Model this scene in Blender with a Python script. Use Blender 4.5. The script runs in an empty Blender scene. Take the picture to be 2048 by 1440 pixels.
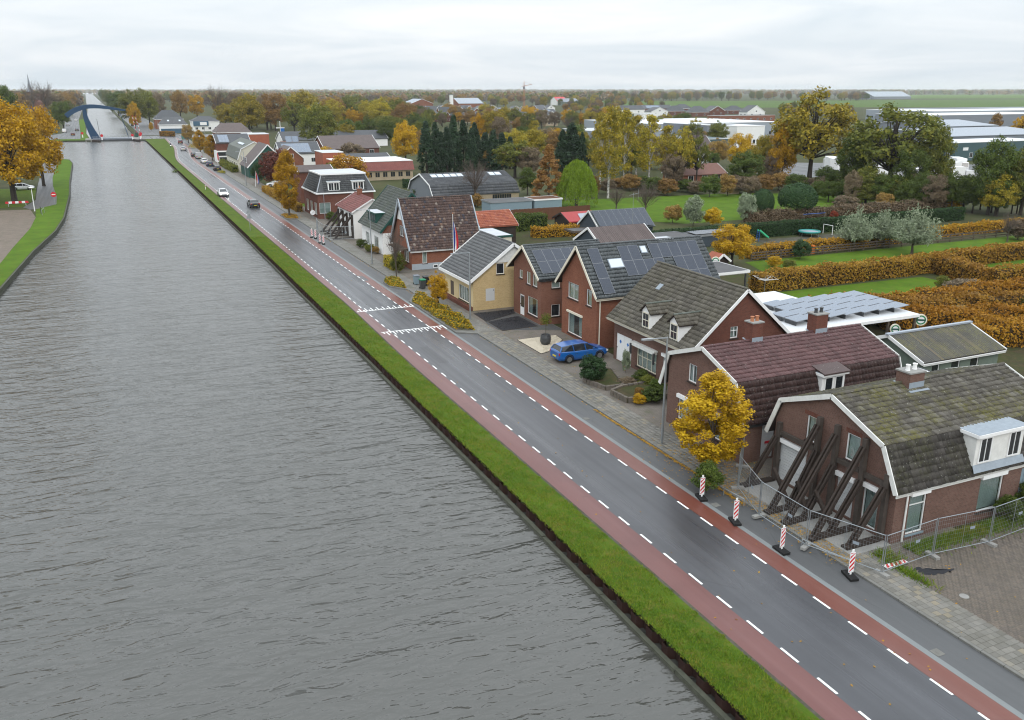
import bpy, bmesh, math, random
import numpy as np
from mathutils import Vector, Matrix
from mathutils.geometry import tessellate_polygon

random.seed(7); np.random.seed(7)
RNG = np.random.default_rng(11)
SC = bpy.context.scene
COL = SC.collection
rad = math.radians

# ------------------------------------------------------------------ camera
F_PX, CX, CY, CAM_H = 1750.0, 1024.0, 720.0, 21.0
PITCH = math.atan((720 - 180) / F_PX)
YAW = rad(24.6132)
cd = bpy.data.cameras.new('camera'); cam = bpy.data.objects.new('camera', cd); COL.objects.link(cam)
cd.sensor_width = 36.0; cd.lens = 36.0 * F_PX / 2048.0
cd.clip_start = 0.5; cd.clip_end = 40000
cam.location = (0, 0, CAM_H); cam.rotation_euler = (math.pi / 2 - PITCH, 0, -YAW)
SC.camera = cam

# ------------------------------------------------------------------ sky, sun, exposure
HAZE = 0.8e-4
SUN_EL, SUN_AZ = 38.0, 200.0
w = bpy.data.worlds.new('World'); SC.world = w; w.use_nodes = True
nt = w.node_tree; N, L = nt.nodes, nt.links
for n in list(N): N.remove(n)
out = N.new('ShaderNodeOutputWorld'); bg = N.new('ShaderNodeBackground')
sky = N.new('ShaderNodeTexSky'); sky.sky_type = 'NISHITA'; sky.sun_disc = False
sky.sun_elevation = rad(SUN_EL); sky.sun_rotation = rad(SUN_AZ)
sky.air_density = 1.5; sky.dust_density = 3.0; sky.altitude = 20
bg.inputs['Strength'].default_value = 0.10
tc = N.new('ShaderNodeTexCoord'); sep = N.new('ShaderNodeSeparateXYZ'); L.new(tc.outputs['Generated'], sep.inputs[0])
# cloud layer: the direction is projected onto a flat ceiling so that the streaks lie down towards the horizon
zc = N.new('ShaderNodeMath'); zc.operation = 'MAXIMUM'; L.new(sep.outputs['Z'], zc.inputs[0]); zc.inputs[1].default_value = 0.0
za = N.new('ShaderNodeMath'); za.operation = 'ADD'; L.new(zc.outputs[0], za.inputs[0]); za.inputs[1].default_value = 0.09
dv = N.new('ShaderNodeVectorMath'); dv.operation = 'DIVIDE'; L.new(tc.outputs['Generated'], dv.inputs[0])
cmb = N.new('ShaderNodeCombineXYZ')
for i in range(3): L.new(za.outputs[0], cmb.inputs[i])
L.new(cmb.outputs[0], dv.inputs[1])
ns = N.new('ShaderNodeTexNoise'); L.new(dv.outputs[0], ns.inputs['Vector'])
ns.inputs['Scale'].default_value = 0.55; ns.inputs['Detail'].default_value = 5; ns.inputs['Roughness'].default_value = 0.52
ns.inputs['Distortion'].default_value = 0.6
cr = N.new('ShaderNodeValToRGB'); L.new(ns.outputs['Fac'], cr.inputs[0])
cr.color_ramp.elements[0].position = 0.34; cr.color_ramp.elements[0].color = (7.1, 7.85, 8.5, 1)
cr.color_ramp.elements[1].position = 0.68; cr.color_ramp.elements[1].color = (9.1, 9.4, 9.7, 1)
# overcast skies are brighter overhead than at the horizon
zr = N.new('ShaderNodeMapRange'); L.new(zc.outputs[0], zr.inputs[0])
zr.inputs[1].default_value = 0.0; zr.inputs[2].default_value = 0.85; zr.inputs[3].default_value = 0.98; zr.inputs[4].default_value = 2.15
mulv = N.new('ShaderNodeVectorMath'); mulv.operation = 'SCALE'; L.new(cr.outputs[0], mulv.inputs[0]); L.new(zr.outputs[0], mulv.inputs['Scale'])
mx = N.new('ShaderNodeMix'); mx.data_type = 'RGBA'; mx.inputs[0].default_value = 0.92
L.new(sky.outputs[0], mx.inputs[6]); L.new(mulv.outputs[0], mx.inputs[7])
L.new(mx.outputs[2], bg.inputs['Color']); L.new(bg.outputs[0], out.inputs['Surface'])

sl = bpy.data.lights.new('sun', 'SUN'); sl.energy = 0.9; sl.angle = rad(25); sl.color = (1.0, 0.96, 0.9)
so = bpy.data.objects.new('sun', sl); COL.objects.link(so)
so.rotation_euler = (rad(90 - SUN_EL), 0, rad(180 - SUN_AZ))
vs = SC.view_settings
vs.view_transform = 'Standard'; vs.look = 'None'; vs.exposure = 0.12; vs.gamma = 1.0; vs.use_curve_mapping = False
SC.render.film_transparent = False; SC.cycles.filter_width = 1.1
SC.cycles.max_bounces = 5; SC.cycles.diffuse_bounces = 2; SC.cycles.glossy_bounces = 2
SC.cycles.transparent_max_bounces = 6; SC.cycles.transmission_bounces = 2; SC.cycles.volume_bounces = 2
SC.cycles.caustics_reflective = False; SC.cycles.caustics_refractive = False

# ------------------------------------------------------------------ ray helpers: a picture point on a ground or wall plane
_R = Vector((math.cos(YAW), -math.sin(YAW), 0)); _FH = Vector((math.sin(YAW), math.cos(YAW), 0))
_FW = _FH * math.cos(PITCH) + Vector((0, 0, -math.sin(PITCH))); _UP = _FH * math.sin(PITCH) + Vector((0, 0, math.cos(PITCH)))
def ray(px, py): return _FW * F_PX + _R * (px - CX) + _UP * (CY - py)
def gp(px, py, z=0.0):
    d = ray(px, py); t = (z - CAM_H) / d.z
    return Vector((d.x * t, d.y * t, z))
def ply(px, py, Y):
    d = ray(px, py); t = Y / d.y
    return Vector((d.x * t, Y, d.z * t + CAM_H))
def height_at(x, y, py):
    """height above the point (x, y) whose picture row is py"""
    lo, hi = 0.0, 80.0
    for _ in range(40):
        m = (lo + hi) / 2; q = Vector((x, y, m - CAM_H)); r = CY - F_PX * q.dot(_UP) / q.dot(_FW)
        if r > py: lo = m
        else: hi = m
    return lo
def px_per_m(x, y): return F_PX / Vector((x, y, -CAM_H)).dot(_FW)

# ------------------------------------------------------------------ objects
def tag(o, label=None, cat=None, group=None, kind=None):
    if label: o['label'] = label
    if cat: o['category'] = cat
    if group: o['group'] = group
    if kind: o['kind'] = kind
    return o
def thing(name, label, cat, loc=(0, 0, 0), rz=0.0, group=None):
    o = bpy.data.objects.new(name, None); COL.objects.link(o); o.empty_display_size = 0.2
    o.location = loc; o.rotation_euler = (0, 0, rz)
    return tag(o, label, cat, group)
def root_loc(o):
    v = Vector((0, 0, 0))
    while o is not None: v += o.location; o = o.parent
    return v
def mesh_obj(name, me, parent=None, loc=None):
    o = bpy.data.objects.new(name, me); COL.objects.link(o)
    if parent is not None: o.parent = parent
    if loc is not None: o.location = loc
    return o
def copy_tree(o, parent=None):
    c = o.copy(); COL.objects.link(c); c.parent = parent
    for ch in o.children: copy_tree(ch, c)
    return c
def copy_thing(o, loc, rz=None, label=None, group=None, scale=None):
    c = copy_tree(o); c.location = loc
    if rz is not None: c.rotation_euler = (0, 0, rz)
    if label: c['label'] = label
    if group: c['group'] = group
    if scale is not None: c.scale = scale
    return c

class MB:
    """collects faces; build() links them as one mesh object. World coordinates, shifted to the parent's base."""
    def __init__(s): s.v = []; s.f = []; s.m = []; s.cur = 0; s.smooth = False
    def add(s, vs, fs):
        b = len(s.v); s.v.extend([tuple(p) for p in vs])
        for f in fs: s.f.append(tuple(b + i for i in f)); s.m.append(s.cur)
        return s
    def quad(s, a, b, c, d): return s.add([a, b, c, d], [(0, 1, 2, 3)])
    def box(s, x0, y0, z0, x1, y1, z1):
        x0, x1 = min(x0, x1), max(x0, x1); y0, y1 = min(y0, y1), max(y0, y1); z0, z1 = min(z0, z1), max(z0, z1)
        return s.add([(x0, y0, z0), (x1, y0, z0), (x1, y1, z0), (x0, y1, z0), (x0, y0, z1), (x1, y0, z1), (x1, y1, z1), (x0, y1, z1)],
                     [(0, 3, 2, 1), (4, 5, 6, 7), (0, 1, 5, 4), (1, 2, 6, 5), (2, 3, 7, 6), (3, 0, 4, 7)])
    def bar(s, p0, p1, w, h=None, up=(0, 0, 1)):
        """square bar between two points"""
        h = h or w; p0, p1 = Vector(p0), Vector(p1); d = (p1 - p0).normalized(); u = Vector(up)
        if abs(d.dot(u)) > .98: u = Vector((0, 1, 0))
        a = d.cross(u).normalized() * (w / 2); b = a.cross(d).normalized() * (h / 2)
        P = [p + i * a + j * b for p in (p0, p1) for i, j in ((-1, -1), (1, -1), (1, 1), (-1, 1))]
        return s.add(P, [(0, 1, 2, 3), (7, 6, 5, 4), (0, 4, 5, 1), (1, 5, 6, 2), (2, 6, 7, 3), (3, 7, 4, 0)])
    def tube(s, pts, r, n=6, cap=True):
        """tapered tube along points; r a number or a list"""
        P = [Vector(p) for p in pts]; k = len(P); rs = r if isinstance(r, (list, tuple)) else [r] * k
        vs = []
        for i, p in enumerate(P):
            d = (P[min(i + 1, k - 1)] - P[max(i - 1, 0)]).normalized()
            u = Vector((0, 0, 1)) if abs(d.z) < .95 else Vector((1, 0, 0))
            a = d.cross(u).normalized(); b = a.cross(d)
            for j in range(n):
                t = 2 * math.pi * j / n; vs.append(p + (a * math.cos(t) + b * math.sin(t)) * rs[i])
        fs = [(i * n + j, i * n + (j + 1) % n, (i + 1) * n + (j + 1) % n, (i + 1) * n + j) for i in range(k - 1) for j in range(n)]
        if cap: fs += [tuple(range(n))[::-1], tuple((k - 1) * n + j for j in range(n))]
        return s.add(vs, fs)
    def prism(s, poly, vec):
        """polygon (3-D points, planar) pushed along vec"""
        n = len(poly); v = Vector(vec); P = [Vector(p) for p in poly]
        return s.add(P + [p + v for p in P], [tuple(range(n))[::-1], tuple(range(n, 2 * n))] + [(i, (i + 1) % n, n + (i + 1) % n, n + i) for i in range(n)])
    def lathe(s, c, prof, n=16):
        """profile [(r, z)] round the vertical through c"""
        c = Vector(c); vs = []
        for r, z in prof:
            for j in range(n): t = 2 * math.pi * j / n; vs.append((c.x + r * math.cos(t), c.y + r * math.sin(t), c.z + z))
        k = len(prof)
        fs = [(i * n + j, i * n + (j + 1) % n, (i + 1) * n + (j + 1) % n, (i + 1) * n + j) for i in range(k - 1) for j in range(n)]
        fs += [tuple(range(n))[::-1], tuple((k - 1) * n + j for j in range(n))]
        return s.add(vs, fs)
    def disc(s, c, axis, r, t, n=20):
        """flat cylinder centred at c with its axis along axis"""
        c = Vector(c); ax = Vector(axis).normalized()
        return s.tube([c - ax * t / 2, c + ax * t / 2], r, n)
    def mesh(s, name, mats, org=Vector((0, 0, 0))):
        me = bpy.data.meshes.new(name)
        me.from_pydata([(x - org.x, y - org.y, z - org.z) for x, y, z in s.v], [], s.f)
        for m in (mats if isinstance(mats, (list, tuple)) else [mats]): me.materials.append(m)
        if any(s.m): me.polygons.foreach_set('material_index', s.m)
        if s.smooth:
            me.polygons.foreach_set('use_smooth', [True] * len(s.f))
        me.update(); return me
    def build(s, name, mats, parent=None, local=False, **kw):
        org = Vector((0, 0, 0)) if (local or parent is None) else root_loc(parent)
        o = mesh_obj(name, s.mesh(name, mats, org), parent)
        return tag(o, **kw)
def np_mesh(name, V, Fq, mats, smooth=False, mi=None):
    """mesh from numpy verts (n,3) and faces (m,3 or 4)"""
    me = bpy.data.meshes.new(name); V = np.asarray(V, np.float32); Fq = np.asarray(Fq, np.int32); k = Fq.shape[1]
    me.vertices.add(len(V)); me.vertices.foreach_set('co', V.ravel())
    me.loops.add(Fq.size); me.loops.foreach_set('vertex_index', Fq.ravel())
    me.polygons.add(len(Fq)); me.polygons.foreach_set('loop_start', np.arange(0, Fq.size, k, dtype=np.int32))
    for m in (mats if isinstance(mats, (list, tuple)) else [mats]): me.materials.append(m)
    if mi is not None: me.polygons.foreach_set('material_index', np.asarray(mi, np.int32))
    if smooth: me.polygons.foreach_set('use_smooth', np.ones(len(Fq), bool))
    me.update(calc_edges=True); me.validate(); return me

# ------------------------------------------------------------------ materials
MAT = {}
class NT:
    def __init__(s, name):
        s.m = bpy.data.materials.new(name); s.m.use_nodes = True; s.nt = s.m.node_tree; s.N = s.nt.nodes; s.L = s.nt.links
        s.b = s.N['Principled BSDF']; MAT[name] = s.m
    def n(s, t, **kw):
        o = s.N.new(t)
        for k, v in kw.items():
            if k in ('i',):
                for kk, vv in v.items():
                    if hasattr(vv, 'is_output') or isinstance(vv, bpy.types.NodeSocket): s.L.new(vv, o.inputs[kk])
                    else: o.inputs[kk].default_value = vv
            else: setattr(o, k, v)
        return o
    def coord(s, kind='Object', scale=None):
        c = s.n('ShaderNodeTexCoord').outputs[kind]
        if scale: c = s.n('ShaderNodeVectorMath', operation='MULTIPLY', i={0: c, 1: scale}).outputs[0]
        return c
    def pos(s): return s.n('ShaderNodeNewGeometry').outputs['Position']
    def noise(s, vec, scale, detail=3, rough=.5, dist=0):
        return s.n('ShaderNodeTexNoise', i={'Vector': vec, 'Scale': scale, 'Detail': detail, 'Roughness': rough, 'Distortion': dist}).outputs['Fac']
    def ramp(s, fac, stops):
        r = s.n('ShaderNodeValToRGB', i={0: fac}); e = r.color_ramp.elements
        while len(e) < len(stops): e.new(.5)
        for q, (p, c) in zip(e, stops): q.position = p; q.color = (*c, 1) if len(c) == 3 else c
        return r.outputs[0]
    def mix(s, fac, a, b, blend='MIX'):
        m = s.n('ShaderNodeMix', data_type='RGBA', blend_type=blend)
        for k, v in ((0, fac), (6, a), (7, b)):
            if isinstance(v, bpy.types.NodeSocket): s.L.new(v, m.inputs[k])
            else: m.inputs[k].default_value = v if k == 0 else ((*v, 1) if len(v) == 3 else v)
        return m.outputs[2]
    def math(s, op, a, b=None, c=None):
        m = s.n('ShaderNodeMath', operation=op)
        for k, v in enumerate((a, b, c)):
            if v is None: continue
            if isinstance(v, bpy.types.NodeSocket): s.L.new(v, m.inputs[k])
            else: m.inputs[k].default_value = v
        return m.outputs[0]
    def maprange(s, v, a, b, c, d): return s.n('ShaderNodeMapRange', i={0: v, 1: a, 2: b, 3: c, 4: d}).outputs[0]
    def bump(s, h, strength=.3, dist=.02, normal=None):
        i = {'Height': h, 'Strength': strength, 'Distance': dist}
        if normal is not None: i['Normal'] = normal
        return s.n('ShaderNodeBump', i=i).outputs[0]
    def done(s, col=None, rough=None, nrm=None, spec=None, metal=None):
        for k, v in (('Base Color', col), ('Roughness', rough), ('Normal', nrm), ('Specular IOR Level', spec), ('Metallic', metal)):
            if v is None: continue
            if isinstance(v, bpy.types.NodeSocket): s.L.new(v, s.b.inputs[k])
            else: s.b.inputs[k].default_value = (*v, 1) if isinstance(v, tuple) and len(v) == 3 else v
        return s.m
def plain(name, c, rough=.6, spec=.3, metal=0.0, var=.12, scale=3.0, bump=0.0):
    """paint-like material with weathering noise"""
    t = NT(name); co = t.coord()
    f = t.noise(co, scale, 4, .6)
    col = t.mix(f, tuple(x * (1 - var) for x in c), tuple(min(1, x * (1 + var)) for x in c))
    nb = t.bump(t.noise(co, scale * 12, 2), bump, .01) if bump else None
    return t.done(col, rough, nb, spec, metal)
def brick_mat(name, c1, c2, mortar, bw=.22, bh=.065, ms=.012):
    t = NT(name); g = t.coord()
    sp = t.n('ShaderNodeSeparateXYZ', i={0: g})
    u = t.math('ADD', sp.outputs[0], sp.outputs[1]); v = t.n('ShaderNodeCombineXYZ', i={0: u, 1: sp.outputs[2]}).outputs[0]
    br = t.n('ShaderNodeTexBrick', i={'Vector': v, 'Color1': (*c1, 1), 'Color2': (*c2, 1), 'Mortar': (*mortar, 1), 'Scale': 1.0, 'Mortar Size': ms * .5, 'Brick Width': bw, 'Row Height': bh, 'Bias': 0.0, 'Mortar Smooth': .2})
    big = t.noise(g, .7, 4, .6); col = t.mix(t.maprange(big, .3, .7, 0, .45), br.outputs['Color'], tuple(x * .62 for x in c1))
    col = t.mix(t.maprange(t.noise(g, 9, 3), .35, .7, 0, .3), col, tuple(min(1, x * 1.25) for x in c2))
    return t.done(col, .85, t.bump(t.math('SUBTRACT', 1.0, br.outputs['Fac']), .35, .012), .2)
def isle(t):
    g = t.n('ShaderNodeNewGeometry'); o = t.n('ShaderNodeObjectInfo')
    return t.math('FRACT', t.math('ADD', g.outputs['Random Per Island'], t.math('MULTIPLY', o.outputs['Random'], 7.31)))
def tile_mat(name, stops, rough=.6, moss=None, spec=.35):
    """roof tiles: one colour per tile, weathering over the whole roof, moss patches"""
    t = NT(name); col = t.ramp(isle(t), stops); p = t.pos()
    col = t.mix(t.maprange(t.noise(p, .9, 5, .65), .35, .7, 0, .4), col, tuple(x * .6 for x in stops[0][1]))
    if moss:
        m = t.math('MULTIPLY', t.maprange(t.noise(p, .55, 4, .6), .42, .62, 0, 1), t.maprange(t.noise(p, 5.5, 4, .7), .40, .56, 0, 1))
        col = t.mix(t.math('MULTIPLY', m, moss[1]), col, moss[0])
    sp = t.maprange(t.noise(p, 12, 2), .66, .72, 0, .5); col = t.mix(sp, col, (.42, .42, .37))
    return t.done(col, rough, t.bump(t.noise(p, 30, 2), .25, .006), spec)
def leaf_mat(name, stops, trans=.25):
    t = NT(name); o = t.n('ShaderNodeObjectInfo')
    g = t.n('ShaderNodeNewGeometry').outputs['Random Per Island']
    cl = t.noise(t.coord(), .55, 3, .6)
    f = t.math('ADD', t.math('ADD', t.math('MULTIPLY', g, .45), t.math('MULTIPLY', t.maprange(cl, .3, .7, 0, 1), .4)), t.math('MULTIPLY', o.outputs['Random'], .15))
    col = t.ramp(f, stops)
    hv = t.n('ShaderNodeHueSaturation', i={'Hue': t.maprange(o.outputs['Random'], 0, 1, .493, .507), 'Saturation': 1.0, 'Value': t.maprange(o.outputs['Random'], 0, 1, .9, 1.12), 'Fac': 1.0, 'Color': col})
    t.done(hv.outputs[0], .62, None, .2)
    tr = t.n('ShaderNodeBsdfTranslucent', i={'Color': hv.outputs[0]})
    ms = t.n('ShaderNodeMixShader', i={0: trans, 1: t.b.outputs[0], 2: tr.outputs[0]})
    t.L.new(ms.outputs[0], t.N['Material Output'].inputs['Surface'])
    return t.m
# ------------------------------------------------------------------ materials of the setting
def mk_water():
    t = NT('water'); p = t.pos()
    # wave crests lie roughly across the view; wind from the far right bank
    r = t.n('ShaderNodeVectorRotate', rotation_type='Z_AXIS', i={'Vector': p, 'Angle': rad(4)})
    def lay(sx, sy, sc, d, rg, ds): return t.noise(t.n('ShaderNodeVectorMath', operation='MULTIPLY', i={0: r.outputs[0], 1: (sx, sy, 1)}).outputs[0], sc, d, rg, ds)
    a = lay(.30, 1, .55, 3, .5, .6); b = lay(.42, 1, 1.6, 2, .5, .9); c = lay(.6, 1, 4.2, 2, .55, .5)
    b2 = t.math('POWER', b, 1.6)                                     # crests narrower than troughs
    h = t.math('ADD', t.math('MULTIPLY', a, .44), t.math('ADD', t.math('MULTIPLY', b2, .17), t.math('MULTIPLY', c, .05)))
    gust = t.maprange(t.noise(t.n('ShaderNodeVectorMath', operation='MULTIPLY', i={0: p, 1: (1, .35, 1)}).outputs[0], .05, 3), .3, .7, .75, 1.15)
    h = t.math('MULTIPLY', h, gust)
    col = t.mix(t.noise(p, .08, 3), (.054, .054, .047), (.068, .067, .060))
    t.b.inputs['IOR'].default_value = 1.42
    return t.done(col, .2, t.bump(h, 1.0, 1.0), 1.0)
def mk_ground(name, c1, c2, c3, s=.25, bump=.4, rough=.95):
    t = NT(name); p = t.pos()
    col = t.mix(t.maprange(t.noise(p, s, 5, .6), .35, .65, 0, 1), c1, c2)
    col = t.mix(t.maprange(t.noise(p, s * 4.5, 5, .65), .48, .68, 0, .8), col, c3)
    col = t.mix(t.maprange(t.noise(p, 14, 3), .3, .7, 0, .35), col, tuple(x * .55 for x in c1))
    return t.done(col, rough, t.bump(t.noise(p, 18, 3), bump, .03), .1)
def mk_road(name, c, wetc, rough):
    t = NT(name); p = t.pos()
    st = t.n('ShaderNodeVectorMath', operation='MULTIPLY', i={0: p, 1: (1.5, .035, 1)}).outputs[0]
    col = t.mix(t.maprange(t.noise(st, 1.0, 5, .6), .3, .7, 0, .8), c, wetc)
    col = t.mix(t.maprange(t.noise(p, .3, 4, .6), .45, .75, 0, .5), col, tuple(x * .7 for x in c))
    col = t.mix(t.maprange(t.noise(p, 60, 2), .35, .7, 0, .35), col, tuple(x * 1.5 for x in c))
    # trowelled joints and patched cracks
    cr = t.n('ShaderNodeTexVoronoi', feature='DISTANCE_TO_EDGE', i={'Vector': t.n('ShaderNodeVectorMath', operation='MULTIPLY', i={0: p, 1: (1, .22, 1)}).outputs[0], 'Scale': .33})
    col = t.mix(t.math('MULTIPLY', t.maprange(cr.outputs[0], 0, .006, .35, 0), t.maprange(t.noise(p, .2, 2), .5, .55, 0, 1)), col, tuple(x * .35 for x in c))
    rg = t.maprange(t.noise(st, .8, 4, .6), .3, .7, rough - .1, rough + .14)
    return t.done(col, rg, t.bump(t.noise(p, 70, 2), .25, .004), .5)
def mk_pave(name, c1, c2, bw, bh, bump=.5, rot=0.0):
    t = NT(name); p = t.pos()
    if rot: p2 = t.n('ShaderNodeVectorRotate', rotation_type='Z_AXIS', i={'Vector': p, 'Angle': rot}).outputs[0]
    else: p2 = p
    br = t.n('ShaderNodeTexBrick', i={'Vector': p2, 'Color1': (*c1, 1), 'Color2': (*c2, 1), 'Mortar': (*[x * .45 for x in c1], 1), 'Scale': 1.0, 'Mortar Size': .008, 'Brick Width': bw, 'Row Height': bh, 'Mortar Smooth': .2})
    col = t.mix(t.maprange(t.noise(p, .45, 5, .65), .35, .7, 0, .6), br.outputs['Color'], tuple(x * .6 for x in c1))
    col = t.mix(t.math('MULTIPLY', t.maprange(t.noise(p, .9, 4, .6), .5, .68, 0, .55), t.maprange(t.noise(p, 9, 3), .4, .6, .2, 1)), col, (.07, .08, .025))
    return t.done(col, .75, t.bump(t.math('SUBTRACT', 1.0, br.outputs['Fac']), bump, .008), .3)
mk_water()
mk_ground('grass_soil', (.085, .14, .014), (.05, .095, .010), (.15, .12, .03), .5)
mk_ground('lawn', (.095, .175, .012), (.06, .12, .010), (.11, .13, .02), .35)
mk_ground('meadow', (.085, .15, .022), (.06, .115, .02), (.12, .13, .045), .02, .2)
mk_ground('land', (.07, .08, .03), (.05, .055, .028), (.10, .085, .05), .03)
mk_ground('garden_soil', (.06, .05, .03), (.05, .07, .02), (.10, .075, .04), .4)
mk_ground('verge_dirt', (.11, .10, .085), (.07, .065, .05), (.05, .07, .02), 1.2)
mk_road('asphalt', (.042, .043, .048), (.078, .080, .088), .30)
mk_road('asphalt_patch', (.040, .041, .045), (.066, .067, .073), .34)
mk_road('parking_asphalt', (.070, .072, .074), (.095, .096, .098), .5)
mk_road('red_asphalt', (.115, .038, .033), (.165, .067, .06), .33)
mk_road('red_asphalt_worn', (.13, .038, .025), (.17, .066, .05), .33)
mk_road('gutter_concrete', (.15, .165, .165), (.20, .21, .21), .6)
def mk_kerb():
    t = NT('kerb_concrete'); p = t.pos()
    f = t.math('FRACT', t.math('MULTIPLY', t.n('ShaderNodeSeparateXYZ', i={0: p}).outputs[1], 1.0))
    col = t.mix(t.noise(p, 3, 4), (.12, .118, .105), (.22, .215, .2)); col = t.mix(t.maprange(f, .975, .99, 0, 1), col, (.04, .04, .035))
    return t.done(col, .8, t.bump(t.noise(p, 40), .2, .005), .2)
mk_kerb()
mk_pave('slab_paving', (.18, .172, .155), (.23, .22, .195), .3, .3)
mk_pave('brick_paving', (.165, .145, .125), (.21, .18, .15), .21, .105, .5, rad(45))
mk_pave('dark_brick_paving', (.085, .085, .088), (.11, .11, .112), .21, .105)
mk_pave('quay_paving', (.17, .135, .105), (.215, .17, .135), .21, .105, .3)
plain('road_paint', (.80, .80, .78), .55, .3, var=.08, scale=6)
t = NT('paving_stone_single'); p = t.pos()
t.done(t.mix(t.maprange(t.noise(p, .6, 5, .65), .35, .7, 0, .5), t.ramp(isle(t), [(0, (.145, .137, .122)), (.45, (.19, .182, .165)), (.85, (.22, .208, .185)), (1, (.26, .225, .165))]), (.10, .095, .07)), .75, t.bump(t.noise(p, 40), .3, .006), .3)
t = NT('paving_brick_single'); p = t.pos()
t.done(t.mix(t.maprange(t.noise(p, .35, 5, .65), .4, .7, 0, .55), t.ramp(isle(t), [(0, (.125, .108, .094)), (.5, (.15, .128, .108)), (1, (.175, .145, .118))]), (.085, .075, .055)), .8, t.bump(t.noise(p, 40), .3, .005), .25)
plain('rusty_steel', (.030, .014, .011), .85, .2, var=.5, scale=4, bump=.3)
plain('mossy_beam', (.075, .078, .058), .85, .2, var=.55, scale=3, bump=.4)
plain('gravel_white', (.52, .46, .36), .85, .2, var=.2, scale=8)
plain('gravel_black', (.022, .022, .026), .7, .3, var=.4, scale=8)
leaf_mat('grass_blade', [(0, (.062, .125, .008)), (.4, (.11, .195, .012)), (.7, (.19, .225, .02)), (1, (.28, .19, .05))], .2)
leaf_mat('fallen_leaf', [(0, (.30, .15, .02)), (.5, (.42, .24, .03)), (1, (.20, .09, .02))], .1)

# ------------------------------------------------------------------ setting: land, water, banks
def smooth_steps(y, pts):
    for (a, va), (b, vb) in zip(pts, pts[1:]):
        if y <= b:
            f = max(0, (y - a) / (b - a)); f = f * f * (3 - 2 * f) if va != vb else 0
            return va + (vb - va) * f
    return pts[-1][1]
def road_dx(y): return smooth_steps(y, [(-100, 0), (285, 0), (385, 4.9), (470, 6.6), (5000, 6.6)])
def edge_x(y): return 18.0 + .5 * min(1, max(0, (y - 20) / 120))          # land side of the right sheet piling
def lane_left(y): return 20.5 + smooth_steps(y, [(0, 0), (60, 0), (90, .55), (5000, .55)])
YS = [-60, -20, 0, 8] + list(np.arange(12, 60, 1.5)) + list(np.arange(60, 150, 4)) + list(np.arange(150, 480, 8)) + [480]
def strip(name, fa, fb, z, mat, y0=-60, y1=480, parent=None, shift=True, **kw):
    fa_ = fa if callable(fa) else (lambda y: fa); fb_ = fb if callable(fb) else (lambda y: fb)
    ys = [y0] + [y for y in YS if y0 < y < y1] + [y1]; m = MB(); vs = []
    for y in ys:
        d = road_dx(y) if shift else 0
        vs += [(fa_(y) + d, y, z), (fb_(y) + d, y, z)]
    m.add(vs, [(2 * i, 2 * i + 1, 2 * i + 3, 2 * i + 2) for i in range(len(ys) - 1)])
    return m.build(name, MAT[mat], parent, **kw)
S = dict(kind='structure')
m = MB(); m.quad((-60, -80, -.6), (60, -80, -.6), (60, 520, -.6), (-60, 520, -.6)); m.quad((-60, 520, -.6), (60, 520, -.6), (40, 6000, -.6), (-90, 6000, -.6))
m.build('canal_water', MAT['water'], **S)
# right and left land, cut along the canal
rb = [(edge_x(y) + (.3 if y < 400 else 0), y) for y in (-80, 20, 60, 140, 330)] + [(19.3, 400), (18.0, 430), (16.2, 434), (15.7, 515), (16.4, 700), (15.5, 1145), (11, 2050), (-3, 5300)]
m = MB(); m.add([(x, y, -.03) for x, y in rb] + [(2000, 9500, -.03), (9500, 7000, -.03), (9500, -80, -.03)], [tuple(range(len(rb) + 3))])
m.build('land', MAT['land'], **S)
LB = [(-18.5, -80), (-17, 40), (-13.6, 95), (-12.3, 108), (-10.2, 135), (-8.1, 154), (-7.3, 170), (-7.2, 207), (-7.8, 240), (-8.3, 300), (-9.5, 316), (-14, 322), (-22, 330), (-24, 400), (-20, 432), (-13, 437), (-3.5, 434), (-3.5, 440), (-5.7, 510), (-8, 1155), (-13.3, 1854), (-32, 4645), (-38, 5300)]
m = MB(); m.add([(-3000, -80, -.03), (-7000, 6000, -.03), (-1500, 9500, -.03)] + [(x, y, -.03) for x, y in LB[::-1]], [tuple(range(len(LB) + 3))])
m.build('land', MAT['land'], **S)
m = MB()                                                            # canal banks below the edge
for pts in (rb, LB):
    for (x0, y0), (x1, y1) in zip(pts, pts[1:]): m.quad((x0, y0, -.035), (x1, y1, -.035), (x1, y1, -2), (x0, y0, -2))
m.build('canal_bank', MAT['mossy_beam'], **S)
# verge: a gently uneven grass sheet
def verge(name, fa, fb, y0, y1, step, n=8, shift=True):
    ys = np.arange(y0, y1 + .01, step); V = []; Fq = []
    for i, y in enumerate(ys):
        a, b = fa(y), fb(y); d = road_dx(y) if shift else 0
        for j in range(n + 1):
            u = j / n; x = a + (b + d - a) * u
            V.append((x, y, .02 + .10 * math.sin(u * math.pi) ** .7 + .03 * math.sin(x * 5 + y * 1.7) * math.sin(u * math.pi)))
    for i in range(len(ys) - 1):
        for j in range(n): k = i * (n + 1) + j; Fq.append((k, k + 1, k + n + 2, k + n + 1))
    return tag(mesh_obj(name, np_mesh(name, V, Fq, MAT['grass_soil'], True)), kind='structure')
verge('grass_verge', lambda y: edge_x(y) + .12, lambda y: lane_left(y) - .12, 8, 432, 1.0)
strip('dirt_strip', lambda y: lane_left(y) - .35, lambda y: lane_left(y) + .02, .022, 'verge_dirt', 8, 330, **S)
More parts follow.
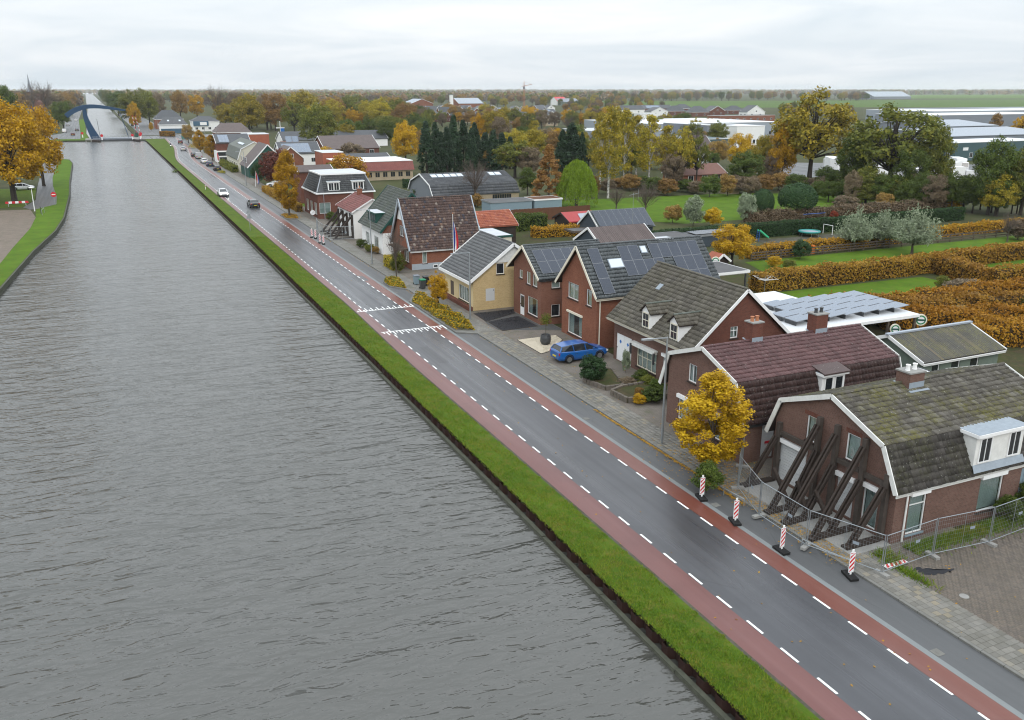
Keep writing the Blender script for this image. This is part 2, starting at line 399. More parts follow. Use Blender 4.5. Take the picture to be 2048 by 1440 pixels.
# road with cycle lanes
road = strip('road', 21.85, 25.78, .0, 'asphalt', **S)
strip('cycle_lane', lane_left, 21.85, .004, 'red_asphalt', **S)
strip('cycle_lane', 25.78, 26.8, .004, 'red_asphalt_worn', **S)
strip('gutter', 26.8, 27.08, .006, 'gutter_concrete', **S)
strip('parking_strip', 27.08, 28.8, .002, 'parking_asphalt', **S)
m = MB(); m.quad((16, 434, .01), (60, 448, .01), (64, 474, .01), (16, 462, .01)); m.build('crossroad', MAT['asphalt'], **S)
m = MB(); m.quad((18.5, 470, .008), (36, 470, .008), (30, 1300, .008), (18, 1300, .008)); m.build('far_canal_road', MAT['parking_asphalt'], **S)
def dash(x, y, w=.11, l=1.0):
    return [(x - w / 2, y - l, 0), (x + w / 2, y - l, 0), (x + w / 2, y, 0), (x - w / 2, y, 0)]
me = MB().add(dash(0, 0), [(0, 1, 2, 3)]).mesh('lane_dash', MAT['road_paint'])
far = MB()
for x, off in ((21.94, .174), (25.71, .393)):
    for k in range(5, 232):
        y = off + 2.03 * k + random.uniform(-.02, .02)
        if k < 146: mesh_obj('lane_dash', me, road, (x + road_dx(y), y, .010))
        else: far.add([(p[0] + road_dx(y), p[1], .010) for p in dash(x, y)], [(0, 1, 2, 3)])
far.build('lane_dash', MAT['road_paint'], road, kind='stuff')
for x, y, w_, l in ((22.7, 63.5, .8, 5), (24.9, 97, 1.4, 3)):
    m = MB(); m.quad((x, y, .0065), (x + w_, y, .0065), (x + w_, y + l, .0065), (x, y + l, .0065)); m.build('road_patch', MAT['asphalt_patch'], road)
for i in range(9):
    y = 19.5 + i * 14; m = MB(); m.box(27.1, y, .004, 27.5, y + .42, .014); [m.box(27.13 + k * .075, y + .04, .014, 27.165 + k * .075, y + .38, .019) for k in range(5)]; m.build('drain_cover', MAT['kerb_concrete'], road)
def teeth(y, sgn):
    m = MB(); m.box(21.08, y - .07, .009, 27.0, y + .07, .0125)
    for i in range(20):
        x = 21.25 + i * .30; l = (.45, 1.15)[i % 2] if sgn > 0 else (.6, 1.2)[i % 2]
        m.box(x - .055, y + sgn * .07, .009, x + .055, y + sgn * l, .0125)
    m.build('road_hump_marking', MAT['road_paint'], road)
teeth(82.85, 1); teeth(74.45, -1)
# kerb, pavement, the yard beyond
m = MB(); ys = [-20] + [y for y in YS if -20 < y < 480] + [480]
for y0, y1 in zip(ys, ys[1:]):
    d0, d1 = road_dx(y0), road_dx(y1)
    P = [(28.8, .0), (28.8, .09), (28.94, .105), (28.94, .0)]
    vs = [(x + d0, y0, z) for x, z in P] + [(x + d1, y1, z) for x, z in P]
    m.add(vs, [(0, 4, 5, 1), (1, 5, 6, 2), (2, 6, 7, 3)])
m.build('kerb', MAT['kerb_concrete'], **S)
pav = strip('pavement', 28.94, 30.72, .062, 'slab_paving', **S)
strip('front_ground', 30.72, 36.5, .058, 'brick_paving', 26.2, 130, **S)
m = MB(); m.quad((30.72, -20, .056), (60, -20, .056), (60, 26.2, .056), (30.72, 26.2, .056)); yard = m.build('yard_paving', MAT['brick_paving'], **S)
strip('front_ground', 30.72, 33.5, .058, 'brick_paving', 130, 330, **S)
# single paving slabs where the photograph shows them
V = [(-.145, -.145, 0), (.145, -.145, 0), (.145, .145, 0), (-.145, .145, 0), (-.137, -.137, .018), (.137, -.137, .018), (.137, .137, .018), (-.137, .137, .018)]
Fb = [(4, 5, 6, 7), (0, 1, 5, 4), (1, 2, 6, 5), (2, 3, 7, 6), (3, 0, 4, 7)]
slab = MB().add(V, Fb).mesh('paving_slab', MAT['paving_stone_single'])
Vn = np.array(V); Fn = np.array(Fb); AV = []; AF = []; cnt = 0; ps = .296
cells = [(28.98 + ps * (i + .5), 14.6 + ps * (j + .5)) for j in range(190) for i in range(6)]
cells.sort(key=lambda c: abs(c[1] - 20) + .01 * c[0])
for x, y in cells:
    z = .062 + random.uniform(-.002, .010)
    if cnt < 300:
        o = mesh_obj('paving_slab', slab, pav, (x + random.uniform(-.004, .004), y, z)); o.rotation_euler = (random.uniform(-.015, .015), random.uniform(-.015, .015), random.uniform(-.012, .012)); cnt += 1
    else: AF.append(Fn + 8 * len(AV)); AV.append(Vn + np.array((x, y, z)))
tag(mesh_obj('paving_slab', np_mesh('paving_slab', np.concatenate(AV), np.concatenate(AF), MAT['paving_stone_single']), pav), kind='stuff')
# yard bricks (herringbone), joined: too many and too small to pick apart one by one
AV = []; AF = []
bx = np.array([(-.1, -.047, 0), (.1, -.047, 0), (.1, .047, 0), (-.1, .047, 0), (-.096, -.043, .014), (.096, -.043, .014), (.096, .043, .014), (-.096, .043, .014)])
for i in range(-70, 170):
    for j in range(-40, 120):
        cx, cy = 30.8 + i * .105 * 2 * .5 + j * .0, 15.6 + j * .105
        k = (i - j) % 4
        if k == 0: px, py, ang = cx + .0525, cy, 0
        elif k == 2: px, py, ang = cx, cy - .0525, math.pi / 2
        else: continue
        if not (30.85 < px < 41.5 and 15.8 < py < 26.0) or py < 26 - (px - 30.8) * 1.3 - 8: continue
        c, s = math.cos(ang), math.sin(ang); b = bx.copy(); b[:, 0], b[:, 1] = bx[:, 0] * c - bx[:, 1] * s, bx[:, 0] * s + bx[:, 1] * c
        AF.append(Fn + 8 * len(AV)); AV.append(b + np.array((px, py, .056 + random.uniform(-.003, .006))))
tag(mesh_obj('paving_brick', np_mesh('paving_brick', np.concatenate(AV), np.concatenate(AF), MAT['paving_brick_single']), yard), kind='stuff')

m = MB(); m.add([(32.1 + math.cos(a) * (.8 + .2 * math.sin(a * 5) + .13 * math.sin(a * 11)), 24.05 + math.sin(a) * (.26 + .1 * math.sin(a * 3 + 1) + .07 * math.sin(a * 9)) - math.cos(a) * .35, .084) for a in np.linspace(0, 6.15, 60)], [tuple(range(60))]); m.build('soil_stain', MAT['gravel_black'], **S)
# sheet piling: pans of rusty steel with grass growing over, a waling beam just above the water
spw = thing('sheet_pile_wall', 'rusty scalloped sheet piling along the grass verge beside the canal', 'quay wall', (18, 14, -1))
pan = MB(); prof = [(-.02, 0), (-.02, .42), (.28, .55), (.28, 1.03), (-.02, 1.16)]
for (xa, ya), (xb, yb) in zip(prof, prof[1:]): pan.quad((xa, ya, -1.2), (xb, yb, -1.2), (xb, yb, 0), (xa, ya, 0)); pan.quad((xa + .02, ya, 0), (xb + .02, yb, 0), (xb, yb, 0), (xa, ya, 0))
pme = pan.mesh('sheet_pile', MAT['rusty_steel']); fa = []; ff = []
for k in range(360):
    y = 14 + k * 1.16
    if k < 220: mesh_obj('sheet_pile', pme, spw, (edge_x(y) - 18 - .02, y - 14, .93 + random.uniform(-.03, .03)))
    else:
        for v in pan.v: fa.append((v[0] + edge_x(y) - .02 - 18, v[1] + y - 14, v[2] + .93))
        for f in pan.f: ff.append([i + (k - 220) * len(pan.v) for i in f])
tag(mesh_obj('sheet_pile', np_mesh('sheet_pile', fa, ff, MAT['rusty_steel']), spw), kind='stuff')
bm_ = MB(); bm_.add([(-.27, 0, -.16), (-.02, 0, -.16), (-.02, 0, .08), (-.25, 0, .10), (-.27, 5.75, -.16), (-.02, 5.75, -.16), (-.02, 5.75, .08), (-.25, 5.75, .10)], [(0, 1, 2, 3), (7, 6, 5, 4), (0, 4, 5, 1), (1, 5, 6, 2), (2, 6, 7, 3), (3, 7, 4, 0)])
bme = bm_.mesh('waling_beam', MAT['mossy_beam'])
for k in range(70):
    y = 12 + k * 5.8; o = mesh_obj('waling_beam', bme, spw, (edge_x(y) - 18 - .03 + random.uniform(-.012, .012), y - 14, .47 + random.uniform(-.03, .03)))
    o.rotation_euler = (0, 0, -math.atan((edge_x(y + 5.8) - edge_x(y)) / 5.8))
# left bank: timber edge, grass, paved quay road
lw = thing('quay_edge', 'low dark timber edging along the left bank of the canal', 'quay wall', (-13, 95, -1))
for (x0, y0), (x1, y1) in zip(LB[1:13], LB[2:14]):
    n_ = max(1, int(math.hypot(x1 - x0, y1 - y0) / 6))
    for k in range(n_):
        a, b = k / n_, (k + .985) / n_; m = MB()
        m.bar((x0 + (x1 - x0) * a + .1, y0 + (y1 - y0) * a, -.5), (x0 + (x1 - x0) * b + .1, y0 + (y1 - y0) * b, -.5), .22, 1.0); m.build('edge_beam', MAT['mossy_beam'], lw)
def poly(name, pts, z, mat):
    m = MB(); m.add([(p[0], p[1], z) for p in pts], [tuple(range(len(pts)))]); return m.build(name, MAT[mat], kind='structure')
poly('grass_bank', [(-16.9, 60)] + [(x - .05, y) for x, y in LB[2:11]] + [(-12.5, 320), (-11.8, 250), (-10.9, 228), (-9.4, 205), (-9.0, 191), (-12.2, 184), (-11.6, 172), (-11.7, 158), (-12.8, 139), (-13.4, 125), (-15, 105), (-18, 60)], .0, 'lawn')
poly('quay_paving', [(-18, 60), (-15, 105), (-13.4, 125), (-12.8, 139), (-11.7, 158), (-11.6, 172), (-13.1, 184), (-40, 188), (-60, 60)], .004, 'quay_paving')
poly('quay_road', [(-13.1, 184), (-12.2, 184), (-9.0, 191), (-9.4, 205), (-10.9, 228), (-11.8, 250), (-12.5, 320), (-14, 330), (-17, 330), (-14, 226), (-13, 200), (-14.5, 188)], .006, 'parking_asphalt')
poly('grass_patch', [(-14.5, 189), (-13.2, 200), (-14.2, 226), (-40, 226), (-40, 189)], .003, 'grass_soil')
poly('grass_bank', [(-24, 401), (-20, 432), (-13, 436.8), (-3.6, 433.8), (-3.6, 447), (-13, 449), (-30, 446)], .0, 'lawn')
poly('far_quay_road', [(-30, 447), (-13, 450), (-7.6, 448), (-8.3, 515), (-12, 740), (-13, 1155), (-23, 1155), (-21, 740), (-16, 515)], .004, 'parking_asphalt')
poly('grass_bank', [(-7.5, 448), (-4, 441), (-5.8, 511), (-8, 760), (-11.9, 740), (-8.2, 515)], .006, 'lawn')

# grass tufts and fallen leaves: nobody could count them
def tufts(name, pts, h, wd, mat, lean=.5):
    P = np.asarray(pts, float); n = len(P); a = RNG.uniform(0, 2 * np.pi, n); d = np.stack([np.cos(a), np.sin(a), np.zeros(n)], 1)
    hh = h * RNG.uniform(.5, 1.3, n); b = RNG.uniform(0, 2 * np.pi, n); tip = np.stack([np.cos(b) * hh * lean, np.sin(b) * hh * lean, hh], 1)
    V = np.stack([P - d * wd / 2, P + d * wd / 2, P + tip], 1).reshape(-1, 3)
    return tag(mesh_obj(name, np_mesh(name, V, np.arange(3 * n).reshape(-1, 3), MAT[mat])), kind='stuff')
pts = []
for _ in range(85000):
    y = 14 + 120 * random.random() ** 1.9; u = random.random(); a = edge_x(y) + .0; b = lane_left(y) - .02 - .38 * abs(math.sin(y * 1.7) * math.sin(y * .43)) - .1 * random.random(); x = a + (b - a) * u
    pts.append((x, y, .02 + .10 * math.sin(u * math.pi) ** .7 - .01))
tufts('grass', pts, .09, .035, 'grass_blade', .7)
def scatter_leaves(name, pts, size=.05):
    P = np.asarray(pts, float); n = len(P); a = RNG.uniform(0, 2 * np.pi, n); s = size * RNG.uniform(.6, 1.3, n)[:, None]
    u = np.stack([np.cos(a), np.sin(a), RNG.uniform(-.3, .3, n)], 1) * s; v = np.stack([-np.sin(a), np.cos(a), RNG.uniform(-.3, .3, n)], 1) * s * .7
    V = np.stack([P - u, P + v, P + u, P - v], 1).reshape(-1, 3)
    return tag(mesh_obj(name, np_mesh(name, V, np.arange(4 * n).reshape(-1, 4), MAT['fallen_leaf'])), kind='stuff')
pts = [(28.74 - abs(random.gauss(0, .07)), random.uniform(33, 49), .012 + random.random() * .03) for _ in range(1500)]
pts += [(28.72 - abs(random.gauss(0, .06)), random.uniform(50, 130), .012) for _ in range(420)]
pts += [(30.4 + random.gauss(0, 1.3), 38.2 + random.gauss(0, 2.0), .085) for _ in range(900)]
pts += [(29.3 + random.gauss(0, .35), random.uniform(26, 37), .09) for _ in range(900)]
pts += [(random.uniform(20, 31), random.uniform(16, 110), .09 if False else .014) for _ in range(260)]
pts += [(random.uniform(29, 36), random.uniform(20, 100), .075) for _ in range(350)]
pts += [(29 + random.gauss(0, .8), 154.5 + random.gauss(0, 2), .08) for _ in range(500)]
scatter_leaves('fallen_leaves', pts, .055)
# ------------------------------------------------------------------ materials of buildings
brick_mat('brick_mauve', (.125, .068, .052), (.175, .098, .078), (.19, .16, .135))
brick_mat('brick_red', (.19, .066, .038), (.26, .10, .058), (.22, .155, .12))
brick_mat('brick_dark_red', (.12, .042, .03), (.165, .062, .042), (.15, .11, .09))
brick_mat('brick_yellow', (.50, .36, .17), (.60, .45, .24), (.42, .34, .22), .21, .07)
brick_mat('brick_red_mix', (.165, .065, .042), (.215, .095, .062), (.2, .15, .12))
brick_mat('brick_beige', (.36, .29, .2), (.44, .36, .25), (.35, .3, .22))
plain('render_white', (.78, .78, .76), .8, .2, var=.07, scale=1.2, bump=.2)
plain('render_cream', (.60, .57, .47), .8, .2, var=.08, scale=1.2, bump=.2)
plain('render_yellow', (.62, .50, .29), .8, .2, var=.06, scale=1.5, bump=.2)
plain('white_paint', (.80, .80, .79), .5, .4, var=.06, scale=5)
plain('weathered_white', (.68, .68, .65), .65, .3, var=.25, scale=2.5)
plain('cream_paint', (.72, .67, .55), .5, .4, var=.06)
plain('grey_paint', (.34, .38, .42), .5, .4, var=.1)
plain('blue_grey_paint', (.20, .27, .31), .55, .3, var=.1)
plain('dark_metal', (.045, .047, .05), .5, .5, var=.2)
plain('lead', (.26, .30, .34), .55, .4, var=.25, scale=4)
plain('green_paint', (.018, .075, .06), .6, .3, var=.15)
plain('bitumen_pale', (.50, .52, .55), .7, .3, var=.18, scale=.9)
plain('bitumen_dark', (.09, .09, .092), .75, .3, var=.3, scale=.9)
plain('zinc', (.36, .38, .40), .45, .5, .6, var=.12)
plain('dark_wood', (.038, .028, .023), .75, .25, var=.45, scale=3, bump=.4)
plain('fence_wood', (.12, .055, .03), .75, .25, var=.35, scale=3, bump=.4)
plain('shore_post', (.07, .058, .05), .8, .2, var=.4, scale=3, bump=.4); plain('old_wood', (.11, .085, .065), .8, .2, var=.4, scale=3, bump=.4)
plain('green_wood', (.14, .175, .145), .8, .2, var=.3, scale=2, bump=.3)
plain('navy_wood', (.045, .06, .075), .7, .3, var=.2)
plain('terracotta', (.40, .17, .09), .8, .2, var=.2)
plain('solar_rail', (.30, .31, .33), .4, .5, .7)
plain('curtain', (.62, .64, .63), .85, .1, var=.08)
plain('curtain_green', (.42, .455, .455), .85, .1, var=.08)
plain('shutter_panel', (.55, .56, .56), .6, .3, var=.06)
plain('steel_galv', (.36, .39, .41), .42, .5, .75, var=.12)
plain('concrete', (.27, .265, .25), .85, .2, var=.2, scale=3, bump=.3)
plain('flag_red', (.50, .02, .03), .7); plain('flag_white', (.75, .75, .75), .7); plain('flag_blue', (.02, .04, .22), .7)
plain('sign_red', (.55, .02, .03), .45, .4, var=.05); plain('sign_white', (.78, .78, .78), .45, .4, var=.05)
plain('sheet_red', (.34, .045, .045), .55, .3, var=.2); plain('sign_blue', (.02, .16, .50), .45, .4); plain('black_rubber', (.018, .018, .018), .8, .2, var=.3)
plain('bin_green', (.01, .20, .09), .5, .4); plain('bridge_blue', (.005, .042, .10), .4, .5, var=.15)
plain('play_teal', (.03, .25, .23), .45, .4); plain('play_blue', (.02, .10, .35), .45, .4); plain('play_green', (.06, .50, .25), .4, .4); plain('play_yellow', (.65, .48, .02), .4, .4); plain('play_orange', (.60, .15, .02), .4, .4)
t = NT('solar_cell'); c = t.coord()
g_ = t.n('ShaderNodeTexBrick', offset=0.0, i={'Vector': c, 'Color1': (.014, .022, .04, 1), 'Color2': (.019, .028, .048, 1), 'Mortar': (.045, .055, .07, 1), 'Scale': 1.0, 'Mortar Size': .006, 'Brick Width': .166, 'Row Height': .166})
t.done(g_.outputs['Color'], .16, None, .6)
t = NT('solar_cell_sky_tint'); c = t.coord()  # cell colour lightened to carry the pale sky reflection
g_ = t.n('ShaderNodeTexBrick', offset=0.0, i={'Vector': c, 'Color1': (.085, .12, .175, 1), 'Color2': (.095, .135, .195, 1), 'Mortar': (.25, .3, .36, 1), 'Scale': 1.0, 'Mortar Size': .01, 'Brick Width': .166, 'Row Height': .166})
t.done(g_.outputs['Color'], .2, None, 1.0)
t = NT('glass_dark'); t.done((.018, .022, .026), .04, None, .7)
t = NT('window_glass')
gl = t.n('ShaderNodeBsdfGlossy', i={'Roughness': .02, 'Color': (1, 1, 1, 1)}); tr = t.n('ShaderNodeBsdfTransparent', i={'Color': (.82, .87, .86, 1)})
fr = t.n('ShaderNodeLayerWeight', i={'Blend': .5}); ms = t.n('ShaderNodeMixShader', i={0: t.math('MULTIPLY_ADD', t.math('POWER', fr.outputs['Facing'], 3.0), .6, .07), 1: tr.outputs[0], 2: gl.outputs[0]})
t.L.new(ms.outputs[0], t.N['Material Output'].inputs['Surface'])
t = NT('skylight_glass'); t.done((.55, .60, .64), .06, None, .8)
tile_mat('tile_moss', [(0, (.062, .056, .047)), (.4, (.095, .086, .072)), (.8, (.12, .11, .094)), (1, (.17, .16, .14))], .8, ((.125, .118, .022), .72), .2)
tile_mat('tile_dark_weathered', [(0, (.042, .038, .034)), (.5, (.062, .056, .05)), (1, (.09, .082, .074))], .75, ((.07, .075, .02), .35), .25)
tile_mat('tile_brown_glossy', [(0, (.075, .036, .036)), (.5, (.105, .05, .05)), (1, (.13, .066, .065))], .48, None, .3)
tile_mat('tile_brown_dark', [(0, (.05, .029, .027)), (.5, (.066, .039, .036)), (1, (.082, .05, .046))], .5, None, .4)
tile_mat('tile_taupe', [(0, (.075, .066, .052)), (.5, (.11, .098, .078)), (1, (.15, .135, .11))], .65, ((.09, .085, .04), .35), .35)
tile_mat('tile_slate_grey', [(0, (.095, .097, .10)), (.5, (.115, .117, .12)), (1, (.135, .138, .14))], .6, None, .4)
tile_mat('tile_anthracite', [(0, (.035, .042, .045)), (.5, (.05, .06, .064)), (1, (.07, .082, .086))], .32, None, .55)
tile_mat('tile_mottled', [(0, (.062, .04, .036)), (.35, (.095, .06, .052)), (.72, (.122, .078, .064)), (.86, (.05, .052, .07)), (.95, (.19, .115, .08)), (1, (.27, .23, .2))], .65, None, .3)
tile_mat('tile_green_grey', [(0, (.07, .08, .072)), (.5, (.095, .107, .095)), (1, (.125, .135, .12))], .6, ((.08, .10, .03), .3), .35)
tile_mat('tile_charcoal', [(0, (.048, .052, .056)), (.5, (.065, .07, .074)), (1, (.09, .095, .098))], .55, None, .4)
tile_mat('tile_maroon', [(0, (.15, .04, .032)), (.5, (.20, .055, .045)), (1, (.24, .07, .058))], .45, None, .4)
tile_mat('tile_orange', [(0, (.30, .085, .045)), (.5, (.38, .12, .065)), (.85, (.26, .07, .05)), (1, (.45, .19, .12))], .65, None, .3)
tile_mat('tile_faded_red', [(0, (.15, .07, .052)), (.5, (.19, .092, .07)), (1, (.23, .12, .09))], .7, None, .3)
tile_mat('tile_far_grey', [(0, (.052, .056, .063)), (.5, (.068, .072, .08)), (1, (.09, .094, .10))], .6, None, .4)
tile_mat('tile_far_brown', [(0, (.075, .054, .05)), (.5, (.096, .07, .065)), (1, (.12, .09, .082))], .6, None, .35)
tile_mat('corrugated_old', [(0, (.075, .073, .068)), (.5, (.095, .092, .082)), (1, (.16, .13, .09))], .8, ((.16, .15, .05), .5), .2)
tile_mat('metal_sheet', [(0, (.14, .165, .18)), (1, (.155, .18, .195))], .5, None, .4)
plain('metal_white', (.62, .64, .66), .5, .4, var=.06); plain('metal_grey', (.19, .21, .24), .5, .4, var=.08); plain('metal_blue', (.05, .11, .17), .5, .4, var=.1); plain('metal_teal', (.05, .095, .105), .5, .4, var=.1); plain('metal_light', (.30, .335, .38), .45, .4, var=.08)

# ------------------------------------------------------------------ houses
class Face:
    """a wall plane: a runs along it, z up, d into the house"""
    def __init__(s, side, pos): s.side, s.pos = side, pos
    def P(s, a, z, d=0.0):
        if s.side == 'xm': return (s.pos + d, a, z)
        if s.side == 'xp': return (s.pos - d, a, z)
        if s.side == 'ym': return (a, s.pos + d, z)
        return (a, s.pos - d, z)
    def box(s, m, a0, z0, d0, a1, z1, d1): return m.box(*s.P(a0, z0, d0), *s.P(a1, z1, d1))
def wall_face(m, F, outer, holes=(), depth=.13):
    loops = [[Vector(F.P(a, z)) for a, z in outer]]
    for a0, z0, a1, z1 in holes: loops.append([Vector(F.P(a, z)) for a, z in ((a0, z0), (a0, z1), (a1, z1), (a1, z0))])
    flat = [p for l in loops for p in l]
    m.add(flat, [tuple(t_) for t_ in tessellate_polygon(loops)])
    for a0, z0, a1, z1 in holes:
        c = ((a0, z0), (a1, z0), (a1, z1), (a0, z1))
        for (p, q), (r, t_) in zip(c, c[1:] + c[:1]): m.quad(F.P(p, q), F.P(r, t_), F.P(r, t_, depth), F.P(p, q, depth))
def window(root, F, r, cols=1, rows=1, mat='white_paint', inset=.06, curtain=None, sill='dark_wood', fw=.06, box=None, glass='window_glass', trans=None, name='window', label=None):
    """frame with panes as sub-parts; trans: height share of a top light"""
    a0, z0, a1, z1 = r; m = MB(); d0, d1 = inset, inset + .07
    F.box(m, a0, z0, d0, a0 + fw, z1, d1); F.box(m, a1 - fw, z0, d0, a1, z1, d1)
    F.box(m, a0 + fw, z0, d0, a1 - fw, z0 + fw, d1); F.box(m, a0 + fw, z1 - fw, d0, a1 - fw, z1, d1)
    W_, H_ = a1 - a0 - 2 * fw, z1 - z0 - 2 * fw; b = fw * .75
    xs = [a0 + fw + W_ * i / cols for i in range(cols + 1)]; zs = [z0 + fw + H_ * i / rows for i in range(rows + 1)]
    if trans: zs = [z0 + fw, z0 + fw + H_ * (1 - trans), z1 - fw]
    for x in xs[1:-1]: F.box(m, x - b / 2, z0 + fw, d0 + .008, x + b / 2, z1 - fw, d1)
    for z in zs[1:-1]: F.box(m, a0 + fw, z - b / 2, d0 + .005, a1 - fw, z + b / 2, d1 - .003)
    w_ = m.build(name, MAT[mat], root)
    if label: w_['label'] = label
    for i in range(cols):
        for j in range(len(zs) - 1):
            p = MB(); F.box(p, xs[i] + (b / 2 if i else 0), zs[j] + (b / 2 if j else 0), d0 + .03, xs[i + 1] - (b / 2 if i < cols - 1 else 0), zs[j + 1] - (b / 2 if j < len(zs) - 2 else 0), d0 + .042); p.build('pane', MAT[glass], w_)
    if curtain:
        mat_, kind = curtain; k = MB(); n = int((a1 - a0) / .07)
        spans = [(a0 + fw, a1 - fw)] if kind == 'full' else [(a0 + fw, a0 + fw + (a1 - a0) * .3), (a1 - fw - (a1 - a0) * .3, a1 - fw)]
        for s0, s1 in spans:
            n = max(4, int((s1 - s0) / .06)); q = [(s0 + (s1 - s0) * i / n, d1 + .05 + .025 * (i % 2)) for i in range(n + 1)]
            for (p0, e0), (p1, e1) in zip(q, q[1:]): k.quad(F.P(p0, z0 + fw, e0), F.P(p1, z0 + fw, e1), F.P(p1, z1 - fw, e1), F.P(p0, z1 - fw, e0))
        k.build('curtain', MAT[mat_], w_)
    if sill: q = MB(); F.box(q, a0 - .05, z0 - .09, -.07, a1 + .05, z0 - .003, d0); q.build('sill', MAT[sill], w_)
    if box: q = MB(); F.box(q, a0 - .06, z1 + .003, -.16, a1 + .06, z1 + .24, .02); q.build('shutter_box', MAT[box], w_)
    return w_
def panel_door(root, F, r, mat='white_paint', inset=.05, slats=8, name='door', vertical=False, box=None, label=None, light=None):
    a0, z0, a1, z1 = r; m = MB(); F.box(m, a0, z0, inset + .03, a1, z1, inset + .08); n = slats
    if vertical:
        for i in range(n): F.box(m, a0 + (a1 - a0) * (i + .06) / n, z0 + .02, inset, a0 + (a1 - a0) * (i + .94) / n, z1 - .02, inset + .03)
    else:
        for i in range(n): F.box(m, a0 + .01, z0 + (z1 - z0) * (i + .05) / n, inset, a1 - .01, z0 + (z1 - z0) * (i + .95) / n, inset + .03)
    d = m.build(name, MAT[mat], root)
    if label: d['label'] = label
    if light: q = MB(); F.box(q, *light[:2], inset - .012, *light[2:], inset); q.build('pane', MAT['glass_dark'], d)
    if box: q = MB(); F.box(q, a0 - .06, z1 + .003, -.16, a1 + .06, z1 + .24, .02); q.build('shutter_box', MAT[box], d)
    h = MB(); hz = z0 + 1.0; F.box(h, a1 - .14, hz, inset - .05, a1 - .10, hz + .12, inset); h.build('handle', MAT['dark_metal'], d)
    return d
TILE_CACHE = {}
def tiled(parent, O, u, v, lu, lv, mat, pu=.26, pv=.34, singles=0, amp=.03, lift=.055, name='roof_tile'):
    """tiles in courses over the slope from the eave corner O, u along the eave, v up the slope"""
    O, u, v = Vector(O), Vector(u).normalized(), Vector(v).normalized(); n = u.cross(v)
    if n.z < 0: O = O + u * lu; u = -u; n = u.cross(v)
    nc, nr = max(1, round(lu / pu)), max(1, round(lv / pv)); pu, pv = lu / nc, lv / nr
    sx = np.array([0, .22, .5, .78, 1.0]); hz = np.array([0, .35, 1.0, .5, .02]) * amp
    T = np.concatenate([np.stack([sx * pu * .985, np.full(5, -.012), hz + lift - .052], 1), np.stack([sx * pu * .985, np.full(5, -.012), hz + lift], 1), np.stack([sx * pu * .985, np.full(5, pv), hz + .004], 1)])
    Fq = np.array([(i + k, i + 1 + k, i + 6 + k, i + 5 + k) for k in (0, 5) for i in range(4)])
    B = np.array([u, v, n]); ori = np.array(O - root_loc(parent))
    ij = [(i, j) for i in range(nc) for j in range(nr)]
    C = np.array([ori + (i * pu) * B[0] + (j * pv) * B[1] for i, j in ij])
    order = np.argsort(((C + np.array(root_loc(parent)) - np.array([0, 0, CAM_H])) ** 2).sum(1))
    jit = RNG.normal(0, 1, (len(C), 3)) * np.array([.004, .006, .004])
    if singles:
        key = (round(pu, 4), round(pv, 4), mat); me = TILE_CACHE.get(key)
        if me is None: me = TILE_CACHE[key] = np_mesh(name, T, Fq, MAT[mat])
        R3 = Matrix((u, v, n)).transposed().to_4x4()
        for k in order[:singles]:
            o = mesh_obj(name, me, parent); o.matrix_local = Matrix.Translation(Vector(C[k] + jit[k] @ B)) @ R3
        order = order[singles:]
    if len(order):
        V = (T[None] + jit[order][:, None]) @ B + C[order][:, None]
        Fa = Fq[None] + (np.arange(len(order)) * 15)[:, None, None]
        tag(mesh_obj(name, np_mesh(name, V.reshape(-1, 3), Fa.reshape(-1, 4), MAT[mat]), parent), kind='stuff')
def sheet_roof(parent, O, u, v, lu, lv, mat, pitch=.2, amp=.035, name='corrugated_sheet', w_=1.0):
    """corrugated sheets side by side, each its own part"""
    O, u, v = Vector(O), Vector(u).normalized(), Vector(v).normalized(); n = u.cross(v)
    if n.z < 0: O = O + u * lu; u = -u; n = u.cross(v)
    k = max(1, round(lu / w_)); w_ = lu / k
    for s in range(k):
        m = MB(); c = max(2, int(w_ / pitch) * 2); base = O + u * (s * w_) + n * (.03 + random.uniform(0, .012))
        top = [base + u * (w_ * i / c) + n * (amp * (i % 2)) for i in range(c + 1)]
        for a, b in zip(top, top[1:]): m.quad(a, b, b + v * lv, a + v * lv)
        m.build(name, MAT[mat], parent)
def ridge_row(parent, p0, p1, mat, r=.12, step=.4, name='ridge_tile', single=True):
    p0, p1 = Vector(p0), Vector(p1); L_ = (p1 - p0).length; d = (p1 - p0).normalized(); k = max(1, round(L_ / step)); all_ = MB(); side = d.cross(Vector((0, 0, 1))).normalized()
    for i in range(k):
        m = MB() if single else all_; a = p0 + d * (L_ * i / k); b = p0 + d * (L_ * (i + 1.04) / k)
        vs = []
        for q, rr in ((a, r), (b, r * .88)):
            for t_ in (-80, -40, 0, 40, 80): vs.append(q + side * rr * math.sin(rad(t_)) + Vector((0, 0, rr * math.cos(rad(t_)) - rr * .25)))
        m.add(vs, [(j, j + 1, j + 6, j + 5) for j in range(4)] + [(0, 1, 2, 3, 4)])
        if single: m.build(name, MAT[mat], parent)
    if not single: all_.build(name, MAT[mat], parent, kind='stuff')
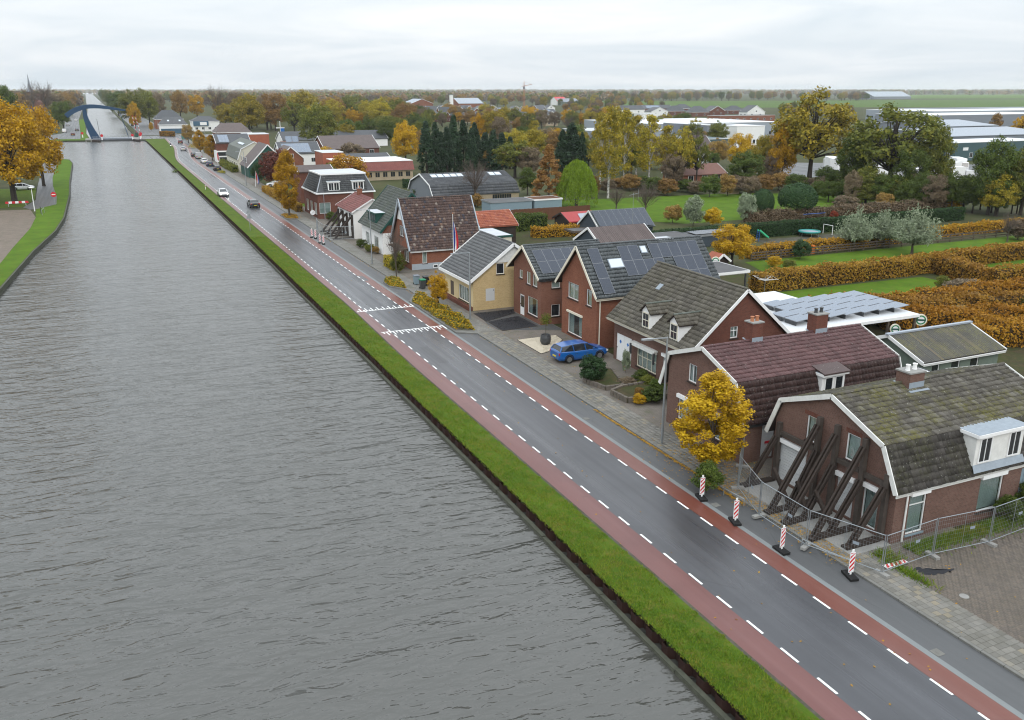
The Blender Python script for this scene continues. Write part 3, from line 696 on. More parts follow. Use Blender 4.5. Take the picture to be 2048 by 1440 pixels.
class House:
    """axis 'x': ridge along X; prof = roof line [(t, z)] across, s0..s1 along the ridge (roof), g0..g1 the gable walls, w0..w1 the eave walls"""
    def __init__(s, name, label, axis, prof, s0, s1, g0, g1, w0, w1, wall, cat='house', base=0.0):
        s.axis, s.prof, s.s0, s.s1, s.g0, s.g1, s.w0, s.w1, s.wall, s.base = axis, prof, s0, s1, g0, g1, w0, w1, wall, base
        c = ((g0 + g1) / 2, (w0 + w1) / 2); c = c if axis == 'x' else c[::-1]
        s.root = thing(name, label, cat, (c[0], c[1], base)); s.open = {}; s.ridge_i = max(range(len(prof)), key=lambda i: prof[i][1])
    def zat(s, t_):
        for (a, za), (b, zb) in zip(s.prof, s.prof[1:]):
            if a <= t_ <= b: return za + (zb - za) * (t_ - a) / (b - a)
        return min(s.prof[0][1], s.prof[-1][1])
    def pt(s, t_, z, q): return Vector((q, t_, z)) if s.axis == 'x' else Vector((t_, q, z))
    def face(s, side):
        lo = s.g0 if (side[0] == s.axis) else s.w0; hi = s.g1 if (side[0] == s.axis) else s.w1
        return Face(side, lo if side[1] == 'm' else hi)
    def walls(s, opens={}, thick=.16, skip=()):
        m = MB()
        gp_ = [(s.w0, s.base)] + [(s.w0, s.zat(s.w0) - thick)] + [(t_, z - thick) for t_, z in s.prof if s.w0 + .01 < t_ < s.w1 - .01] + [(s.w1, s.zat(s.w1) - thick), (s.w1, s.base)]
        for side in ('xm', 'xp', 'ym', 'yp'):
            if side in skip: continue
            if side[0] == s.axis: outer = gp_
            else: h = s.zat(s.w0 if side[1] == 'm' else s.w1) - thick; outer = [(s.g0, s.base), (s.g0, h), (s.g1, h), (s.g1, s.base)]
            wall_face(m, s.face(side), outer, opens.get(side, ()))
        s.wall_o = m.build('wall', MAT[s.wall], s.root); return s
    def roof(s, mat, singles=(), pu=.26, pv=.34, tiles=True, amp=.03, under='dark_wood', thick=.12, skip=(), sheet=None, ridge=True, ridge_single=False, mats=None, th_end=.05):
        s.roofs = []
        for i, ((ta, za), (tb, zb)) in enumerate(zip(s.prof, s.prof[1:])):
            if i in skip: continue
            lo, hi = ((ta, za), (tb, zb)) if za <= zb else ((tb, zb), (ta, za))
            P0, P1, P2, P3 = s.pt(*lo, s.s0), s.pt(*lo, s.s1), s.pt(*hi, s.s1), s.pt(*hi, s.s0)
            n = (P1 - P0).cross(P3 - P0).normalized(); n = n if n.z > 0 else -n
            m = MB(); m.prism([P0, P1, P2, P3], -n * thick); mm = (mats or {}).get(i, mat)
            r = m.build('roof', MAT[under if tiles else mm], s.root); s.roofs.append(r)
            lu, lv = (P1 - P0).length, (P3 - P0).length
            if sheet: sheet_roof(r, P0, P1 - P0, P3 - P0, lu, lv, mm, *sheet)
            elif tiles: tiled(r, P0 + (P3 - P0).normalized() * -.04, P1 - P0, P3 - P0, lu, lv + .02, mm, pu, pv, dict(singles).get(i, 0), amp)
        if ridge and 0 < s.ridge_i < len(s.prof) - 1:
            t_, z = s.prof[s.ridge_i]; ridge_row(s.roofs[-1] if s.roofs else s.root, s.pt(t_, z + .05, s.s0), s.pt(t_, z + .05, s.s1), mat, single=ridge_single)
        return s
    def barge(s, ends=(0,), mat='white_paint', w_=.05, h=.24, out=.0, name='bargeboard'):
        for e in ends:
            q = s.s0 - w_ / 2 - out if e == 0 else s.s1 + w_ / 2 + out
            for (ta, za), (tb, zb) in zip(s.prof, s.prof[1:]):
                m = MB(); a, b = s.pt(ta, za - .04, q), s.pt(tb, zb - .04, q); m.bar(a, b, w_, h, up=(b - a).cross(Vector((1, 0, 0) if s.axis == 'x' else (0, 1, 0)))); m.build(name, MAT[mat], s.root)
        return s
    def gutter(s, which=(0,), mat='weathered_white', r=.07):
        for k in which:
            t_, z = s.prof[0] if k == 0 else s.prof[-1]; sg = -1 if k == 0 else 1; m = MB()
            for j in range(4):
                a0, a1 = math.pi * j / 4, math.pi * (j + 1) / 4; c = [(sg * .05 - r * math.cos(x) * 1.0, -.04 - r * math.sin(x)) for x in (a0, a1)]
                m.quad(s.pt(t_ + c[0][0], z + c[0][1], s.s0), s.pt(t_ + c[0][0], z + c[0][1], s.s1), s.pt(t_ + c[1][0], z + c[1][1], s.s1), s.pt(t_ + c[1][0], z + c[1][1], s.s0))
            f = MB(); p, q = s.pt(t_ - sg * .03, z - .22, s.s0 + .02), s.pt(t_ + sg * .02, z - .07, s.s1 - .02); f.box(*p, *q); m.f += [tuple(i + len(m.v) for i in g) for g in f.f]; m.m += f.m; m.v += f.v
            m.build('gutter', MAT[mat], s.root)
        return s
    def pipe(s, x, y, z, mat='cream_paint'): m = MB(); m.tube([(x, y, .06), (x, y, z)], .05, 8); m.build('drainpipe', MAT[mat], s.root); return s
def solar(parent, O, u, v, cols, rows, pw=1.0, ph=1.65, mat='solar_cell', gap=.02, h=.09, frame='solar_rail', skip=()):
    """panels on a roof: each one its own part, frame and cells"""
    O, u, v = Vector(O), Vector(u).normalized(), Vector(v).normalized(); n = u.cross(v)
    if n.z < 0: n = -n
    R3 = Matrix((u, v, u.cross(v))).transposed().to_4x4(); sg = 1 if u.cross(v).z > 0 else -1
    key = ('solar', pw, ph, mat, frame, sg); me = TILE_CACHE.get(key)
    if me is None:
        m = MB(); m.box(.004, .004, 0, pw - gap, ph - gap, .034 * sg); m.cur = 1; m.box(.022, .022, .034 * sg, pw - gap - .018, ph - gap - .018, .038 * sg); me = TILE_CACHE[key] = m.mesh('solar_panel', [MAT[frame], MAT[mat]])
    for i in range(cols):
        for j in range(rows):
            if (i, j) in skip: continue
            o = mesh_obj('solar_panel', me, parent); o.matrix_local = Matrix.Translation(O + u * (i * pw) + v * (j * ph) + n * h - root_loc(parent)) @ R3
def skylight(parent, O, u, v, w_, h_):
    O, u, v = Vector(O), Vector(u).normalized(), Vector(v).normalized(); n = u.cross(v); n = n if n.z > 0 else -n
    m = MB(); m.prism([O, O + u * w_, O + u * w_ + v * h_, O + v * h_], n * .13); r = m.build('skylight', MAT['lead'], parent)
    a = O + n * .132 + u * .07 + v * .07; m = MB(); m.prism([a, a + u * (w_ - .14), a + u * (w_ - .14) + v * (h_ - .14), a + v * (h_ - .14)], n * .01); m.build('pane', MAT['skylight_glass'], r) if parent.parent is None else m.build('skylight_pane', MAT['skylight_glass'], parent)
def chimney(root, x, y, z0, z1, wx=.95, wy=.55, mat='brick_dark_red', pots=2, pot='terracotta', flash=None):
    m = MB(); m.box(x - wx / 2, y - wy / 2, z0, x + wx / 2, y + wy / 2, z1); c = m.build('chimney', MAT[mat], root)
    q = MB(); q.box(x - wx / 2 - .05, y - wy / 2 - .05, z1 + .002, x + wx / 2 + .05, y + wy / 2 + .05, z1 + .08); q.build('chimney_cap', MAT['concrete'], c)
    for i in range(pots):
        px = x + (i - (pots - 1) / 2) * wx / max(2, pots) * .95; q = MB(); q.lathe((px, y, z1 + .08), [(.13, 0), (.11, .05), (.10, .25), (.13, .27), (.13, .31), (.02, .32)], 10); q.build('chimney_pot', MAT[pot], c)
    if flash is not None:
        q = MB(); fz = flash
        q.add([(x - wx / 2 - .18, y - wy / 2 - .32, z0 + fz[0]), (x + wx / 2 + .18, y - wy / 2 - .32, z0 + fz[0]), (x + wx / 2 + .14, y + wy / 2 + .05, z0 + fz[1]), (x - wx / 2 - .14, y + wy / 2 + .05, z0 + fz[1])], [(0, 1, 2, 3)])
        q.add([(x - wx / 2 - .02, y - wy / 2 - .02, z0 + fz[0] + .1), (x + wx / 2 + .02, y - wy / 2 - .02, z0 + fz[0] + .1), (x + wx / 2 + .02, y - wy / 2 - .02, z0 + fz[0] + .42), (x - wx / 2 - .02, y - wy / 2 - .02, z0 + fz[0] + .42)], [(0, 1, 2, 3)])
        q.build('flashing', MAT['lead'], c)
    return c
def flat_roof(name, label, x0, y0, x1, y1, z0, z1, wall, top='bitumen_pale', trim='white_paint', cat='extension', lip=.15, over=.12, root=None):
    r = root or thing(name, label, cat, ((x0 + x1) / 2, (y0 + y1) / 2, 0))
    m = MB(); m.box(x0, y0, z0, x1, y1, z1); m.build('wall', MAT[wall], r)
    m = MB(); m.box(x0 - over + .04, y0 - over + .04, z1 + .002, x1 + over - .04, y1 + over - .04, z1 + .10); m.build('roof', MAT[top], r)
    m = MB()
    for a in ((x0 - over, y0 - over, x1 + over, y0 - over + .04), (x0 - over, y1 + over - .04, x1 + over, y1 + over), (x0 - over, y0 - over + .04, x0 - over + .04, y1 + over - .04), (x1 + over - .04, y0 - over + .04, x1 + over, y1 + over - .04)): m.box(a[0], a[1], z1 - .12, a[2], a[3], z1 + lip)
    m.build('roof_edge', MAT[trim], r); return r
def dormer_flat(root, F, a0, a1, z0, z1, depth, wins, roof='bitumen_pale', trim='white_paint', cheek='white_paint', roofname='dormer', mid=None):
    """box dormer: front plane F, cheeks going back into the roof, flat roof with a rim"""
    m = MB(); F.box(m, a0, z0, 0, a1, z1 - .12, depth); d = m.build(roofname, MAT[cheek], root)
    q = MB(); F.box(q, a0 - .12, z1 - .12, -.2, a1 + .12, z1 + .05, depth); q.build('dormer_rim', MAT[trim], d)
    q = MB(); F.box(q, a0 - .08, z1 + .052, -.16, a1 + .08, z1 + .07, depth); q.build('dormer_roof', MAT[roof], d)
    for (w0, w1) in wins:
        q = MB(); b = .06; zz0, zz1 = z0 + .12, z1 - .2
        F.box(q, w0, zz0, -.06, w0 + b, zz1, -.002); F.box(q, w1 - b, zz0, -.06, w1, zz1, -.002); F.box(q, w0 + b, zz0, -.06, w1 - b, zz0 + b, -.002); F.box(q, w0 + b, zz1 - b, -.06, w1 - b, zz1, -.002)
        F.box(q, (w0 + w1) / 2 - .02, zz0 + b, -.055, (w0 + w1) / 2 + .02, zz1 - b, -.002) if w1 - w0 > .75 else None
        q.build('window', MAT[trim], d)
        q = MB(); F.box(q, w0 + b, zz0 + b, -.03, w1 - b, zz1 - b, -.012); q.build('pane', MAT['glass_dark'], d)
    return d

# ---- A: shored house with mossy mansard roof
A = House('mansard_house', 'mauve brick house with a moss covered mansard roof and timber props against its front', 'x',
          [(26.6, 2.75), (27.68, 4.85), (31.25, 6.22), (34.85, 4.85), (35.75, 2.7)], 32.12, 44.8, 32.3, 44.6, 26.72, 35.25, 'brick_mauve')
oA = {'xm': [(32.28, 3.2, 32.92, 4.6), (29.25, 3.2, 30.12, 4.62), (32.7, .2, 34.8, 2.42), (29.28, .2, 30.42, 2.18), (27.72, .28, 28.68, 2.32)],
      'ym': [(33.25, .32, 34.38, 2.42), (38.12, .48, 39.82, 2.36), (41.15, .2, 42.9, 2.36)]}
A.walls(oA)
A.roof('tile_moss', {1: 210, 0: 90}, .25, .34, under='dark_wood', ridge_single=True, mats={0: 'tile_dark_weathered', 3: 'tile_dark_weathered'})
A.barge((0, 1), 'weathered_white', .06, .26); A.gutter((0,), 'weathered_white'); A.pipe(33.0, 26.66, 2.7, 'weathered_white')
F = A.face('xm'); window(A.root, F, oA['xm'][0], curtain=('curtain', 'full')); window(A.root, F, oA['xm'][1], curtain=('curtain', 'full'))
panel_door(A.root, F, oA['xm'][2], 'shutter_panel', name='garage_door', slats=14, box='white_paint'); panel_door(A.root, F, oA['xm'][3], 'shutter_panel', name='roller_shutter', slats=14, box='white_paint')
window(A.root, F, oA['xm'][4], curtain=('curtain_green', 'full'), box='white_paint', sill=None)
F = A.face('ym'); window(A.root, F, oA['ym'][0], cols=1, trans=.25, curtain=('curtain_green', 'full'), box='white_paint', sill='blue_grey_paint'); window(A.root, F, oA['ym'][1], cols=1, curtain=('curtain_green', 'full'), box='white_paint')
panel_door(A.root, F, oA['ym'][2], 'blue_grey_paint', vertical=True, slats=6)
for (y, z) in ((32.6, 4.62), (29.68, 4.64)):                         # soldier courses over the upper windows
    m = MB(); [m.box(32.285, y - .5 + i * .075, z, 32.32, y - .5 + i * .075 + .06, z + .22) for i in range(14)]; m.build('brick_lintel', MAT['brick_dark_red'], A.root)
chimney(A.root, 37.4, 31.15, 5.75, 6.85, 1.05, .9, 'brick_mauve', 2, 'render_white', (.22, .5))
d = dormer_flat(A.root, Face('ym', 26.7), 37.3, 40.75, 3.2, 4.85, 2.3, [(37.55, 38.4), (39.65, 40.5)], 'lead', 'white_paint', 'weathered_white')
m = MB(); m.add([(37.2, 26.5, 2.9), (40.95, 26.5, 2.9), (40.9, 26.69, 3.25), (37.25, 26.69, 3.25)], [(0, 1, 2, 3)]); m.build('flashing', MAT['lead'], d)
# timber props: posts, walings, rakers and their sole plates
sh = thing('timber_shoring', 'dark timber rakers and posts propping the front of the mossy mansard house', 'shoring', (31, 31, 0))
def beam(name, p, q, w_=.2, h_=None, parent=sh, mat='dark_wood'): m = MB(); m.bar(p, q, w_, h_ or w_); return m.build(name, MAT[mat], parent)
for y, z in ((34.75, 3.55), (31.85, 4.85), (30.62, 4.85), (28.75, 4.8), (27.2, 3.55)): beam('post', (32.13, y, .05), (32.13, y, z), .24, mat='shore_post')
beam('waling', (32.16, 32.05, 2.98), (32.16, 34.6, 2.98), .16, .24, mat='shore_post'); beam('waling', (32.16, 28.95, 3.03), (32.16, 30.4, 3.03), .16, .24, mat='shore_post'); beam('waling', (32.16, 27.3, 2.96), (32.16, 28.6, 2.96), .16, .24, mat='shore_post')
for (yt, zt, xb, yb) in ((34.75, 2.75, 30.3, 34.8), (31.8, 4.45, 29.25, 31.75), (31.72, 3.05, 30.3, 31.6), (30.55, 4.4, 29.2, 30.45), (30.5, 2.75, 30.25, 30.4), (28.7, 4.4, 29.2, 28.6), (28.66, 2.65, 30.3, 28.65), (27.2, 2.9, 30.2, 27.25)):
    for o_ in (-.11, .11): beam('raker', (31.95, yt + o_, zt), (xb, yb + o_, .12), .11, .17)
for y in (34.8, 31.7, 30.4, 28.6, 27.25): beam('sole_plate', (28.95 if y not in (34.8, 27.25) else 29.9, y, .14), (32.0, y, .14), .42, .14)
for y0, y1 in ((33.4, 31.9), (31.6, 30.5), (30.3, 28.7)): beam('cross_brace', (30.75, y0, 1.6), (30.55, y1, .35), .17)
m = MB(); m.box(29.75, 26.6, .064, 32.25, 35.2, .095); m.build('concrete_slab', MAT['concrete'], sh)

# ---- B: mansard house with glossy brown tiles
B = House('mansard_house', 'mauve brick house with glossy brown mansard tiles behind the yellow street tree', 'x',
          [(37.15, 2.55), (38.0, 4.9), (41.35, 6.12), (44.75, 4.9), (45.6, 2.6)], 31.6, 44.3, 31.8, 44.1, 37.3, 44.95, 'brick_mauve')
oB = {'xm': [(42.0, 3.55, 42.85, 4.72), (39.28, 3.55, 40.3, 4.8), (39.0, .75, 40.6, 2.2), (42.2, .75, 43.7, 2.2)], 'ym': [(33.2, .15, 34.12, 2.3)]}
B.walls(oB); B.roof('tile_brown_glossy', {1: 190, 0: 110}, .27, .36, mats={0: 'tile_brown_dark', 3: 'tile_brown_dark'}, ridge_single=True, amp=.04)
B.barge((0, 1), 'weathered_white', .06, .26); B.gutter((0,), 'dark_metal'); F = B.face('xm')
window(B.root, F, oB['xm'][0], cols=2, curtain=('curtain', 'sides')); window(B.root, F, oB['xm'][1], cols=2, curtain=('curtain', 'sides')); window(B.root, F, oB['xm'][2], box='white_paint', curtain=('curtain', 'full')); window(B.root, F, oB['xm'][3], box='white_paint', curtain=('curtain', 'full'))
panel_door(B.root, B.face('ym'), oB['ym'][0], 'shutter_panel', slats=18, box='white_paint', name='roller_shutter', label='roller shutter with a small red sticker')
m = MB(); m.box(33.5, 37.325, 1.05, 33.85, 37.348, 1.2); m.build('sticker', MAT['sign_red'], B.root)
chimney(B.root, 35.55, 41.5, 5.8, 7.25, .8, .75, 'brick_dark_red', 2, 'terracotta', (.15, .4)); chimney(B.root, 40.7, 41.5, 5.8, 7.25, .95, .8, 'brick_dark_red', 2, 'dark_metal', (.15, .4))
d = dormer_flat(B.root, Face('ym', 37.42), 37.55, 39.35, 3.55, 4.75, 1.2, [(37.75, 38.4), (38.55, 39.2)], 'lead', 'white_paint', 'white_paint')
m = MB(); m.prism([(37.45, 37.15, 4.77), (39.5, 37.15, 4.77), (39.5, 38.3, 5.02), (37.45, 38.3, 5.02)], (0, 0, .08)); r = m.build('dormer_hood', MAT['tile_brown_dark'], d)
m = MB(); m.add([(37.45, 37.22, 3.1), (39.5, 37.22, 3.1), (39.5, 37.41, 3.6), (37.45, 37.41, 3.6)], [(0, 1, 2, 3)]); m.build('flashing', MAT['lead'], d)

# ---- C: house with two small gabled dormers, ridge along the street
Ch = House('dormer_house', 'dark red brick house with taupe tiles and two little white gabled dormers', 'y',
           [(35.4, 3.6), (40.0, 7.65), (44.6, 3.6)], 47.6, 58.95, 47.9, 58.7, 36.0, 44.2, 'brick_mauve')
oC = {'xm': [(56.05, .1, 58.35, 2.35), (52.55, .45, 55.25, 2.2), (50.9, .65, 51.7, 2.2)], 'ym': [(38.95, 4.15, 39.62, 5.0)]}
Ch.walls(oC, skip=('ym',)); m = MB(); wall_face(m, Ch.face('ym'), [(36, 0), (36, 3.9), (40.0, 7.47), (44.2, 3.8), (44.2, 0)], oC['ym']); m.build('wall', MAT['brick_dark_red'], Ch.root)
Ch.roof('tile_taupe', {0: 300}, .27, .37, ridge_single=True, amp=.035); Ch.barge((0,), 'white_paint', .05, .22); Ch.gutter((0,), 'cream_paint')
F = Ch.face('xm')
dr = panel_door(Ch.root, F, oC['xm'][0], 'white_paint', vertical=True, slats=2, name='garage_door')
for y in (56.65, 57.75):
    q = MB(); q.add([(36.035, y, 1.55), (36.035, y + .16, 1.72), (36.035, y, 1.89), (36.035, y - .16, 1.72)], [(0, 1, 2, 3)]); q.build('diamond_pane', MAT['sign_blue'], dr)
window(Ch.root, F, oC['xm'][1], cols=4, rows=2, mat='cream_paint', curtain=('curtain', 'full'))
m = MB(); F.box(m, 52.4, 2.24, -.35, 55.7, 2.36, 0); F.box(m, 52.45, 2.06, -.33, 55.6, 2.24, -.02); a = m.build('awning_box', MAT['weathered_white'], Ch.root)
m = MB(); F.box(m, 52.35, 1.35, -.42, 52.5, 2.2, -.3); F.box(m, 55.55, 1.35, -.42, 55.7, 2.2, -.3); m.build('awning_arm', MAT['dark_metal'], a)
window(Ch.root, F, oC['xm'][2], cols=1, mat='white_paint', box='white_paint'); window(Ch.root, Ch.face('ym'), oC['ym'][0], cols=2, trans=.35, curtain=('curtain', 'full'))
m = MB(); F.box(m, 47.95, 3.08, -.09, 58.65, 3.3, 0); m.build('cornice', MAT['weathered_white'], Ch.root)
for y in (53.65, 50.0):                                            # gabled dormers
    x0 = 35.65; m = MB(); m.prism([(x0, y - .55, 3.85), (x0, y - .55, 5.2), (x0, y, 5.68), (x0, y + .55, 5.2), (x0, y + .55, 3.85)], (2.1, 0, 0)); d = m.build('dormer', MAT['white_paint'], Ch.root)
    m = MB(); m.box(x0 - .05, y - .42, 3.95, x0 - .003, y + .42, 5.1); m.build('window', MAT['cream_paint'], d)
    q = MB(); [q.box(x0 - .06, y - .36 + i * .37, 4.02 + j * .53, x0 - .052, y - .03 + i * .37, 4.48 + j * .53) for i in (0, 1) for j in (0, 1)]; q.build('pane', MAT['glass_dark'], d)
    for sg in (-1, 1):
        P0 = Vector((x0 - .15, y + sg * .75, 5.09)); m = MB(); up = Vector((0, -sg * .75, .66)); m.prism([P0, P0 + Vector((2.5, 0, 0)), P0 + Vector((2.5, 0, 0)) + up, P0 + up], (0, 0, -.06)); m.build('dormer_slope', MAT['dark_wood'], d)
        tiled(d, P0, (1, 0, 0), up, 2.5, up.length, 'tile_taupe', .27, .33)
    ridge_row(d, (x0 - .15, y, 5.78), (x0 + 2.4, y, 5.78), 'tile_green_grey', .11, .37, single=False)
q = MB(); q.prism([Vector((38.2, 55.85, 6.07)) + Vector(p) for p in ((0, 0, 0), (0, .5, 0), (.42, .5, .37), (.42, 0, .37))], (-.05, 0, .09)); q.build('roof_vent', MAT['lead'], Ch.root)

# ---- D: red brick gable house with black solar panels
D = House('gable_house', 'red brick gable house with black solar panels on anthracite tiles behind the blue car', 'x',
          [(61.2, 4.5), (64.9, 8.3), (68.6, 4.55)], 35.7, 48.6, 36.0, 48.4, 61.6, 67.8, 'brick_red')
oD = {'xm': [(64.8, 3.5, 66.7, 4.92), (62.48, 3.5, 63.4, 4.92), (64.05, .35, 66.6, 2.2)], 'ym': []}
D.walls(oD); D.roof('tile_anthracite', {0: 120}, .3, .37, ridge_single=True, amp=.04); D.barge((0,), 'cream_paint', .05, .24); D.gutter((0,), 'cream_paint'); D.pipe(36.25, 61.5, 4.5)
F = D.face('xm'); window(D.root, F, oD['xm'][0], cols=2, curtain=('curtain', 'full')); window(D.root, F, oD['xm'][1], cols=1, curtain=('curtain', 'full')); window(D.root, F, oD['xm'][2], cols=1, curtain=('curtain_green', 'sides'), box=None)
m = MB(); F.box(m, 63.95, 2.23, -.14, 66.7, 2.4, .02); m.build('shutter_box', MAT['cream_paint'], D.root)
uD, vD = Vector((1, 0, 0)), Vector((0, 3.7, 3.8)).normalized(); OD = Vector((36.55, 61.2, 4.5)); rD = D.roofs[0]
solar(rD, OD + vD * .32, uD, vD, 1, 3, 1.08, 1.53); solar(rD, OD + uD * 2.95 + vD * 1.85, uD, vD, 8, 2, 1.03, 1.53, skip={(2, 1), (4, 0)}); solar(rD, OD + uD * 8.1 + vD * .32, uD, vD, 3, 1, 1.03, 1.53)
skylight(D.root, OD + uD * 1.55 + vD * 2.75, uD, vD, 1.38, .95); skylight(D.root, OD + uD * 5.15 + vD * 4.0, uD, vD, .62, .75)

# ---- E: smaller red brick gable house
Eh = House('gable_house', 'red brick gable house with ten solar panels beside the yellow brick house', 'x',
           [(70.45, 4.4), (74.0, 6.98), (77.6, 4.45)], 34.95, 43.2, 35.3, 43.0, 70.6, 76.6, 'brick_red_mix')
oE = {'xm': [(74.62, 3.7, 75.36, 4.5), (72.88, 3.42, 73.74, 4.6), (71.42, 3.45, 72.38, 4.58), (74.2, .1, 75.2, 2.15), (71.3, .6, 73.45, 2.3)], 'ym': [(36.38, 3.45, 37.27, 4.2), (36.38, .75, 37.27, 1.9)]}
Eh.walls(oE); Eh.roof('tile_anthracite', {0: 80}, .3, .37, ridge_single=True, amp=.04); Eh.barge((0,), 'cream_paint', .05, .26); Eh.gutter((0,), 'dark_metal'); F = Eh.face('xm')
for r_ in oE['xm'][:3]: window(Eh.root, F, r_, curtain=('curtain', 'full'))
panel_door(Eh.root, F, oE['xm'][3], 'white_paint', vertical=True, slats=3, light=(74.35, .9, 75.05, 2.0)); window(Eh.root, F, oE['xm'][4], curtain=('curtain_green', 'sides'))
F = Eh.face('ym'); window(Eh.root, F, oE['ym'][0], curtain=('curtain', 'full')); window(Eh.root, F, oE['ym'][1], curtain=None, glass='glass_dark')
vE = Vector((0, 3.55, 2.58)).normalized(); solar(Eh.roofs[0], Vector((35.6, 70.45, 4.4)) + vE * .6, uD, vE, 6, 2, 1.0, 1.52)

# ---- F: yellow brick house
Fh = House('yellow_brick_house', 'yellow brick house with grey tiles and white gable trim beside the street lamp', 'y',
           [(31.25, 3.1), (35.95, 6.5), (40.6, 3.3)], 78.0, 86.7, 78.3, 86.3, 31.65, 40.3, 'brick_yellow')
oF = {'xm': [(79.45, .58, 82.2, 2.1), (83.6, .5, 84.6, 2.0)], 'ym': [(33.0, .92, 33.97, 2.18), (34.16, 3.53, 35.02, 4.62)]}
Fh.walls({'ym': oF['ym']}, skip=('xm',)); F = Fh.face('xm'); m = MB(); wall_face(m, F, [(78.3, 0), (78.3, 3.2), (86.3, 3.2), (86.3, 0)], oF['xm']); m.build('front_wall', MAT['render_yellow'], Fh.root)
m = MB(); F.box(m, 78.4, .06, -.45, 86.2, .42, -.005); m.build('planter_wall', MAT['brick_dark_red'], Fh.root)
Fh.roof('tile_slate_grey', {0: 60}, .33, .4, amp=.025, ridge_single=False); Fh.barge((0, 1), 'white_paint', .06, .3)
m = MB(); m.box(31.1, 78.05, 2.78, 31.32, 86.65, 3.08); m.build('fascia', MAT['white_paint'], Fh.root)
window(Fh.root, F, oF['xm'][0], cols=4, curtain=('curtain', 'full')); m = MB(); F.box(m, 83.6, .5, .03, 84.6, 2.0, .1); m.build('blind_panel', MAT['old_wood'], Fh.root)
F = Fh.face('ym'); window(Fh.root, F, oF['ym'][1], curtain=None, glass='glass_dark'); panel_door(Fh.root, F, oF['ym'][0], 'shutter_panel', name='roller_shutter', slats=10, inset=.0)
x = 33.75
while x < 38.2:
    h = Fh.zat(x + .09) - .25; m = MB(); m.box(x, 78.25, 4.68, x + .175, 78.297, max(4.75, min(h, Fh.zat(x) - .22))); m.build('cladding_board', MAT['weathered_white'], Fh.root); x += .18

# ---- G: mottled roof house with tall white A-frame front
Gh = House('a_frame_house', 'house with a tall mottled brown roof, white A-shaped front boards and a blue grey plinth', 'x',
           [(100.05, 2.45), (104.0, 8.25), (107.95, 2.45)], 32.35, 41.8, 32.6, 41.6, 100.4, 107.6, 'brick_red')
oG = {'xm': [(101.3, .8, 103.2, 2.2), (104.8, .8, 106.6, 2.2), (103.2, 3.7, 104.8, 5.0)], 'ym': [(34.0, .78, 34.6, 2.2)]}
Gh.walls(oG); Gh.roof('tile_mottled', {0: 220}, .29, .36, amp=.03); Gh.barge((0, 1), 'grey_paint', .12, .36); Gh.gutter((0,), 'white_paint'); F = Gh.face('xm')
window(Gh.root, F, oG['xm'][0], cols=3); window(Gh.root, F, oG['xm'][1], cols=3); window(Gh.root, F, oG['xm'][2], cols=2)
m = MB(); m.add([F.P(102.4, 5.7, -.03), F.P(105.6, 5.7, -.03), F.P(104, 8.0, -.03)], [(0, 1, 2)]); m.build('gable_board', MAT['white_paint'], Gh.root)
F = Gh.face('ym'); window(Gh.root, F, oG['ym'][0], curtain=('curtain', 'full')); m = MB(); F.box(m, 32.62, .0, -.04, 41.5, .78, -.003); m.build('plinth', MAT['grey_paint'], Gh.root)
m = MB(); F.box(m, 35.35, .15, -.06, 35.98, .55, -.042); w_ = m.build('cellar_window', MAT['white_paint'], Gh.root); q = MB(); F.box(q, 35.43, .23, -.07, 35.9, .47, -.062); q.build('pane', MAT['glass_dark'], w_)
m = MB(); m.box(31.5, 101.5, 2.35, 32.58, 106.2, 2.5); pr = m.build('porch_roof', MAT['old_wood'], Gh.root)
for y in (101.6, 106.1): m = MB(); m.box(31.55, y - .06, 0.06, 31.67, y + .06, 2.35); m.build('porch_post', MAT['white_paint'], Gh.root)
flat_roof('extension', 'low flat roofed cream extension with green trim behind the mottled roof house', 42.2, 104, 47.6, 110.5, 0, 2.75, 'render_cream', 'bitumen_pale', 'green_paint')

# ---- H: white house with dark green gable
Hh = House('green_gable_house', 'white fronted house with a dark green upper gable and a wide flat dormer', 'y',
           [(32.05, 3.05), (36.6, 8.0), (41.1, 3.1)], 111.6, 122.4, 111.9, 122.2, 32.45, 40.8, 'brick_red')
oH = {'xm': [(118.4, .35, 120.25, 2.1), (113.95, .15, 116.1, 2.1)], 'ym': []}
Hh.walls({}, skip=('xm',)); F = Hh.face('xm'); m = MB(); wall_face(m, F, [(111.9, 0), (111.9, 3.3), (122.2, 3.3), (122.2, 0)], oH['xm']); m.build('front_wall', MAT['render_white'], Hh.root)
Hh.roof('tile_green_grey', {}, .3, .38, amp=.03); Hh.barge((0, 1), 'green_paint', .05, .26); window(Hh.root, F, oH['xm'][0], cols=3, curtain=('curtain', 'full')); window(Hh.root, F, oH['xm'][1], cols=4, curtain=('curtain', 'sides'))
m = MB(); F2 = Hh.face('ym'); m.add([F2.P(33.2, 3.9, -.03), F2.P(40.1, 3.9, -.03), F2.P(36.6, 7.72, -.03)], [(0, 1, 2)]); m.build('gable_cladding', MAT['green_paint'], Hh.root)
m = MB(); F2.box(m, 32.46, 0, -.02, 35.0, 2.9, -.002); m.build('side_render', MAT['render_white'], Hh.root)
dormer_flat(Hh.root, Face('xm', 32.65), 115.3, 119.2, 3.75, 5.1, 2.2, [(115.5, 116.55), (116.7, 117.75), (117.9, 119.0)], 'bitumen_pale', 'green_paint', 'green_paint')

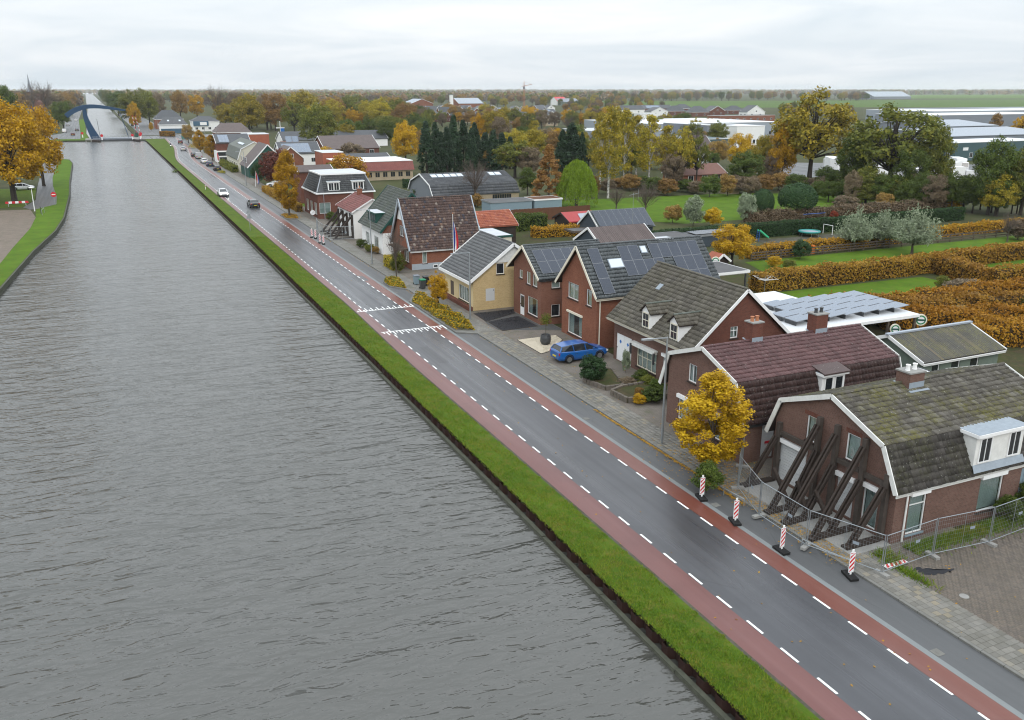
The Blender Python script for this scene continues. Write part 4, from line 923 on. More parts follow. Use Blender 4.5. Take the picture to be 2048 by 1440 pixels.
# ---- I: small white shored house
Ih = House('small_white_house', 'small white house with a maroon roof held up by leaning timber props', 'y',
           [(32.1, 3.95), (35.3, 5.75), (38.5, 3.95)], 126.1, 136.0, 126.3, 135.7, 32.4, 38.2, 'render_white')
oI = {'xm': [(127.5, 2.85, 129.4, 3.6), (132.6, 2.85, 134.6, 3.6), (127.4, .2, 128.5, 2.2), (130.2, .3, 132.0, 2.1)], 'ym': []}
Ih.walls({}, skip=('xm',)); F = Ih.face('xm'); m = MB(); wall_face(m, F, [(126.3, 0), (126.3, 3.95), (135.7, 3.95), (135.7, 0)], oI['xm']); m.build('front_wall', MAT['render_white'], Ih.root)
Ih.roof('tile_maroon', {}, .3, .37, amp=.03); Ih.barge((0, 1), 'white_paint', .05, .2)
for r_ in oI['xm']: window(Ih.root, F, r_, cols=2, glass='glass_dark')
chimney(Ih.root, 35.3, 133.2, 5.3, 6.6, .7, .7, 'brick_red', 1, 'terracotta')
sh2 = thing('timber_shoring', 'leaning dark props against the small white house with the maroon roof', 'shoring', (31, 131, 0))
for y in (126.8, 129.8, 132.2, 135.0): beam('post', (32.25, y, .05), (32.25, y, 3.5), .28, parent=sh2)
for y, z in ((126.9, 3.2), (129.8, 3.3), (130.0, 2.2), (132.2, 3.3), (132.4, 2.2), (135.0, 3.0)): beam('raker', (32.1, y, z), (29.6 if z > 2.5 else 30.5, y, .12), .26, parent=sh2)
for y in (126.9, 129.9, 132.3, 135.0): beam('sole_plate', (29.3, y, .16), (32.1, y, .16), .4, .14, parent=sh2)

# ---- J: brick house with charcoal mansard and white trim
J = thing('mansard_house', 'red brick house with a charcoal hipped mansard, white cornice and two white dormers', 'house', (37.3, 155, 0))
m = MB(); oJ = [(32.5, .95, 34.4, 2.75)]; F1 = Face('ym', 149.2); wall_face(m, F1, [(32.3, 0), (32.3, 4.2), (42.0, 4.2), (42.0, 0)], oJ)
oJx = [(150.4, .6, 152.2, 2.6), (153.6, .6, 155.4, 2.6), (156.8, .6, 158.6, 2.6)]; F0 = Face('xm', 32.3); wall_face(m, F0, [(149.2, 0), (149.2, 4.2), (160.5, 4.2), (160.5, 0)], oJx)
wall_face(m, Face('xp', 42.0), [(149.2, 0), (149.2, 4.2), (160.5, 4.2), (160.5, 0)]); wall_face(m, Face('yp', 160.5), [(32.3, 0), (32.3, 4.2), (42, 4.2), (42, 0)]); m.build('wall', MAT['brick_dark_red'], J)
window(J, F1, oJ[0], cols=2, curtain=('curtain_green', 'full'))
for r_ in oJx: window(J, F0, r_, cols=2, curtain=('curtain', 'full'))
m = MB(); m.box(32.0, 148.9, 4.2, 42.3, 160.8, 4.42); m.build('cornice', MAT['white_paint'], J)
lo, hi = [(32.2, 149.1), (42.1, 149.1), (42.1, 160.6), (32.2, 160.6)], [(33.4, 150.6), (40.9, 150.6), (40.9, 159.1), (33.4, 159.1)]
m = MB(); vs = [(x, y, 4.42) for x, y in lo] + [(x, y, 7.25) for x, y in hi]; m.add(vs, [(0, 1, 5, 4), (1, 2, 6, 5), (2, 3, 7, 6), (3, 0, 4, 7)]); r = m.build('roof', MAT['tile_charcoal'], J)
tiled(r, (33.4, 149.08, 4.46), (1, 0, 0), (0, 1.5, 2.83), 7.5, 3.1, 'tile_charcoal', .3, .36); tiled(r, (32.18, 150.6, 4.46), (0, 1, 0), (1.2, 0, 2.83), 8.5, 3.0, 'tile_charcoal', .3, .36)
for (a, b) in ((0, 0), (1, 1), (3, 3)): m = MB(); m.bar((*lo[a], 4.5), (*hi[b], 7.25), .14, .1); m.build('hip_flashing', MAT['zinc'], J)
m = MB(); m.box(33.2, 150.4, 7.2, 41.1, 159.3, 7.42); m.build('roof_rim', MAT['white_paint'], J); m = MB(); m.box(33.4, 150.6, 7.424, 40.9, 159.1, 7.44); m.build('flat_roof', MAT['bitumen_pale'], J)
for a in (35.15, 39.35): dormer_flat(J, Face('ym', 149.2), a - 1.0, a + 1.0, 4.6, 6.2, 1.6, [(a - .9, a - .02), (a + .02, a + .9)], 'lead', 'white_paint', 'white_paint')
m = MB(); m.tube([(33.3, 149.05, .06), (33.3, 149.05, 4.2)], .05, 6); m.build('drainpipe', MAT['zinc'], J)
# ------------------------------------------------------------------ trees, hedges, shrubs
plain('bark', (.085, .072, .058), .9, .15, var=.35, scale=3, bump=.5); plain('bark_dark', (.045, .038, .032), .9, .15, var=.35, scale=3, bump=.5)
t = NT('bark_birch'); p = t.coord(scale=(1, 1, .6)); t.done(t.mix(t.maprange(t.noise(p, 4, 4, .7), .5, .6, 0, 1), (.50, .48, .44), (.05, .045, .04)), .8, None, .2)
plain('twig', (.125, .098, .082), .9, .1, var=.3, scale=2)
leaf_mat('leaf_amber', [(0, (.18, .095, .008)), (.4, (.40, .225, .010)), (.75, (.58, .34, .012)), (1, (.42, .18, .012))])
leaf_mat('leaf_yellow', [(0, (.16, .10, .01)), (.3, (.37, .21, .010)), (.6, (.55, .34, .013)), (.85, (.64, .42, .018)), (1, (.44, .19, .012))])
leaf_mat('leaf_gold_green', [(0, (0.117, 0.117, 0.0187)), (.45, (0.281, 0.234, 0.025)), (.8, (0.484, 0.359, 0.0312)), (1, (0.343, 0.187, 0.0312))])
leaf_mat('leaf_olive', [(0, (0.0588, 0.0756, 0.0168)), (.45, (0.125, 0.143, 0.0235)), (.8, (0.218, 0.211, 0.0336)), (1, (0.319, 0.235, 0.0336))])
leaf_mat('leaf_green', [(0, (0.0362, 0.0609, 0.0145)), (.5, (0.0798, 0.116, 0.0203)), (1, (0.145, 0.174, 0.029))])
leaf_mat('leaf_conifer', [(0, (0.013, 0.0286, 0.0156)), (.5, (0.026, 0.0546, 0.026)), (1, (0.052, 0.0858, 0.0338))], .1)
leaf_mat('leaf_larch', [(0, (.20, .10, .03)), (.5, (.36, .20, .055)), (1, (.47, .30, .09))])
leaf_mat('leaf_willow', [(0, (0.11, 0.176, 0.0132)), (.5, (0.198, 0.297, 0.022)), (1, (0.286, 0.396, 0.044))], .35)
leaf_mat('leaf_copper', [(0, (.07, .018, .016)), (.5, (.13, .036, .026)), (1, (.20, .07, .035))])
leaf_mat('leaf_rust', [(0, (0.173, 0.0969, 0.0312)), (.5, (0.296, 0.18, 0.05)), (1, (0.406, 0.266, 0.0781))])
leaf_mat('leaf_brown', [(0, (0.113, 0.084, 0.054)), (.5, (0.18, 0.134, 0.084)), (1, (0.256, 0.196, 0.113))], .1)
leaf_mat('leaf_silver', [(0, (0.138, 0.172, 0.103)), (.5, (0.241, 0.287, 0.184)), (1, (0.38, 0.414, 0.287))])
leaf_mat('leaf_box', [(0, (0.014, 0.0364, 0.014)), (.5, (0.028, 0.063, 0.0196)), (1, (0.0504, 0.0952, 0.028))], .1)
leaf_mat('leaf_beech_hedge', [(0, (.15, .07, .016)), (.35, (.265, .135, .021)), (.7, (.38, .215, .028)), (1, (.28, .21, .027))])
leaf_mat('leaf_orange', [(0, (.22, .10, .012)), (.5, (.38, .19, .016)), (1, (.50, .30, .022))])
leaf_mat('leaf_flower_red', [(0, (.20, .03, .02)), (1, (.32, .06, .03))])
t = NT('hedge_core'); t.done((.05, .032, .015), .95, None, .05)
t = NT('hedge_core_green'); t.done((.012, .022, .010), .95, None, .05)

def leaf_cards(P, Nrm, size, asp=1.6, droop=0.0, rng=RNG):
    """four-cornered leaves at points P, loosely facing Nrm"""
    n = len(P); r = rng.normal(0, 1, (n, 3)); N_ = Nrm + r * .75; N_ /= np.linalg.norm(N_, axis=1)[:, None] + 1e-9
    a = np.cross(N_, rng.normal(0, 1, (n, 3)) + np.array([0, 0, .01])); a[:, 2] -= droop; a /= np.linalg.norm(a, axis=1)[:, None] + 1e-9
    b = np.cross(N_, a); b /= np.linalg.norm(b, axis=1)[:, None] + 1e-9; s = (size * rng.uniform(.6, 1.35, n))[:, None]
    V = np.stack([P - a * s * asp / 2, P + b * s / 2, P + a * s * asp / 2, P - b * s / 2], 1).reshape(-1, 3)
    return V, np.arange(4 * n).reshape(-1, 4)
def clumps_crown(c, r, k, per, size, seed, shell=.55, cr=(.16, .30), low=-.75, squash=.8, asp=1.5, fill=.15, shape=None):
    """crown of leaf clumps: centres over an ellipsoid (or shape(z01) radius profile), leaves over each clump's shell"""
    rng = np.random.default_rng(seed); c = np.array(c, float); r = np.array(r, float); cen = []
    while len(cen) < k:
        d = rng.normal(0, 1, 3); d /= np.linalg.norm(d)
        if d[2] < low: continue
        q = d * rng.uniform(shell, 1.0) ** (1 / 2)
        if rng.random() < fill: q *= rng.uniform(.2, .7)
        if shape is not None:
            z = rng.random() ** .85; a = rng.uniform(0, 2 * np.pi); rr = shape(z) * math.sqrt(rng.uniform(shell, 1)); q = np.array([rr * math.cos(a), rr * math.sin(a), z * 2 - 1])
        cen.append(q)
    cen = np.array(cen) * r * (1 - cr[0] * .6) + c; rad_ = rng.uniform(*cr, k) * r.mean()
    P = []; Nn = []
    for p, q in zip(cen, rad_):
        n = int(per * rng.uniform(.6, 1.4) * (q / (r.mean() * np.mean(cr))) ** 1.6) + 3; d = rng.normal(0, 1, (n, 3)); d /= np.linalg.norm(d, axis=1)[:, None]
        rr = rng.uniform(.45, 1.08, n)[:, None]; off = d * rr * q * np.array([1, 1, squash]); P.append(p + off); Nn.append(d * .8 + (p - c) / r * .5 + np.array([0, 0, .35]))
    return leaf_cards(np.concatenate(P), np.concatenate(Nn), size, asp, rng=rng), cen
def trunk_mesh(h0, r0, tips, seed, lean=(0, 0), forks=5, mat='bark', n=6, top=None):
    """tapered trunk forking into limbs that reach the crown's clumps"""
    rng = random.Random(seed); m = MB(); m.smooth = True; top = top or h0 * 1.6
    spine = [Vector((lean[0] * t_ + rng.uniform(-.12, .12) * t_, lean[1] * t_ + rng.uniform(-.12, .12) * t_, top * t_)) for t_ in (0, .02, .25, .5, .75, 1)]; spine[0] = Vector((0, 0, -.1))
    rs = [r0 * 1.5, r0 * 1.15, r0 * .9, r0 * .7, r0 * .48, r0 * .25]; m.tube(spine, rs, n, False)
    for p in tips:
        p = Vector(p); t_ = min(.98, max(.35, (p.z * .55) / top)); i = t_ * 4 + 1; k = min(4, int(i)); b = spine[k].lerp(spine[k + 1], i - k)
        mid = b.lerp(p, .5) + Vector((rng.uniform(-.3, .3), rng.uniform(-.3, .3), rng.uniform(.0, .5))) * (p - b).length * .18; rr = r0 * .34 * min(1, (p - b).length / 4 + .25)
        m.tube([b, mid, p], [rr, rr * .62, rr * .18], 4, False)
    return m.mesh('trunk', MAT[mat])
PROTO = {}
def proto(key, crown_vf, leaf, trunk, w_, h_, crownname='crown'):
    cm = np_mesh(crownname, *crown_vf, MAT[leaf]); PROTO[key] = (cm, trunk, w_, h_)
def join_vf(*vf):
    V = []; Fq = []; b = 0
    for v, f in vf: V.append(v); Fq.append(f + b); b += len(v)
    return np.concatenate(V), np.concatenate(Fq)
def bare_crown(h0, top, spread, seed, n=46, twigs=26):
    """bare crown: limbs, branches and a haze of thin twigs, all real strips"""
    rng = np.random.default_rng(seed); V = []; Fq = []
    def seg(a, b, w0, w1):
        d = b - a; s = np.cross(d, rng.normal(0, 1, 3)); s /= np.linalg.norm(s) + 1e-9; k = len(V); V.extend([a - s * w0, a + s * w0, b + s * w1, b - s * w1]); Fq.append((k, k + 1, k + 2, k + 3))
    for i in range(n):
        a0 = np.array([0, 0, h0 + (top - h0) * rng.uniform(.0, .6)]); ang = rng.uniform(0, 2 * np.pi); u = rng.uniform(.3, 1) ** .6; zt = h0 + (top - h0) * rng.uniform(.35, 1.0)
        rmax = spread * math.sqrt(max(.03, 1 - ((zt - (h0 + top) / 2) / ((top - h0) * .55)) ** 2)); p1 = np.array([math.cos(ang) * rmax * u, math.sin(ang) * rmax * u, zt]); mid = (a0 + p1) / 2 + rng.normal(0, .3, 3) + np.array([0, 0, -.2])
        seg(a0, mid, .06, .035); seg(mid, p1, .035, .015)
        for _ in range(twigs):
            f = rng.uniform(.25, 1); b = (mid + (p1 - mid) * (f * 2 - 1)) if f > .5 else a0 + (mid - a0) * f * 2; d = (p1 - a0) / np.linalg.norm(p1 - a0) + rng.normal(0, .6, 3) + np.array([0, 0, .35]); d /= np.linalg.norm(d); seg(b, b + d * rng.uniform(.5, 1.5) * spread / 4, .017, .007)
    return np.array(V), np.array(Fq)
def prof(pts): xs, ys = zip(*pts); return lambda z: float(np.interp(z, xs, ys))
# the kinds, each with a couple of shapes
for s in (1, 2, 3):
    vf, cen = clumps_crown((0, 0, 8.9), (6.2, 6.2, 7.1), 110, 120, .29, s, shell=.3, cr=(.13, .28), low=-.88); PROTO_c = cen
    tr = trunk_mesh(5.5, .42, cen[:26], s, mat='bark_dark', top=12)
    for nm, lf in (('oak_amber', 'leaf_amber'), ('oak_gold', 'leaf_gold_green'), ('oak_olive', 'leaf_olive'), ('oak_green', 'leaf_green'), ('oak_rust', 'leaf_rust'), ('oak_brown', 'leaf_brown'), ('oak_yellow', 'leaf_yellow')): proto((nm, s), vf, lf, tr, 13.2, 16.2)
    vf, cen = clumps_crown((0, 0, 9.5), (3.4, 3.4, 6.6), 60, 70, .24, 20 + s, shell=.2, cr=(.16, .28), asp=1.8, shape=prof([(0, .45), (.25, .95), (.5, .9), (.8, .5), (1, .12)])); tr = trunk_mesh(8, .22, cen[:22], s, mat='bark_birch', top=14); proto(('birch', s), vf, 'leaf_gold_green', tr, 7.2, 16.3)
for s in (1, 2):
    vf, cen = clumps_crown((0, 0, 9.6), (6.4, 6.4, 6.6), 80, 80, .34, 50 + s, shell=.4, cr=(.13, .24)); tr = trunk_mesh(6, .42, cen, s, mat='bark_dark', top=13.5); proto(('thin_gold', s), vf, 'leaf_gold_green', tr, 13.4, 16.4); proto(('thin_olive', s), vf, 'leaf_olive', tr, 13.4, 16.4)
    vf, cen = clumps_crown((0, 0, 7.0), (2.6, 2.6, 7.0), 150, 46, .26, 60 + s, shell=.3, cr=(.10, .17), low=-2, asp=2.2, shape=prof([(0, .9), (.15, 1), (.5, .72), (.8, .38), (1, .03)]), squash=1.3); proto(('conifer', s), vf, 'leaf_conifer', trunk_mesh(5, .3, [], s, mat='bark_dark', top=12.5), 5.4, 14.4)
    vf, cen = clumps_crown((0, 0, 6.9), (2.4, 2.4, 5.2), 210, 110, .125, 70 + s, shell=.15, cr=(.07, .18), shape=prof([(0, .25), (.18, .8), (.4, 1), (.65, .85), (.88, .42), (1, .1)]), squash=1.2); tr = trunk_mesh(3, .15, cen[:10], s, top=9)
    proto(('hornbeam', s), vf, 'leaf_yellow' if s == 1 else 'leaf_amber', tr, 4.7, 12.0)
    v1 = bare_crown(3.5, 15, 5.6, 80 + s, 60, 40); proto(('bare', s), v1, 'twig', trunk_mesh(5, .36, [(math.cos(a) * 2.6, math.sin(a) * 2.6, 9 + a % 2) for a in range(8)], s, mat='bark', top=12), 11.6, 15.5)
    vf, cen = clumps_crown((0, 0, 2.2), (1.9, 1.9, 2.0), 64, 95, .14, 90 + s, shell=.4, cr=(.2, .34), low=-.9)
    trs = trunk_mesh(1.0, .07, cen[:8], s, top=2)
    for nm, lf in (('shrub_green', 'leaf_green'), ('shrub_rust', 'leaf_rust'), ('shrub_yellow', 'leaf_yellow'), ('shrub_olive', 'leaf_olive'), ('shrub_brown', 'leaf_brown'), ('shrub_copper', 'leaf_copper'), ('shrub_silver', 'leaf_silver'), ('shrub_red', 'leaf_flower_red'), ('shrub_dark', 'leaf_box'), ('shrub_orange', 'leaf_orange')): proto((nm, s), vf, lf, trs, 4.0, 4.3, 'foliage')
    # pollard willow: sheaves of upright silver shoots
    rng = np.random.default_rng(100 + s); V = []; Fq = []; P = []; Nn = []
    for _ in range(230):
        a = rng.uniform(0, 2 * np.pi); u = rng.uniform(0, 1) ** .6; d = np.array([math.cos(a) * u * 1.5, math.sin(a) * u * 1.5, 1.1 - .95 * u + rng.uniform(-.1, .3)]); L_ = rng.uniform(2.0, 3.3) * (1.2 - .45 * u)
        for f in np.linspace(.15, 1, 34): P.append(np.array([0, 0, 1.25]) + d / np.linalg.norm(d) * L_ * f + rng.normal(0, .10, 3)); Nn.append(rng.normal(0, 1, 3))
    vf = leaf_cards(np.array(P), np.array(Nn), .10, 2.6, rng=rng); proto(('pollard', s), vf, 'leaf_silver', trunk_mesh(1.3, .16, [(math.cos(a) * .5, math.sin(a) * .5, 2.6) for a in range(6)], s, top=1.7), 4.6, 5.1)
vf, cen = clumps_crown((0, 0, 5.6), (2.6, 2.6, 5.3), 130, 80, .18, 121, shell=.3, cr=(.10, .17), low=-2, shape=prof([(0, .85), (.12, 1), (.45, .78), (.75, .36), (1, .02)])); proto(('larch', 1), vf, 'leaf_larch', trunk_mesh(4, .2, [], 1, top=10), 5.4, 11.0)
rng = np.random.default_rng(131); P = []; Nn = []
for _ in range(520):                                                 # weeping willow: hanging strands
    a = rng.uniform(0, 2 * np.pi); u = rng.uniform(0, 1) ** .5; zt = 8.4 * math.sqrt(max(.05, 1 - u * u * .78)); x0, y0 = math.cos(a) * u * 3.7, math.sin(a) * u * 3.7; L_ = rng.uniform(2.2, 5.2)
    for f in np.linspace(0, 1, 26):
        z = zt - L_ * f
        if z > .5: P.append(np.array([x0 * (1 + .12 * math.sin(f * 2)), y0 * (1 + .12 * math.sin(f * 2)), z]) + rng.normal(0, .09, 3)); Nn.append(np.array([math.cos(a), math.sin(a), .1]))
vf = leaf_cards(np.array(P), np.array(Nn), .15, 2.4, 1.5, rng=rng); proto(('weeping', 1), vf, 'leaf_willow', trunk_mesh(2, .3, [(math.cos(a), math.sin(a), 6) for a in range(6)], 1, top=6), 7.6, 8.6)
rng = np.random.default_rng(141); d = rng.normal(0, 1, (9000, 3)); d /= np.linalg.norm(d, axis=1)[:, None]; d = d[d[:, 2] > -.55]
P = d * np.array([2.5, 2.5, 2.2]) * (1 + .03 * np.sin(d[:, :1] * 9) * np.sin(d[:, 1:2] * 8)) * rng.uniform(.93, 1.02, (len(d), 1)) + np.array([0, 0, 2.9])
proto(('ball', 1), leaf_cards(P, d * 2, .15, 1.4, rng=rng), 'leaf_box', trunk_mesh(1.2, .2, [(math.cos(a) * 1.6, math.sin(a) * 1.6, 2.7) for a in range(6)], 1, top=2.6, mat='bark_dark'), 5.0, 5.1)
NAMES = dict(oak_amber='oak_tree', oak_gold='golden_leaf_tree', oak_olive='olive_leaf_tree', oak_green='green_leaf_tree', oak_rust='rust_leaf_tree', oak_brown='oak_tree', oak_yellow='yellow_leaf_tree', thin_gold='oak_tree', thin_olive='olive_leaf_tree', birch='birch_tree', conifer='conifer_tree', hornbeam='street_tree', bare='bare_tree', pollard='willow_tree', larch='larch_tree', weeping='weeping_willow', ball='clipped_tree')  # the broad crowns are one oak shape, told apart only by leaf colour
COLWORD = dict(oak_amber='amber leaved', oak_gold='golden olive', oak_olive='olive green', oak_green='dark green', oak_rust='rust coloured', oak_brown='brown leaved', oak_yellow='bright yellow', thin_gold='thinly leaved golden', thin_olive='thinly leaved olive', birch='golden birch', conifer='dark conical', hornbeam='yellow street', bare='bare brown', pollard='silvery', larch='orange conical', weeping='bright green weeping', ball='dark clipped')
def plant(kind, x, y, w_, h_, label, group=None, cat=None, z=0.0, shape=None, name=None, rz=None):
    shapes = [k[1] for k in PROTO if k[0] == kind]; s = shape or random.choice(shapes); cm, tm, w0, h0 = PROTO[(kind, s)]
    nm = name or NAMES.get(kind, 'shrub'); cat = cat or ('shrub' if kind.startswith('shrub') else 'tree')
    r = thing(nm, label, cat, (x, y, z), random.uniform(0, 6.28) if rz is None else rz, group); r.scale = (w_ / w0, w_ / w0, h_ / h0)
    mesh_obj(cm.name.split('.')[0], cm, r); mesh_obj('trunk', tm, r) if not kind.startswith('shrub') else mesh_obj('stems', tm, r); return r
def tree_at(kind, px, pb, pt, pw, label, group=None, Yd=None, **kw):
    """tree whose foot shows at (px, pb) in the photograph (or stands at depth Yd), whose top shows at row pt, pw pixels wide"""
    g = gp(px, pb) if Yd is None else ply(px, 500, Yd); x, y = g.x, g.y; return plant(kind, x, y, pw / px_per_m(x, y), height_at(x, y, pt), label, group, **kw)
def hedge(name, label, pts, w_, h_, leaf, dens=70, size=.13, core='hedge_core', wob=.1, cat='hedge', group=None, spikes=0):
    """clipped hedge along a line: a core and a skin of leaves, uneven on top"""
    P = []; Nn = []; c = MB(); pts = [Vector((*p, 0)) for p in pts]; r = thing(name, label, cat, pts[0], 0, group); o = np.array(pts[0])
    for a, b in zip(pts, pts[1:]):
        L_ = (b - a).length; d = (b - a).normalized(); s = Vector((-d.y, d.x, 0)); k = max(2, int(L_ / .8)); hs = [h_ * (.9 + random.uniform(-.5, .5) * wob) for _ in range(k + 1)]
        for i in range(k):
            p, q = a + d * (L_ * i / k), a + d * (L_ * (i + 1) / k); ww = w_ / 2 - .1
            c.add([p - s * ww, p + s * ww, p + s * ww + Vector((0, 0, hs[i] - .12)), p - s * ww + Vector((0, 0, hs[i] - .12)), q - s * ww, q + s * ww, q + s * ww + Vector((0, 0, hs[i + 1] - .12)), q - s * ww + Vector((0, 0, hs[i + 1] - .12))], [(0, 1, 2, 3), (7, 6, 5, 4), (0, 3, 7, 4), (1, 5, 6, 2), (3, 2, 6, 7)])
        n = int((L_ * (2 * h_ + w_)) * dens); u = RNG.uniform(-.01, 1.01, n); t_ = RNG.uniform(0, 1, n) * (2 * h_ + w_); hh = h_ * (1 + wob * .5 * np.sin(u * L_ * 1.3 + t_) * np.sin(u * L_ * .37 + 1))
        side = np.where(t_ < h_, -1, np.where(t_ > h_ + w_, 1, 0)); off = np.where(side == 0, t_ - h_ - w_ / 2, side * w_ / 2) + RNG.normal(0, .05 + wob * .25, n)
        z = np.where(side == 0, hh + RNG.normal(0, .03 + wob * .3, n), np.where(side < 0, t_, 2 * h_ + w_ - t_) * hh / h_)
        P.append(np.stack([a.x + d.x * L_ * u + s.x * off, a.y + d.y * L_ * u + s.y * off, np.maximum(z, .04)], 1)); Nn.append(np.stack([s.x * side * 1.0, s.y * side * 1.0, np.where(side == 0, 1.0, .25)], 1))
    for e, f in ((pts[0], pts[1]), (pts[-1], pts[-2])):                # leaves over both ends
        d = (e - f).normalized(); n = int(w_ * h_ * dens * 1.3); u = RNG.uniform(-w_ / 2, w_ / 2, n); q = RNG.normal(.02, .05, n)
        P.append(np.stack([e.x - d.y * u + d.x * q, e.y + d.x * u + d.y * q, RNG.uniform(.04, h_, n)], 1)); Nn.append(np.tile([d.x, d.y, .25], (n, 1)))
    c.build('hedge_core', MAT[core], r); V, Fq = leaf_cards(np.concatenate(P), np.concatenate(Nn), size)
    mesh_obj('foliage', np_mesh('foliage', V - o, Fq, MAT[leaf]), r); return r
# ------------------------------------------------------------------ far and middle buildings
def bg(name, label, Yd, x0, x1, pe, pr, depth, kind, wall, roof, cat='house', pb=None, group=None, cols=3, win=True, over=.3, win_mat='white_paint', trim='white_paint', wz=(.9, 2.2), hip=0.0, px=True, skl=0, sol=0):
    """building whose front (facing the camera's side of the street) stands at depth Yd between picture columns x0 and x1; eaves at row pe, ridge at row pr"""
    if Yd < 0: Yd = gp((x0 + x1) / 2, pe, -Yd).y                      # depth from the height of the eaves
    a, b = (ply(x0, pe, Yd), ply(x1, pe, Yd)) if px else (Vector((x0, Yd, 0)), Vector((x1, Yd, 0)))
    xa, xb = a.x, b.x; xm = (xa + xb) / 2; pm = x0 + (x1 - x0) / 2 if px else 1024
    ez = max(2.2, ply(pm, pe, Yd).z) if px else pe; rz = (max(ez + .2, ply(pm, pr, Yd + (depth / 2 if kind in ('x', 'hip') else 0)).z) if px else pr)
    r = thing(name, label, cat, (xm, Yd + depth / 2, 0), 0, group); W_ = MB(); yb = Yd + depth
    def wins(F, lo, hi, n, z0, z1):
        if not win or n < 1: return
        st = (hi - lo) / n
        for i in range(n):
            c = lo + st * (i + .5); w_ = min(.75, st * .32); f = MB(); F.box(f, c - w_, z0, -.05, c + w_, z1, -.002); fo = f.build('window', MAT[win_mat], r)
            q = MB(); F.box(q, c - w_ + .09, z0 + .09, -.065, c - .03, z1 - .09, -.052); F.box(q, c + .03, z0 + .09, -.065, c + w_ - .09, z1 - .09, -.052); q.build('pane', MAT['glass_dark'], fo)
    FY, FX = Face('ym', Yd), Face('xm', xa)
    if kind == 'flat':
        W_.box(xa, Yd, 0, xb, yb, ez - .05); W_.build('wall', MAT[wall], r); m = MB(); m.box(xa - .1, Yd - .1, ez - .05, xb + .1, yb + .1, ez + .12); m.build('roof_edge', MAT[trim], r)
        m = MB(); m.box(xa + .15, Yd + .15, ez + .123, xb - .15, yb - .15, ez + .14); m.build('roof', MAT[roof], r)
    elif kind == 'x':
        ym = Yd + depth / 2; W_.prism([(xa, Yd, 0), (xa, Yd, ez), (xa, ym, rz - .1), (xa, yb, ez), (xa, yb, 0)], (xb - xa, 0, 0)); W_.build('wall', MAT[wall], r)
        for s, (p, q) in ((1, (Yd - over, ez - .1)), (-1, (yb + over, ez - .1))):
            m = MB(); m.prism([(xa - over, p, q), (xb + over, p, q), (xb + over, ym, rz), (xa - over, ym, rz)], (0, 0, .16)); ro = m.build('roof', MAT[roof], r)
            if s == 1:
                v = Vector((0, ym - p, rz - q)); L_ = v.length; v = v.normalized(); w_ = xb - xa
                if sol: solar(ro, Vector((xa + w_ * .08, p, q + .16)) + v * .5, Vector((1, 0, 0)), v, max(2, int(w_ * sol)), max(1, int((L_ - .6) / 1.65)), 1.0, 1.65, 'solar_cell_sky_tint', h=.05)
                for k in range(skl): skylight(r, Vector((xa + w_ * (k + .7) / (skl + .4), p, q + .16)) + v * L_ * .4, Vector((1, 0, 0)), v, .9, 1.2)
        for xx in (xa - over - .03, xb + over - .03):
            m = MB(); m.bar((xx + .03, Yd - over, ez - .05), (xx + .03, ym, rz + .05), .08, .26); m.bar((xx + .03, yb + over, ez - .05), (xx + .03, ym, rz + .05), .08, .26); m.build('bargeboard', MAT[trim], r)
    elif kind == 'y':
        W_.prism([(xa, Yd, 0), (xb, Yd, 0), (xb, Yd, ez), (xm, Yd, rz - .12), (xa, Yd, ez)], (0, depth, 0)); W_.build('wall', MAT[wall], r)
        for p, q in ((xa - over, xm), (xb + over, xm)):
            m = MB(); m.prism([(p, Yd - .25, ez - .12), (p, yb + .25, ez - .12), (q, yb + .25, rz), (q, Yd - .25, rz)], (0, 0, .16)); ro = m.build('roof', MAT[roof], r)
            if p < xm and sol:
                v = Vector((xm - p, 0, rz - ez)); L_ = v.length; v = v.normalized(); solar(ro, Vector((p, Yd + depth * .85, ez + .06)) + v * .5, Vector((0, -1, 0)), v, max(2, int(depth * sol)), max(1, int((L_ - .6) / 1.65)), 1.0, 1.65, 'solar_cell', h=.05)
            m = MB(); m.bar((p, Yd - .28, ez - .04), (xm, Yd - .28, rz + .06), .07, .26, up=(0, 0, 1)); m.build('bargeboard', MAT[trim], r)
    elif kind == 'hip':
        ym = Yd + depth / 2; h = min(depth / 2, (xb - xa) * (hip or .3)); W_.box(xa, Yd, 0, xb, yb, ez); W_.build('wall', MAT[wall], r); o = over; m = MB()
        m.add([(xa - o, Yd - o, ez), (xb + o, Yd - o, ez), (xb + o, yb + o, ez), (xa - o, yb + o, ez), (xa + h, ym, rz), (xb - h, ym, rz)], [(0, 1, 5, 4), (1, 2, 5), (2, 3, 4, 5), (3, 0, 4), (3, 2, 1, 0)]); m.build('roof', MAT[roof], r)
        v = Vector((0, ym - Yd + o, rz - ez)); L_ = v.length; v = v.normalized()
        for k in range(skl): skylight(r, Vector((xa + (xb - xa) * (k + .7) / (skl + .4), Yd - o, ez + .02)) + v * L_ * .4, Vector((1, 0, 0)), v, 1.0, 1.2)
        m = MB(); m.box(xa - o - .06, Yd - o - .06, ez - .22, xb + o + .06, yb + o + .06, ez - .004); m.build('gutter', MAT[trim], r)
    elif kind == 'mans':
        W_.prism([(xa, Yd, 0), (xb, Yd, 0), (xb, Yd, ez), (xb - (xb - xa) * .1, Yd, ez + (rz - ez) * .6), (xm, Yd, rz - .1), (xa + (xb - xa) * .1, Yd, ez + (rz - ez) * .6), (xa, Yd, ez)], (0, depth, 0)); W_.build('wall', MAT[wall], r); w_ = xb - xa
